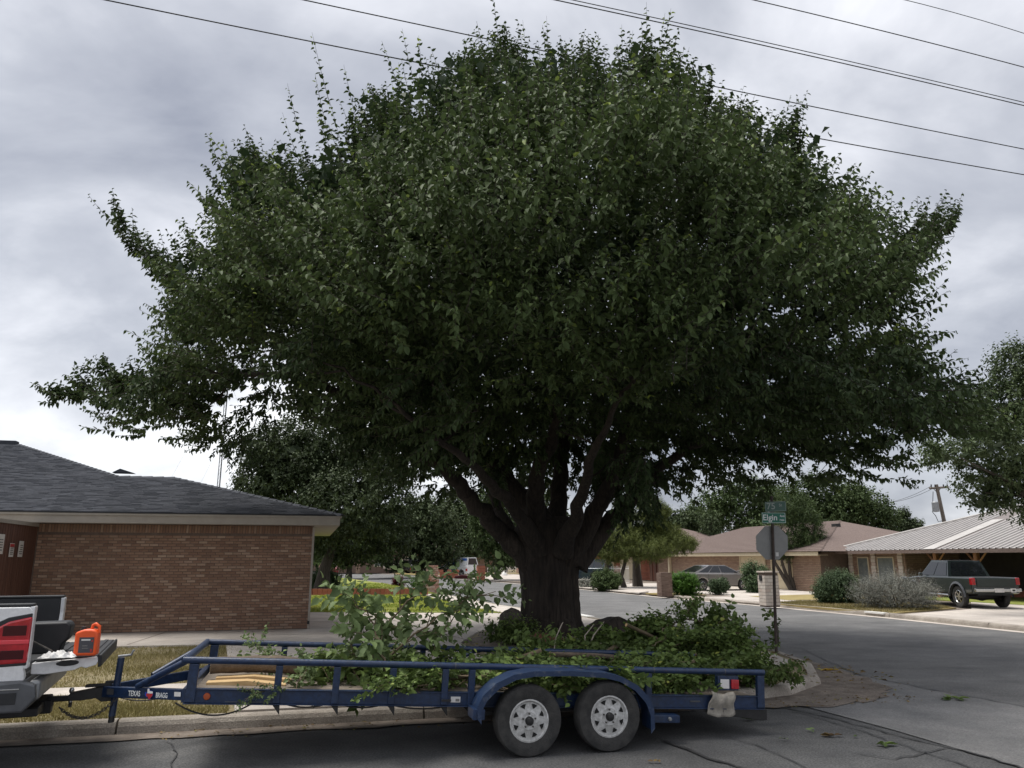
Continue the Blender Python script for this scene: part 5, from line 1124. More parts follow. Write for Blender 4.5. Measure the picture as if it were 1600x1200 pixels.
# long upright water shoots, light at the tip
P2 = []; D2 = []; L2 = []
for x, y, Y in [(712, 372, 11.0), (848, 360, 11.3), (968, 300, 11.8), (1120, 300, 12.5), (980, 500, 10.8), (630, 500, 10.9), (505, 530, 11.5), (560, 320, 12.5), (1060, 560, 10.8), (735, 420, 10.9), (800, 460, 10.8), (400, 560, 13.), (860, 320, 11.5), (1180, 320, 13)]:
    g = GY(x, y, Y)
    for k in range(4): P2.append((g[0]+rs.randn()*.12, g[1]+rs.randn()*.12, g[2]-.4*k*.3)); D2.append((rs.randn()*.12, -.1, 1)); L2.append(1.0+.35*rs.rand())
for i in range(150):
    k = rs.randint(len(OP)); q = OP[k]
    if q[1] < 10 or abs(q[0]-.9) > 5.6: continue
    P2.append((q[0]+rs.randn()*.5, YC_+rs.randn()*.8, q[1]-1.6+.5*rs.rand())); D2.append(((q[0]-.9)*.07+rs.randn()*.12, rs.randn()*.1, 1)); L2.append(1.1+.7*rs.rand())
V2, F2, t2 = shoots(np.array(P2), np.array(D2), np.array(L2), per=22, leaf=.15, bend=.05, rnd=rs, droop=.3, tipy=.45, base_t=np.full(len(P2), .2), wr=.58, kite=2)
V = np.concatenate([V1, V2, V3])-np.array([TX, TY, .15]); Fc = np.concatenate([F1, F2+len(V1), F3+len(V1)+len(V2)])
tag(fast('crown', V, Fc, L_mul, mul, tint=np.clip(np.concatenate([t1, t2, t3*.3]), 0, 1), kind='stuff'))  # core leaves tinted darkest, imitating the shade deep in the crown
tw_ = np.concatenate([P, np.array(P2)]); twigs('twigs', tw_-np.array([TX, TY, .15]), np.concatenate([D, np.array(D2)]), np.concatenate([Ls, np.array(L2)]), .12, M_bark2, mul, .008)
print('mulberry clumps', len(C), 'tris', len(Fc))
# trunk: fluted, flared
def trunk(pts, radii, name, m, parent, n=40, flute=.07, seed=1, flare=()):
    r_ = random.Random(seed); mb = MB(); ph = [r_.uniform(0, 6.28) for _ in range(6)]
    for i, (p_, r0) in enumerate(zip(pts, radii)):
        for k in range(n):
            t = 2*math.pi*k/n; w = 1+flute*(math.sin(7*t+ph[0]+i*.12)*.5+math.sin(13*t+ph[1]-i*.1)*.35+math.sin(3*t+ph[2])*.6)+r_.uniform(-.012, .012)
            if flare and i < len(flare): w += flare[i]*max(0, math.sin(5*t+ph[3]))**2
            mb.v.append((p_[0]+math.cos(t)*r0*w, p_[1]+math.sin(t)*r0*w, p_[2]))
    for i in range(len(pts)-1):
        for k in range(n): k2 = (k+1) % n; mb.f.append((i*n+k, i*n+k2, (i+1)*n+k2, (i+1)*n+k))
    mb.f.append(tuple((len(pts)-1)*n+k for k in range(n)))
    return mb.build(name, m, parent, smooth=60)
hz_ = [(-.1, .86), (.1, .80), (.25, .74), (.5, .68), (.9, .645), (1.3, .64), (1.65, .68), (1.95, .72), (2.2, .77), (2.45, .78), (2.65, .68), (2.8, .45)]
zz = []; rr = []
for (a, ra), (b, rb) in zip(hz_, hz_[1:]):
    for k in range(4): zz.append(a+(b-a)*k/4); rr.append(ra+(rb-ra)*k/4)
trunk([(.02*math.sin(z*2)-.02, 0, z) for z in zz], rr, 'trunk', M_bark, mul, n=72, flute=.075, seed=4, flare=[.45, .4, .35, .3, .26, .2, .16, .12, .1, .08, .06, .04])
for a, L in ((.3, 1.1), (1.4, 1.0), (2.7, .95), (3.6, .9), (4.5, 1.0), (5.4, 1.4)):
    MB().tube([(math.cos(a)*.5, math.sin(a)*.5, .35), (math.cos(a)*.75, math.sin(a)*.75, .10), (math.cos(a)*L, math.sin(a)*L, .03), (math.cos(a)*(L+.6), math.sin(a)*(L+.6), -.12)], [.26, .2, .13, .05], 10).build('root', M_bark, mul, smooth=70)
# main limbs from the photo, then branches grown out to the leaf clumps
def LP(x, y, Y): g = GY(x, y, Y); return Vector(g)-Vector((TX, TY, .15))
limbs = [([(835, 880, 18.2), (800, 850, 18.0), (755, 800, 17.6), (705, 745, 17), (640, 690, 16.4), (560, 630, 16), (470, 590, 16.4), (360, 585, 17), (240, 600, 17.5), (160, 612, 17.6)], .30),
         ([(845, 870, 18.1), (838, 800, 17.6), (838, 740, 17), (862, 690, 16.4), (874, 620, 15.6), (860, 540, 14.6), (800, 440, 13.6), (740, 380, 13)], .30),
         ([(865, 870, 18.5), (870, 800, 18.9), (880, 700, 19.4), (900, 600, 19.6), (905, 480, 19.4), (890, 330, 18.8), (850, 200, 18), (820, 110, 17.6)], .30),
         ([(890, 870, 18.2), (930, 800, 17.8), (960, 735, 17.2), (985, 650, 16.4), (1010, 560, 15.2), (1060, 470, 14.2), (1120, 390, 13.6)], .28),
         ([(900, 880, 18.3), (948, 820, 18.4), (990, 775, 18.4), (1035, 730, 18.2), (1110, 680, 17.8), (1210, 620, 17.4), (1320, 560, 17.4), (1390, 500, 17.5)], .27),
         ([(830, 880, 18.7), (790, 820, 19.6), (760, 750, 20.8), (700, 660, 22), (600, 560, 22.5), (500, 420, 21.4)], .24),
         ([(895, 870, 18.8), (940, 790, 20), (1010, 700, 21.4), (1100, 600, 22.4), (1200, 480, 22), (1280, 360, 20.6)], .25),
         ([(845, 860, 17.9), (800, 790, 16.8), (745, 735, 15.4), (690, 690, 13.8), (600, 620, 12.6), (500, 560, 12.2)], .20),
         ([(880, 860, 17.8), (905, 790, 16.6), (925, 720, 15.2), (950, 660, 13.8), (990, 590, 12.4), (1040, 540, 11.6)], .20),
         ([(850, 820, 17.9), (720, 660, 18.6), (620, 480, 18.8), (540, 340, 18.4), (520, 240, 18)], .22)]
nodes = []; nrad = []
for pts, r0 in limbs:
    P_ = [LP(*q) for q in pts]; sm = []
    for i in range(len(P_)-1):
        a, b = P_[i], P_[i+1]; pa, nb = P_[max(i-1, 0)], P_[min(i+2, len(P_)-1)]
        for k in range(5):
            t = k/5; sm.append(.5*((2*a)+(b-pa)*t+(2*pa-5*a+4*b-nb)*t*t+(3*a-pa-3*b+nb)*t**3))
    sm.append(P_[-1]); n = len(sm); ra = [r0*(1-.86*(i/(n-1))**.8)*(1+.35*max(0, 1-i/4)) for i in range(n)]
    MB().tube([s_+Vector((rs.randn(), rs.randn(), rs.randn()))*.03 for s_ in sm], [max(.012, r_*(1-.55*(i_/(n-1)))) for i_, r_ in enumerate(ra)], 12).build('limb', M_bark, mul, smooth=70)
    nodes += [tuple(s_) for s_ in sm]; nrad += ra
Cl = C-np.array([TX, TY, .15]); fork = np.array([0, 0, 2.6]); order = np.argsort(np.linalg.norm(Cl-fork, axis=1))
NA = np.array(nodes); NRd = np.array(nrad); br = MB()
for i in order:
    c = Cl[i]; d = np.linalg.norm(NA-c, axis=1); pen = np.linalg.norm(NA-fork, axis=1); pen2 = np.linalg.norm(c-fork)
    k = np.argmin(d+np.where(pen > pen2, 3.0, 0)); a = Vector(NA[k]); b = Vector(c); L = (b-a).length
    if L < .2 or L > 7: continue
    mid = (a+b)/2+Vector((rs.randn()*.1, rs.randn()*.1, -.08*L)); r0 = min(NRd[k]*.6, .02+.016*L); r1 = .010
    pts = [a, a*.5+mid*.5+Vector((0, 0, -.02*L)), mid, b*.5+mid*.5, b]; br.tube(pts, [r0, r0*.85, r0*.65, r0*.45, r1], 5, cap=False)
    NA = np.vstack([NA, np.array(mid)[None], c[None]]); NRd = np.append(NRd, [r0*.65, max(r1, .016)])
o = br.build('branches', M_bark, mul, smooth=70); o['kind'] = 'stuff'

# ------------------------------------------------------------------ generic trees and bushes
def bush(name, label, cat, base, lobes, n, leaf, m, trunkd=None, group=None, barkm=None, flat=1.0, seed=1, per=9, sl_=.45, wr=.6, tipy=.2, dens=1, up=.3, stems=0, core=1.0):
    """base world xyz; lobes [(dx,dy,z,rx,ry,rz)] relative to base; leaves fill the shells of the lobes"""
    r_ = np.random.RandomState(seed); root = empty(name, label, cat, base, 0, group)
    vol = np.array([max(1e-6, (l[3]*l[4]*l[5])**(2/3)) for l in lobes]); cnt = (n*vol/vol.sum()).astype(int)+1
    P = []; D = []; bt = []
    for l, k in zip(lobes, cnt):
        v = nrm(r_.randn(k, 3)); rad_ = .35+.65*r_.rand(k, 1)**.35; nb = max(4, k//25)
        # clump the shell: pull points to a few directions
        cd = nrm(r_.randn(nb, 3)); a = r_.randint(nb, size=k); v = nrm(v*.55+cd[a]*.75); rad_ = rad_*(.82+.34*r_.rand(nb)[a][:, None])
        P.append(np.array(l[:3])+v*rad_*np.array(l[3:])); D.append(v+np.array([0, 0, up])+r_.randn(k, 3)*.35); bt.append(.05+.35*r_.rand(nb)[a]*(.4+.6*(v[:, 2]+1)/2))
    P = np.concatenate(P); D = np.concatenate(D); bt = np.concatenate(bt); ok = P[:, 2] > .02; P, D, bt = P[ok], D[ok], bt[ok]
    cp = []
    for l in lobes:
        kc = int(core*l[3]*l[4]*l[5]/(leaf*leaf*leaf*60))+6; v = nrm(r_.randn(min(kc, 500), 3))*r_.rand(min(kc, 500), 1)**.4*.66; cp.append(np.array(l[:3])+v*np.array(l[3:]))
    cp = np.concatenate(cp); cp = cp[cp[:, 2] > .02]; nc = len(cp)
    Vc, Fcc, mc = leaves_geo(cp, r_.randn(nc, 3), r_.randn(nc, 3), np.full(nc, leaf*2.6), np.full(nc, leaf*(2.0 if wr > .25 else 1.0)), True)
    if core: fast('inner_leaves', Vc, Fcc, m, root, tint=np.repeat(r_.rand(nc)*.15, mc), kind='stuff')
    V, Fc, t = shoots(P, D, sl_*(.6+.8*r_.rand(len(P))), per=per, leaf=leaf, bend=.08, rnd=r_, droop=.25, tipy=tipy, base_t=bt, wr=wr, trand=.4)
    fast('crown' if trunkd else 'foliage', V, Fc, m, root, tint=np.clip(t, 0, 1), kind='stuff')
    if trunkd:
        for j, (r0, h, pts) in enumerate(trunkd):
            pts = [Vector(q) for q in pts]; nn = len(pts)
            MB().tube(pts, [r0*(1-.6*i/(nn-1))*(1.25 if i == 0 else 1) for i in range(nn)], 10).build('trunk' if j == 0 else 'limb', barkm or M_bark2, root, smooth=60)
        main = Vector(trunkd[0][2][-1])
        for j, l in enumerate(lobes[:9]):
            e = Vector(l[:3]); mid = (main+e)/2+Vector((0, 0, -.1*(e-main).length)); MB().tube([main*.7+Vector(trunkd[0][2][0])*.3+Vector((0, 0, .0)), mid, e], [trunkd[0][0]*.4, trunkd[0][0]*.25, .02], 6).build('limb', barkm or M_bark2, root, smooth=60)
    for j in range(stems):
        a = r_.rand()*6.28; l = lobes[j % len(lobes)]; MB().tube([(math.cos(a)*.08, math.sin(a)*.08, 0), (l[0]*.5+math.cos(a)*.1, l[1]*.5+math.sin(a)*.1, l[2]*.6), (l[0]+r_.randn()*.1, l[1], l[2])], [.02, .014, .006], 5).build('stem', barkm or M_bark2, root)
    return root
def lobes_px(base, Y, items, dy=1.0):
    """items [(px, py, rpx, rpy)] on the plane Y -> lobes"""
    out = []
    for it in items:
        px, py, rx, ry = it[:4]; off = it[4] if len(it) > 4 else 0; g = GY(px, py, Y+off); s_ = (Y+off)*1.02/F
        out.append((g[0]-base[0], g[1]-base[1], g[2]-base[2], rx*s_, rx*s_*dy, ry*s_))
    return out
def gpos(px, py, z): x, y = G(px, py, z); return (x, y, z)
# big dark tree behind the brick house
B = (GY(505, 880, 46)[0], 46, .15)
bush('shade_tree', 'big round dark green tree rising behind the brick house', 'tree', B, lobes_px(B, 46, [(418, 735, 36, 38), (450, 705, 56, 38, -1), (500, 700, 60, 45, 1), (560, 730, 55, 45), (600, 780, 42, 45), (540, 790, 65, 50, -2), (460, 770, 70, 50), (405, 768, 34, 26), (610, 830, 30, 30, 1), (550, 840, 55, 28, 1), (400, 752, 26, 20), (480, 740, 60, 50, 2)]), 7200, .24, L_dark, [(.42, 3, [(0, 0, 0), (.1, 0, 1.2), (.5, 0, 2.6), (.9, 0, 4)])], seed=3, per=8, sl_=.7)
def bgtree(label, px, py, Y, lob, n, leaf, m, seed, tr=.3, **k):
    B = (GY(px, py, Y)[0], Y, .1); L_ = lobes_px(B, Y, lob); h = L_[0][2]
    return bush('shade_tree', label, 'tree', B, L_, n, leaf, m, [(tr, h, [(0, 0, 0), (.05, 0, h*.25), (.15, 0, h*.55), (L_[0][0]*.6, 0, h)])], seed=seed, **k)
bgtree('mid green tree low beside the brick house corner', 545, 893, 78, [(550, 850, 38, 24), (520, 860, 28, 20), (585, 855, 30, 22), (545, 835, 26, 16)], 1500, .42, L_mid, 5, per=7, sl_=.9)
bgtree('dense dark tree left of the painted van', 655, 893, 82, [(655, 850, 34, 32), (640, 820, 30, 26), (675, 815, 32, 28), (690, 855, 28, 28), (620, 860, 28, 22), (660, 795, 16, 12)], 2000, .42, L_dark, 6, per=7, sl_=.9)
bgtree('dark tree directly behind the painted van', 715, 893, 96, [(715, 850, 30, 36), (700, 815, 26, 34), (735, 825, 28, 40), (720, 790, 18, 26), (745, 860, 20, 24)], 1800, .45, L_dark, 7, per=7, sl_=.9)
bgtree('taller loose tree rising left of the mulberry trunk', 775, 904, 70, [(770, 830, 30, 34), (760, 790, 26, 26), (795, 855, 24, 26), (790, 800, 30, 34), (745, 812, 14, 18), (780, 868, 22, 16)], 1800, .32, L_mid, 8, per=7, sl_=.8, tr=.18)
bgtree('dark tree mass at the bend of the far street', 590, 890, 112, [(590, 845, 50, 30), (620, 825, 40, 26), (560, 850, 40, 26), (500, 850, 36, 26), (530, 840, 30, 22)], 1800, .6, L_dark, 9, per=6, sl_=1.2)
bgtree('broad dark tree behind the mulberry trunk', 860, 885, 120, [(830, 840, 40, 40), (880, 850, 44, 36), (920, 850, 36, 30), (850, 800, 30, 30)], 1700, .6, L_dark, 10, per=6, sl_=1.2)
bgtree('tall broadleaf tree behind the brown roofed house', 1185, 870, 84, [(1185, 800, 42, 36), (1150, 795, 36, 30), (1215, 790, 38, 36), (1245, 800, 34, 34), (1170, 775, 30, 22), (1110, 800, 26, 20), (1120, 780, 18, 14), (1200, 835, 60, 20)], 2400, .38, L_mid, 12, per=7, sl_=.9)
bgtree('wide green tree above the brown roof right of the juniper', 1310, 865, 80, [(1310, 790, 44, 26), (1340, 795, 42, 26), (1280, 775, 36, 28), (1365, 808, 26, 20), (1325, 770, 22, 14), (1295, 808, 50, 18), (1370, 818, 30, 14)], 2400, .36, L_mid, 13, per=7, sl_=.8)
bgtree('pointed conifer at the right end of the brown roof', 1415, 865, 90, [(1412, 822, 16, 12), (1400, 826, 14, 10), (1425, 828, 16, 10), (1413, 808, 7, 8), (1390, 832, 14, 8)], 900, .3, L_dark, 14, per=7, sl_=.7, tr=.15)
bgtree('dark tree behind the brown roof left part', 1090, 875, 92, [(1085, 815, 24, 16), (1060, 822, 24, 14), (1040, 815, 18, 14), (1105, 822, 20, 14)], 1100, .42, L_dark, 15, per=7, sl_=.8)
# pine in front of the red entry
B = gpos(975, 918, .13); Y = B[1]
bush('pine_tree', 'spreading yellow-green pine with a leaning trunk across the side street', 'tree', B, lobes_px(B, Y, [(1000, 822, 38, 17), (975, 845, 34, 14, -.6), (1045, 850, 38, 14), (1010, 860, 44, 13, -.8), (960, 865, 28, 12), (1015, 800, 26, 14), (985, 790, 20, 12), (1030, 835, 34, 14, .6), (950, 850, 18, 12), (1062, 856, 22, 9), (1000, 842, 40, 16, .4), (1005, 782, 12, 8)], .8), 5200, .20, L_pine, [(.16, 3, [(0, 0, 0), (-.15, 0, .7), (.1, 0, 1.5), (.3, 0, 2.6), (.6, 0, 3.6)]), (.22, 3, [(-1.0, 1.5, 0), (-.9, 1.4, 1.5), (-.6, .8, 3.0)]), (.3, 3, [(1.2, 1.9, 0), (1.1, 1.8, 1.8), (.8, .9, 3.2)])], seed=31, per=16, sl_=.42, wr=.16, up=.9)
# bluish small tree by the saloon car
B = gpos(1112, 905, .13); Y = B[1]
bush('small_tree', 'thin grey-green conifer behind the grey saloon car', 'tree', B, lobes_px(B, Y, [(1112, 850, 18, 16), (1108, 825, 14, 16), (1118, 872, 22, 12), (1100, 845, 12, 10), (1122, 840, 12, 10), (1112, 808, 8, 9), (1130, 884, 16, 8), (1095, 880, 12, 8)]), 1100, .22, L_dark, [(.10, 3, [(0, 0, 0), (0, 0, 1.5), (0, 0, 3.4)])], seed=32, per=9, sl_=.5)
# juniper with a twisted multiple trunk
B = gpos(1243, 922, .14); Y = B[1]
jt = [(.14, 2, [(.1*i-.2, .06*(i % 2), 0), (.22*i-.65, .1, .8), (.42*i-1.1, 0, 1.6), (.5*i-1.15, 0, 2.5)]) for i in range(5)]
bush('juniper_tree', 'tall juniper with a bundle of twisted bare stems behind the stop sign', 'tree', B, lobes_px(B, Y, [(1235, 835, 24, 26), (1262, 850, 26, 24), (1245, 805, 24, 22), (1225, 860, 16, 14), (1280, 862, 14, 14), (1232, 785, 20, 18), (1258, 825, 22, 22), (1268, 868, 20, 10), (1206, 845, 12, 14)]), 2300, .14, L_mid, jt, seed=33, per=12, sl_=.45, wr=.3, up=.6)
# oak at the right edge
B = (GY(1690, 930, 29)[0], 29, .12); Y = 27.0
bush('oak_tree', 'dark grey-green oak reaching in from the right edge of the photo', 'tree', B, lobes_px(B, Y, [(1560, 720, 50, 38), (1500, 715, 40, 20, -1), (1590, 640, 50, 42), (1600, 575, 40, 34), (1560, 660, 36, 30, 1), (1600, 760, 52, 34), (1540, 770, 34, 22), (1470, 708, 20, 10), (1640, 700, 80, 70), (1660, 600, 80, 60), (1680, 790, 70, 40), (1545, 695, 30, 22, -1.5), (1720, 690, 80, 90), (1575, 610, 30, 30)]), 4200, .15, L_dark, [(.32, 3, [(0, 0, 0), (0, 0, 1.6), (-.4, -.6, 3.0), (-1.0, -1.2, 4.6)]), (.16, 3, [(-.4, -.6, 3.0), (-2.2, -1.6, 3.9), (-4.0, -2, 4.6)])], seed=34, per=10, sl_=.5)
# bushes
def shrub(name, label, px, py, z, items, n, leaf, m, seed, **k):
    B = gpos(px, py, z); k.setdefault('per', 9)
    return bush(name, label, 'bush', B, lobes_px(B, B[1], items), n, leaf, m, seed=seed, **k)
shrub('sage_bush', 'wide silvery grey bush in front of the green pickup', 1395, 952, .13, [(1395, 925, 48, 22), (1365, 930, 30, 18), (1430, 932, 30, 18), (1380, 918, 26, 13), (1415, 922, 26, 14), (1345, 938, 16, 10), (1448, 938, 14, 11)], 2600, .055, L_sage, 41, sl_=.38, per=14, wr=.35, up=.7, stems=10)
shrub('green_bush', 'rounded green bush between the lamp post and the straw verge', 1308, 944, .13, [(1308, 922, 27, 20), (1298, 928, 18, 15), (1322, 926, 16, 16), (1312, 908, 18, 10), (1288, 934, 10, 8)], 1900, .09, L_shrub, 42, sl_=.32, per=11, wr=.4, up=.6, stems=6)
shrub('round_bush', 'dark clipped round bush right of the big trunk across the street', 947, 921, .13, [(947, 908, 19, 12), (940, 910, 12, 10), (955, 912, 12, 9)], 900, .12, L_mid, 43, sl_=.3)
shrub('hedge', 'bright green clipped hedge beside the brown brick pillar', 1068, 930, .13, [(1062, 914, 16, 12), (1076, 915, 14, 12), (1068, 906, 18, 7), (1054, 912, 8, 10), (1085, 920, 8, 9)], 1500, .08, L_hedge, 44, sl_=.2, per=10)
shrub('small_bush', 'small round bush in front of the saloon car front wheel', 1122, 929, .13, [(1122, 916, 10, 8), (1117, 917, 6, 6), (1129, 914, 6, 6)], 500, .10, L_shrub, 45, sl_=.22, stems=4)
shrub('tall_bush', 'upright bush left of the white brick mailbox', 1180, 926, .13, [(1180, 908, 14, 14), (1174, 897, 9, 12), (1190, 902, 10, 12), (1183, 916, 12, 8)], 800, .12, L_shrub, 46, sl_=.35, stems=5)
shrub('dark_bush', 'dark bush behind the saloon car against the house wall', 1135, 905, .13, [(1130, 890, 26, 11), (1148, 892, 18, 10)], 900, .15, L_dark, 47, sl_=.35)
shrub('flower_bush', 'leafy bush at the corner of the brick house beyond the lawn', 507, 921, .17, [(507, 909, 17, 11), (498, 912, 12, 9), (516, 914, 10, 7)], 1000, .14, L_shrub, 48, sl_=.4, stems=5)
shrub('spiky_plant', 'small spiky plant on the red brick edging', 654, 921, .3, [(654, 917, 8, 5)], 130, .2, L_hedge, 49, sl_=.5, wr=.15, per=7, up=1.5)
shrub('red_leaved_plant', 'small dark red leaved plant on the second lawn', 623, 914, .2, [(623, 910, 5, 4)], 150, .12, mat('x', (.1, .1, .1)) if False else leafmat('leaf_maroon', (.05, .008, .012), (.12, .02, .03)), 50, sl_=.3)
shrub('low_plants', 'pale low plants under the dark blue vehicle', 920, 917, .13, [(915, 912, 12, 3), (938, 919, 8, 3), (925, 914, 10, 3)], 350, .10, L_sage, 51, sl_=.25)

# ------------------------------------------------------------------ cut branches, logs and litter
def cut_branch(name, label, loc, length, seed, leafm=L_cut, nside=9, leaf=.13, arch=.5, rz=0, group=None, cat='branch', dens=1.0, tilt=0, wr=.66, stem_r=.018):
    r_ = np.random.RandomState(seed); root = empty(name, label, cat, loc, rz, group); root.rotation_euler = (0, tilt, rz)
    n = 12; main = [Vector((length*i/n, .06*length*math.sin(i*.7+seed), arch*length*math.sin(math.pi*.62*i/n)*.6+.02*r_.randn())) for i in range(n+1)]
    mb = MB(); mb.tube(main, [stem_r*(1-.75*i/n) for i in range(n+1)], 6)
    P = []; D = []; L = []
    for k in range(nside):
        i = int(2+(n-3)*(k+.5)/nside); b = main[i]; a = k*2.4+r_.rand()
        d = Vector((.7, math.cos(a)*.9, math.sin(a)*.55+.28)).normalized(); ll = length*(.16+.22*r_.rand()); e = b+d*ll
        mb.tube([b, (b+e)/2+Vector((0, 0, .03)), e], [.007, .005, .003], 5); m = max(2, int(3*dens))
        for j in range(m):
            t = (j+.3)/m; P.append(b+(e-b)*t*.8); q = d+Vector(r_.randn(3)*.45); D.append(q.normalized()); L.append(.22+.22*r_.rand())
        P.append(e*.7+b*.3); D.append(d); L.append(ll*.5+.1)
    for i in range(4, n+1, 2): P.append(main[i]); D.append((main[i]-main[i-1]).normalized()+Vector(r_.randn(3)*.3)); L.append(.3)
    mb.build('stem', M_twig, root, smooth=60)
    V, Fc, t = shoots(np.array(P), np.array(D), np.array(L), per=7, leaf=leaf, bend=.05, rnd=r_, droop=.35, tipy=.2, kite=False, base_t=np.full(len(P), .08)+r_.rand(len(P))*.25, wr=wr)
    fast('leaves', V, Fc, leafm, root, tint=np.clip(t, 0, 1), kind='stuff'); return root
def vari(proto, label, loc, rz, sc_, tilt=0, group=None, flat=1):
    c = copy_tree(proto); c.location = loc; c.rotation_euler = (R.uniform(-.5, .5), tilt, rz); c.scale = (sc_, sc_, sc_*flat); c['label'] = label
    if group: c['group'] = group
    return c
def onpx(x, y, z): return (*G(x, y, z), z)
def off(x, y, z): return tl_(x, y, z)
# the big leafy bough standing up in the trailer
E1 = cut_branch('upright_bough', 'tall pale leafed bough standing up from the front half of the trailer load', off(-2.05, 1.2, .50), 1.4, 61, L_cutp, nside=6, leaf=.125, arch=.7, rz=PSI+rad(10), tilt=rad(-32), dens=.7)
E2 = cut_branch('drooping_bough', 'leafy bough arching over the near top rail with drooping pale leaves', off(-1.75, .9, .55), 1.0, 62, L_cutp, nside=6, leaf=.15, arch=.75, rz=PSI+rad(155), tilt=rad(-36), dens=.7)
E3 = cut_branch('slanting_bough', 'long thin bough slanting to the right above the trailer middle', off(-1.9, 1.35, .62), 1.7, 63, L_cutp, nside=8, leaf=.115, arch=.55, rz=PSI+rad(8), tilt=rad(-14), dens=1.0)
vari(E1, 'leafy shoot pointing straight up beside the tall bough in the trailer', off(-2.1, 1.35, .60), PSI+rad(60), .70, rad(-62))
vari(E3, 'thin leafy twig leaning left above the front rail of the trailer', off(-3.0, 1.2, .58), PSI+rad(120), .36, rad(-35))
vari(E2, 'small leafy twig in the second gap of the near rail', off(-2.75, .45, .56), PSI+rad(70), .42, rad(-30))
vari(E3, 'small sprig with wilted leaves hanging in the third gap of the rail', off(-2.75, .36, .66), PSI+rad(200), .28, rad(20))
vari(E3, 'leafy tip rising right of the slanting bough above the far rail', off(-1.15, 1.5, .8), PSI+rad(25), .55, rad(-50))
G1 = 'cut leafy branches heaped in the trailer'
protos = [cut_branch('cut_branch', 'cut leafy branch heaped on the trailer deck', off(-1.6, .8, .58), 1.1, 70+i, L_cut, nside=8, leaf=.10+.01*i, arch=.12, rz=PSI+i, group=G1, dens=1.2) for i in range(4)]
for i in range(50):
    x = -2.2+4.3*((i+R.random())/40) if i < 40 else R.uniform(1.2, 2.0); y = R.uniform(.45, 1.8); top = .06+.10*max(0, (x+1.6)); z = .54-.05*x+R.uniform(0, min(.17, max(.04, top)))
    vari(protos[i % 4], 'cut leafy branch lying on the trailer deck ' + ('ahead of the wheels, below the tall bough' if x < -.9 else 'between the two fenders' if x < .9 else 'behind the wheels, near the red lamp'), off(x-.4, y, z), PSI+R.uniform(-.5, .5)+(math.pi if R.random() < .4 else 0), R.uniform(.65, .95), rad(R.uniform(-3, 3)), G1, flat=R.uniform(.42, .75))
G2 = 'cut leafy branches in the heap between trailer and tree'
gp0 = cut_branch('cut_branch', 'cut leafy branch in the tall heap on the corner verge', off(1.0, 3.0, .3), 1.4, 81, L_cut, nside=11, leaf=.12, arch=.22, rz=PSI, group=G2, dens=1.4)
gp1 = cut_branch('cut_branch', 'cut leafy branch in the tall heap on the corner verge', off(1.4, 3.4, .4), 1.2, 82, L_cut, nside=11, leaf=.13, arch=.25, rz=PSI+2, group=G2, dens=1.4)
for i in range(84):
    x = .3+3.5*R.random()**.75; y = R.uniform(2.4, 4.4); hmax = .92*math.exp(-((x-2.75)/1.0)**2)+.10
    z = .16+R.uniform(.1, 1)*hmax*.8*(1-.15*abs(y-3.4)); ang = PSI+R.uniform(-1.2, 1.2)+(math.pi if R.random() < .45 else 0)
    vari(gp0 if i % 2 else gp1, 'cut leafy branch in the ' + ('low left part of the corner heap, near the bare twigs' if x < 1.8 else 'tall middle of the heap on the corner verge' if x < 3.2 else 'right end of the corner heap, toward the stop sign'), off(x-.55*math.cos(ang-PSI), y-.5*math.sin(ang-PSI), z), ang, R.uniform(.6, .9), rad(R.uniform(-8, 5)), G2, flat=.35 if x < 1.8 else .65)
vari(gp0, 'topmost bough rising from the heap of branches on the corner', off(2.75, 3.3, .85), PSI+.4, .55, rad(-28))
vari(gp1, 'bough drooping toward the stop sign post from the top of the heap', off(3.0, 3.6, .95), PSI+.05, .9, rad(10))
vari(gp0, 'lowest bough sticking out past the rear end of the trailer', off(3.3, 2.3, .28), PSI-.15, .62, rad(2))
vari(gp1, 'bough spread across the near rail right of the wheels', off(1.0, .9, .50), PSI-.2, .62, rad(-2))
vari(gp1, 'sprig laid over the near frame behind the fender', off(.98, .50, .48), PSI+.3, .45, rad(4))
vari(gp0, 'branch in the low heap at the left foot of the big trunk', off(-.9, 4.6, .2), PSI+2.4, .6, rad(-6))
vari(gp1, 'branch lying right of the log at the left foot of the trunk', off(-.2, 4.0, .18), PSI+.6, .7, rad(-2))
# thin bare twigs standing out of the heap
for i, (pts, Y) in enumerate([([(865, 1022), (869, 995), (878, 975)], 12.5), ([(915, 1020), (914, 993), (926, 978)], 12.5), ([(920, 1012), (928, 992), (942, 974)], 12.6), ([(905, 1018), (925, 1008), (948, 1004)], 12.4)]):
    o = MB().tube([GY(x, y, Y) for x, y in pts]+[GY(pts[-1][0]+2, pts[-1][1]-3, Y)], [.012, .010, .007, .004], 6).build('bare_twig', M_twigp, None, smooth=60)
    tag(o, ['single pale bare twig standing left of the others in the heap', 'curved pale twig in the middle of the bare three', 'forked looking pale twig leaning right in the heap', 'pale twig lying almost flat under the standing ones'][i], 'twig')
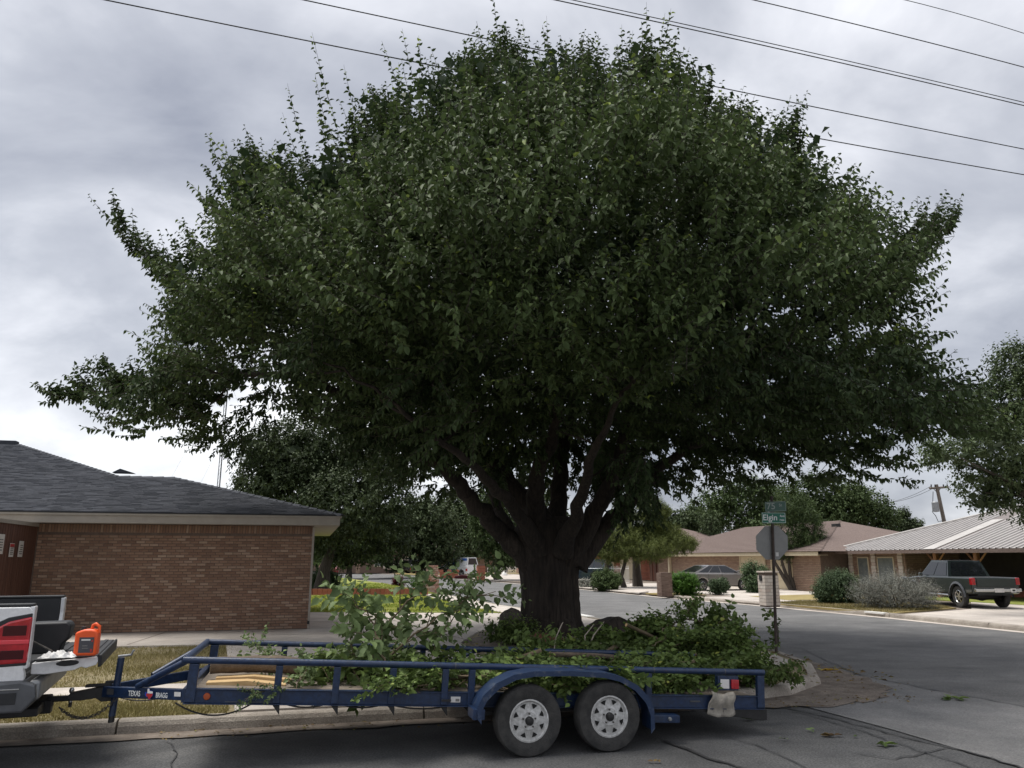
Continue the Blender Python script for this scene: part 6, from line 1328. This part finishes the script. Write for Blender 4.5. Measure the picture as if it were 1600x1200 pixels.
# logs
def log(name, label, a, b, r, m=M_barklog, n=14, squash=1, cutm=M_cut):
    a, b = Vector(a), Vector(b); root = empty(name, label, 'log', a); d = b-a; mb = MB(); k = 8
    ax = d.normalized(); u = ax.cross(Vector((0, 0, 1))).normalized(); w = u.cross(ax); rr_ = random.Random(int(a.x*100)); ph = rr_.uniform(0, 6)
    for i in range(k+1):
        c = d*(i/k)+w*r*.25*math.sin(math.pi*i/k)
        for j in range(n):
            t = 2*math.pi*j/n; q = r*(1+.08*math.sin(3*t+ph)+.05*math.sin(5*t+i*.8)+rr_.uniform(-.06, .06)); mb.v.append(tuple(c+u*math.cos(t)*q+w*math.sin(t)*q*squash))
    for i in range(k):
        for j in range(n): j2 = (j+1) % n; mb.f.append((i*n+j, i*n+j2, (i+1)*n+j2, (i+1)*n+j))
    mb.build('bark', m, root, smooth=60)
    for i, s_ in ((0, -1), (k, 1)):
        f = MB(); f.face([Vector(mb.v[i*n+j])+ax*.004*s_ for j in range(n)]); f.build('cut_end', cutm, root)
    return root
log('log', 'bark covered log lying across the front of the trailer deck', off(-3.62, .95, .86), off(-2.72, 1.05, .815), .085)
log('log', 'thin crooked log under leaves behind the second rail gap', off(-2.7, 1.3, .76), off(-2.1, 1.2, .73), .055)
log('log', 'large dark log section tilted up right of the big trunk', onpx(922, 998, .35), (*GY(968, 978, 15.8)[:2], .62), .30, M_bark, 18, .75, M_bark)
log('log', 'short reddish stump piece standing right of the large dark log', (*GY(988, 985, 16.5)[:2], .45), (*GY(1018, 975, 16.5)[:2], .56), .20, M_logred, 16, .9, M_logred)
log('log', 'red-brown log lying against the front of the big trunk', (*GY(830, 990, 15.6)[:2], .38), (*GY(882, 1003, 15.4)[:2], .26), .19, M_logred, 16, .9, M_logred)
log('log', 'upright grey log standing at the left foot of the big trunk', onpx(790, 1000, .18), (*GY(800, 960, 16.9)[:2], .74), .22, M_bark2, 16, 1, M_bark2)
log('log', 'small dark log half under leaves beside the twigs', (*GY(918, 1012, 14.2)[:2], .28), (*GY(948, 1006, 14.2)[:2], .34), .12, M_logred, 14, 1, M_logred)
log('log', 'mossy pole lying on the branches above the trailer rail', off(.25, 1.5, .80), off(1.1, 1.55, .74), .03, M_barklog)
for i, (x0, x1, y, z, lab) in enumerate([(-3.62, -2.85, .62, .725, 'pale split plank lying under the log, nearest the camera'), (-3.55, -2.8, .80, .745, 'pale split plank on the trailer deck behind the nearest one'), (-2.55, -2.0, 1.35, .77, 'short pale board behind the third stake of the trailer')]):
    o = MB().prism([(x0, z-.012), (x1, z-.055), (x1, z-.03), ((x0+x1)/2, z+.022), (x0, z+.018)], y, y+.15).build('split_plank', M_cut, None, bevel=.006); o.location = (MX, MY, 0); o.rotation_euler = (0, 0, PSI); tag(o, lab, 'plank')
# low leafy growth at the trunk foot and by the post
shrub('sucker_growth', 'leafy suckers growing round the left foot of the trunk', 790, 1000, .2, [(792, 985, 22, 14, -1), (820, 992, 26, 9, -1.2), (775, 985, 12, 10, -.5)], 260, .09, L_cut, 91, sl_=.25, per=6)
shrub('post_vine', 'single leafy shoot climbing the stop sign post', 1211, 1010, .16, [(1208, 968, 6, 7), (1213, 986, 6, 12), (1204, 998, 6, 8)], 16, .13, L_cut, 92, sl_=.2, per=4, wr=.8, stems=2, core=0)
# litter
def scatter_leaves(n, fn, z, m, name, label, ln=.09):
    P = np.array([(*fn(), z+.004) for _ in range(n)]); a = NR.rand(n)*6.28; D = np.stack([np.cos(a), np.sin(a), NR.rand(n)*.35], 1); U = np.tile([0, 0, 1.], (n, 1))+NR.randn(n, 3)*.3
    V, Fc, k = leaves_geo(P, D, U, ln*(.5+.8*NR.rand(n)), ln*.6*(.5+.8*NR.rand(n)), True); V[:, 2] = np.maximum(V[:, 2], z+.002)
    return tag(fast(name, V, Fc, m, tint=np.repeat(NR.rand(n), k), kind='stuff'), label, 'leaves')
scatter_leaves(900, lambda: W(NR.uniform(2.5, 9.0), NR.uniform(10.4, 17)), .16, L_litter, 'leaf_litter', 'brown leaf litter scattered over the corner verge')
scatter_leaves(260, lambda: W(NR.uniform(-1.5, 8.5), NR.uniform(9.6, 10.15)), .02, L_litter, 'gutter_litter', 'dead leaves and bark crumbs caught in the gutter', .05)
scatter_leaves(140, lambda: W(NR.uniform(5.5, 9.3), NR.uniform(9.6, 12.4)), .022, L_litter, 'corner_litter', 'small crumbs and dead leaves on the corner soil', .05)
spots = [(1228, 1153, 'white flecked leaf on the dark asphalt below the trailer end', .05, L_cutp), (1268, 1139, 'pale leaf with a stalk lying on the asphalt', .07, L_cutp), (1302, 1148, 'brownish leaf clump on the asphalt right of the pale leaf', .10, L_litter), (1338, 1149, 'small white green leaf near the gutter strip edge', .05, L_cutp), (1382, 1161, 'green leaf sprig on the asphalt furthest right', .11, L_cut), (1487, 1090, 'large green leaf clump on the concrete gutter strip', .16, L_cut), (1170, 1123, 'yellow green leaf under the trailer rear', .09, L_cut), (1021, 1188, 'tiny leaf near the tar crack at the bottom', .06, L_litter), (1293, 1046, 'bright yellow leaf cluster lying on the corner soil', .12, leafmat('leaf_yellow', (.45, .28, .02), (.6, .42, .04)))]
for i, (x, y, lab, sz, m) in enumerate(spots):
    g = G(x, y, .03); n = 7 if sz > .08 else 3; r_ = np.random.RandomState(i); a = r_.rand(n)*6.28
    P = np.stack([g[0]+r_.randn(n)*sz*.25, g[1]+r_.randn(n)*sz*.25, np.full(n, .022)], 1); D = np.stack([np.cos(a), np.sin(a), .25*r_.rand(n)], 1)
    V, Fc, k = leaves_geo(P, D, np.tile([0, 0, 1.], (n, 1))+r_.randn(n, 3)*.3, np.full(n, sz), np.full(n, sz*.6), False); V[:, 2] = np.maximum(V[:, 2], .02)
    tag(fast('fallen_leaf', V, Fc, m, tint=np.repeat(r_.rand(n)*.8, k)), lab, 'leaf')

# ------------------------------------------------------------------ signs and posts
X, Y = G(1213, 1018, .165); sp_ = empty('stop_sign', 'stop sign seen from its bare grey back with green street name blades on top', 'sign', (X, Y, .165), rad(6))
top = GY(1206, 775, Y)[2]-.165; lean = (GY(1206, 775, Y)[0]-X)
def LN(x, y, z): return (x+lean*z/top, y, z)
MB().tube([(0, 0, -.1), (0, 0, top)], .030, 10, T=LN).build('post', M_post, sp_, smooth=50)
zc = GY(1206, 848, Y)[2]-.165; ro = .335/math.cos(rad(22.5))
oc = [(ro*math.cos(rad(22.5+45*k)), zc+ro*math.sin(rad(22.5+45*k))) for k in range(8)]
pl_ = MB().prism(oc, .045, .049, 'y', LN).build('sign_plate', M_signback, sp_)
oc2 = [(a*.99, zc+(b-zc)*.99) for a, b in oc]; MB().prism(oc2, .0492, .0505, 'y', LN).build('sign_front', mat('sign_red', (.45, .02, .03), rough=.4), sp_)
MB().box(-.015, .015, -.035, .045, zc+.2, zc+.24, LN).build('bracket', M_post, sp_); MB().box(-.015, .015, -.035, .045, zc-.24, zc-.2, LN).build('bracket', M_post, sp_)
MB().box(.07, .13, .040, .0448, zc-.27, zc-.19, LN).build('inventory_sticker', M_paper, sp_)
def blade(name, cx, z0, w, h, rot, m, mw, txts, T):
    b = empty(name, None, None, (0, 0, 0)); b.parent = sp_; b.location = T(0, -.038, z0); b.rotation_euler = (0, 0, rot)
    for k in ('label', 'category'):
        if k in b: del b[k]
    MB().box(cx-w/2, cx+w/2, -.002, .002, 0, h).build('blade_panel', m, b)
    for (x0, x1, za, zb) in ((cx-w/2+.008, cx+w/2-.008, .006, .012), (cx-w/2+.008, cx+w/2-.008, h-.012, h-.006), (cx-w/2+.008, cx-w/2+.014, .012, h-.012), (cx+w/2-.014, cx+w/2-.008, .012, h-.012)):
        MB().box(x0, x1, -.0035, -.0022, za, zb).build('blade_border', mw, b)
    for t, x, z, s_ in txts: text_mesh(t, s_, mw, 'lettering', b, Matrix.Translation((cx+x, -.004, z)) @ Matrix.Rotation(rad(90), 4, 'X'), .001)
blade('street_name_blade', .02, zc+.39, .50, .215, rad(-2), M_signg, M_signw, [('Elgin', -.232, .06, .165), ('Ave', .125, .125, .065), ('7500', .115, .045, .05)], LN)
blade('street_name_blade', .06, zc+.625, .42, .20, rad(-38), M_signgf, M_signwf, [('75', -.18, .05, .18), ('St', .07, .10, .08)], LN)
MB().box(-.03, .03, -.02, .02, zc+.60, zc+.63, LN).build('blade_bracket', M_redd, sp_)
X, Y = G(899, 958, .165); pp_ = empty('bare_post', 'thin black bare post at the kerb just right of the big trunk', 'post', (X, Y, .165))
MB().tube([(0, 0, -.1), (-.03, 0, 1.6)], .035, 8).build('post', M_post, pp_)
MB().tube([(-.03, 0, 1.6), (-.03, 0, 1.66)], .03, 8).build('post_cap', M_black, pp_)
# lamp post by the window
X, Y = G(1340, 922, .13); lp_ = empty('yard_lamp', 'black yard lamp post with a pale cap beside the green bush', 'lamp', (X, Y, .13))
h = GY(1340, 882, Y)[2]-.13
MB().tube([(0, 0, 0), (0, 0, h-.25)], .10, 12).build('post', M_black, lp_, smooth=40)
MB().lathe([(0, h+.03), (.10, h-.02), (.18, h-.12), (.16, h-.14), (0, h-.14)], 16, 'z').build('cap', M_white, lp_, smooth=50); MB().lathe([(.10, h-.14), (.12, h-.24), (.09, h-.25)], 12, 'z').build('lantern', M_glass, lp_, smooth=50)
# ------------------------------------------------------------------ brick mailboxes and pillars
def pillar(name, label, px, py, z, w, d, h, m, l=.2, bh=.066, rz=PSI, box=None, cap=None, taper=0, cat='mailbox', jit=0):
    X, Y = G(px, py, z) if Y0 is None else (GY(px, py, Y0)[0], Y0); root = empty(name, label, cat, (X, Y, z), rz)
    MB().box(-w/2+.012, w/2-.012, -d/2+.012, d/2-.012, -.05, h-.01).build('core', M_mortar, root)
    zz_ = .01; r = 0; mb = MB(); cnt = 0
    while zz_+bh < h+.01:
        for (ax, ln, o_) in (('x', w, -d/2), ('x', w, d/2), ('y', d, -w/2), ('y', d, w/2)):
            x = -ln/2+(-.5*l if r % 2 else 0)
            while x < ln/2-.02:
                a, b = max(x, -ln/2), min(x+l-.012, ln/2)
                if b-a > .03:
                    e = .010+R.uniform(0, jit); s1 = 1+taper*(1-zz_/h)
                    if ax == 'x': c = (a*s1, b*s1, o_*s1-e, o_*s1+e, zz_, zz_+bh-.012)
                    else: c = (o_*s1-e, o_*s1+e, a*s1, b*s1, zz_, zz_+bh-.012)
                    if big: MB().box(*c).build('brick', m, root)
                    else: mb.box(*c)
                x += l
        zz_ += bh; r += 1
    if mb.f: o = mb.build('bricks', m, root); o['kind'] = 'stuff'
    if cap: MB().box(-w/2-.03, w/2+.03, -d/2-.03, d/2+.03, h, h+.06).build('cap', cap, root, bevel=.01)
    if box:
        b = MB().box(-w/2-.05, -w/2-.008, -.09, .10, h-.32, h-.10).build('mailbox', M_black, root, bevel=.02) if box == 'left' else MB().box(-.10, .10, -d/2-.05, -d/2-.008, h-.32, h-.10).build('mailbox', M_black, root, bevel=.02)
    return root
Y0 = None; big = False
pillar('brick_mailbox', 'whitewashed brick mailbox pillar with a black box on the straw verge', 1203, 946, .12, .62, .5, 1.28, M_brickw, l=.24, bh=.13, box='left', cap=M_brickw)
pillar('brick_mailbox', 'brown brick mailbox pillar beside the bright green hedge', 1039, 931, .12, .58, .55, 1.15, M_brickb, box=None)
big = False
pillar('brick_pillar', 'red brick pillar standing at the kerb left of the big trunk', 751, 908, .12, .62, .6, 1.35, M_brickr, l=.25, bh=.09, cat='pillar')
pillar('brick_pillar', 'orange red brick pillar in front of the black pickup far away', 655, 901, .12, .72, .6, 1.55, M_brickr, l=.25, bh=.09, cat='pillar')
big = True
pillar('rubble_mailbox', 'knobbly mixed red and white brick mailbox at the lawn corner', 675, 925, .16, .50, .5, 1.45, M_rubble, l=.17, bh=.11, taper=.35, jit=.035)
big = False
pillar('brick_pillar', 'small tan brick pillar behind the brick house corner far away', 503, 898, .12, .8, .6, 1.3, M_brickt, l=.25, bh=.09, cat='pillar')
pillar('brick_pillar', 'slim tan brick pillar beside the far street under the dark tree', 559, 896, .12, .45, .45, 1.7, M_brickt, l=.25, bh=.09, cat='pillar')
X, Y = G(702, 903, .12); pz = empty('brick_planter', 'low red brick wall with three raised square posts near the van', 'wall', (X, Y, .12), 0); pz.scale = (.85, .85, .62)
MB().box(-1.1, 1.0, -.2, .2, 0, .85).build('wall', M_brickr, pz)
for x in (-.95, 0, .9): MB().box(x-.22, x+.22, -.22, .22, .86, 1.25).build('post', M_brickr, pz)
for k in range(6): MB().box(-1.12, 1.02, -.215, -.205, .04+k*.14, .13+k*.14).build('brick_course', M_brickr, pz)
o = MB().prism([(-.9, 0), (.9, 0), (.7, .28), (-.1, .36), (-.75, .25)], -.4, .4, 'y').build('tarp_heap', M_redd, None, bevel=.08); o.location = (*G(724, 904, .13), .13); tag(o, 'low dark heap lying at the kerb in front of the van', 'heap')
# brick edging between the two lawns
ed = empty('brick_edging', 'low red brick edging between the two lawns', 'edging', (*W(6.0, 40.2), .17), PSI)
for k in range(52):
    MB().box(-.24*(k+1)+.008, -.24*k-.008, -.07+.045*k*0, .07, 0, .30+R.uniform(-.01, .01)).build('brick', M_brickr, ed)
ed.rotation_euler[2] = PSI-rad(9)
# small white lamp column on the far yard
X, Y = GY(788, 899, 88)[:2]; wl = empty('white_column', 'thin white ornamental column on the far yard left of the trunk', 'ornament', (X, Y, .12))
MB().lathe([(.35, 0), (.3, .25), (.12, .4), (.09, 1.9), (.14, 2.0), (0, 2.05)], 12, 'z').build('shaft', M_white, wl, smooth=40); MB().lathe([(.0, 2.3), (.12, 2.2), (.14, 2.1), (.05, 2.05)], 12, 'z').build('finial', M_white, wl, smooth=40)

# ------------------------------------------------------------------ utility pole, mast, cables
X, Y, Z = GY(1476, 830, 80); up_ = empty('utility_pole', 'leaning wooden utility pole with crossarm and transformer beyond the metal roof', 'pole', (X, Y, 0))
def UP(px, py): g = GY(px, py, 80); return Vector(g)-Vector((X, Y, 0))
t0, t1 = UP(1478, 850), UP(1463, 757); t0.z = 0; t0.x += .6
MB().tube([t0, t1], [.24, .16], 10).build('post', M_polew, up_, smooth=40)
MB().tube([UP(1452, 763), UP(1482, 761)], .11, 4).build('crossarm', M_polew, up_)
for x in (1455, 1461, 1474, 1480): MB().tube([UP(x, 761), UP(x, 757)], .07, 6).build('insulator', M_black, up_)
for a, b in (((1458, 763), (1465, 770)), ((1470, 762), (1465, 770))): MB().tube([UP(*a), UP(*b)], .04, 4).build('brace', M_polew, up_)
a = UP(1463, 792); MB().lathe([(0, -.55), (.33, -.5), (.33, .42), (.25, .5), (0, .52)], 14, 'z', tuple(a+Vector((-.25, -.3, 0)))).build('transformer', M_tin, up_, smooth=40)
MB().tube([UP(1458, 768), UP(1457, 800), UP(1462, 806), UP(1466, 815), UP(1472, 814)], .035, 5).build('drop_wire', M_black, up_)
X, Y, Z = GY(341, 770, 210); am = empty('radio_mast', 'very thin tall lattice radio mast with guy wires behind the left roof', 'mast', (X, Y, 0))
hm_ = 62
for dx, dy in ((-.35, -.2), (.35, -.2), (0, .4)): MB().tube([(dx, dy, 0), (dx, dy, hm_)], .11, 4).build('leg', M_greyp, am)
mb = MB()
for k in range(56): z = k*1.1; mb.tube([(-.35, -.2, z), (.35, -.2, z+1.1)], .035, 3); mb.tube([(.35, -.2, z), (0, .4, z+1.1)], .035, 3); mb.tube([(-.35, -.2, z), (.35, -.2, z)], .035, 3)
mb.build('lattice', M_greyp, am)
for dx, z in ((-26, 52), (-16, 34), (22, 52)): MB().tube([(0, 0, z), (dx, 4, 0)], .022, 4).build('guy_wire', M_tin, am)
def cable(label, pix, Y_, r=.016, ext=40):
    # three photo points on a vertical plane parallel to the street; parabola through them, carried on past the frame
    pts = []
    for x, y in pix:
        u = (x-800)/F; v = (y-600)/F; d = (u, CT+v*ST, ST-v*CT); e, n = (math.cos(PSI), math.sin(PSI)), (-math.sin(PSI), math.cos(PSI))
        t = Y_/(d[0]*n[0]+d[1]*n[1]); pts.append((d[0]*t*e[0]+d[1]*t*e[1], H+d[2]*t))
    co = np.polyfit([p_[0] for p_ in pts], [p_[1] for p_ in pts], 2); s0, s1 = pts[0][0]-ext, pts[-1][0]+ext
    P_ = [(*W(s_, Y_), float(np.polyval(co, s_))) for s_ in np.linspace(s0, s1, 60)]
    return tag(MB().tube(P_, r, 6).build('power_cable', M_cable, None, smooth=60), label, 'cable')
cable('lowest overhead cable crossing the whole sky behind the crown', [(165, 0), (700, 107), (1600, 273)], 25.5, .024)
cable('second lowest overhead cable passing behind the treetop', [(475, 0), (1010, 113), (1600, 233)], 25.0, .022)
cable('lower of the close pair of overhead cables', [(868, 0), (1220, 77), (1600, 165)], 24.0, .022)
cable('upper of the close pair of overhead cables', [(895, 0), (1240, 76), (1600, 160)], 24.3, .018)
cable('overhead cable second from the top right corner', [(1178, 0), (1390, 51), (1600, 105)], 23.0, .02)
cable('overhead cable nearest the top right corner', [(1415, 0), (1510, 25), (1600, 52)], 22.5, .014)
def wire(label, a, b, Ya, Yb, r): tag(MB().tube(sag(GY(*a, Ya), GY(*b, Yb), .4), r, 4).build('power_cable', M_cable, None), label, 'cable')
wire('thin upper wire running left from the utility pole', (1454, 760), (1365, 788), 80, 95, .02); wire('thin lower wire running left from the utility pole', (1458, 763), (1372, 786), 80, 92, .02)

X, Y, Z = GY(378, 760, 58); sl_p = empty('street_lamp', 'street lamp arm reaching left out of the big dark tree', 'street lamp', (X, Y, 0))
def SLP(px, py): return Vector(GY(px, py, 58))-Vector((X, Y, 0))
a = SLP(378, 700); a2 = a.copy(); a2.z = 0; MB().tube([a2, a], [.10, .07], 8).build('pole', M_tin, sl_p)
MB().tube([a, SLP(370, 698.5), SLP(362, 699)], .045, 6).build('arm', M_tin, sl_p); MB().tube([SLP(363, 699), SLP(357, 701), SLP(353, 703.5)], [.07, .09, .05], 8).build('lamp_head', M_tin, sl_p)

# bare cut limbs with pale ends poking out of the heaps
cuts = [((.2, .75, .60), (1.05, .85, .70), .022, 'thin cut stick lying along the near rail above the fenders'), ((-.75, 1.1, .66), (.1, 1.4, .86), .025, 'cut limb propped up left of the front fender'), ((1.2, 1.3, .55), (1.95, 1.0, .72), .028, 'cut limb with pale end pointing at the red lamp'), ((.9, 2.6, .35), (1.7, 2.9, .72), .035, 'cut limb rising out of the low left part of the corner heap'),
        ((2.0, 2.7, .5), (2.75, 2.5, .62), .035, 'stubby cut limb facing the street in the middle of the corner heap'), ((2.6, 3.2, .7), (1.9, 3.0, 1.0), .028, 'cut limb leaning left out of the top of the corner heap'), ((3.0, 2.3, .3), (3.9, 2.2, .42), .025, 'cut limb running out at the right end of the corner heap'), ((-1.6, .6, .62), (-.95, .75, .69), .024, 'short cut stick ahead of the front wheel inside the rail')]
for a, b, r_, lab in cuts: log('cut_limb', lab, off(*a), off(*b), r_, M_twig, 9)
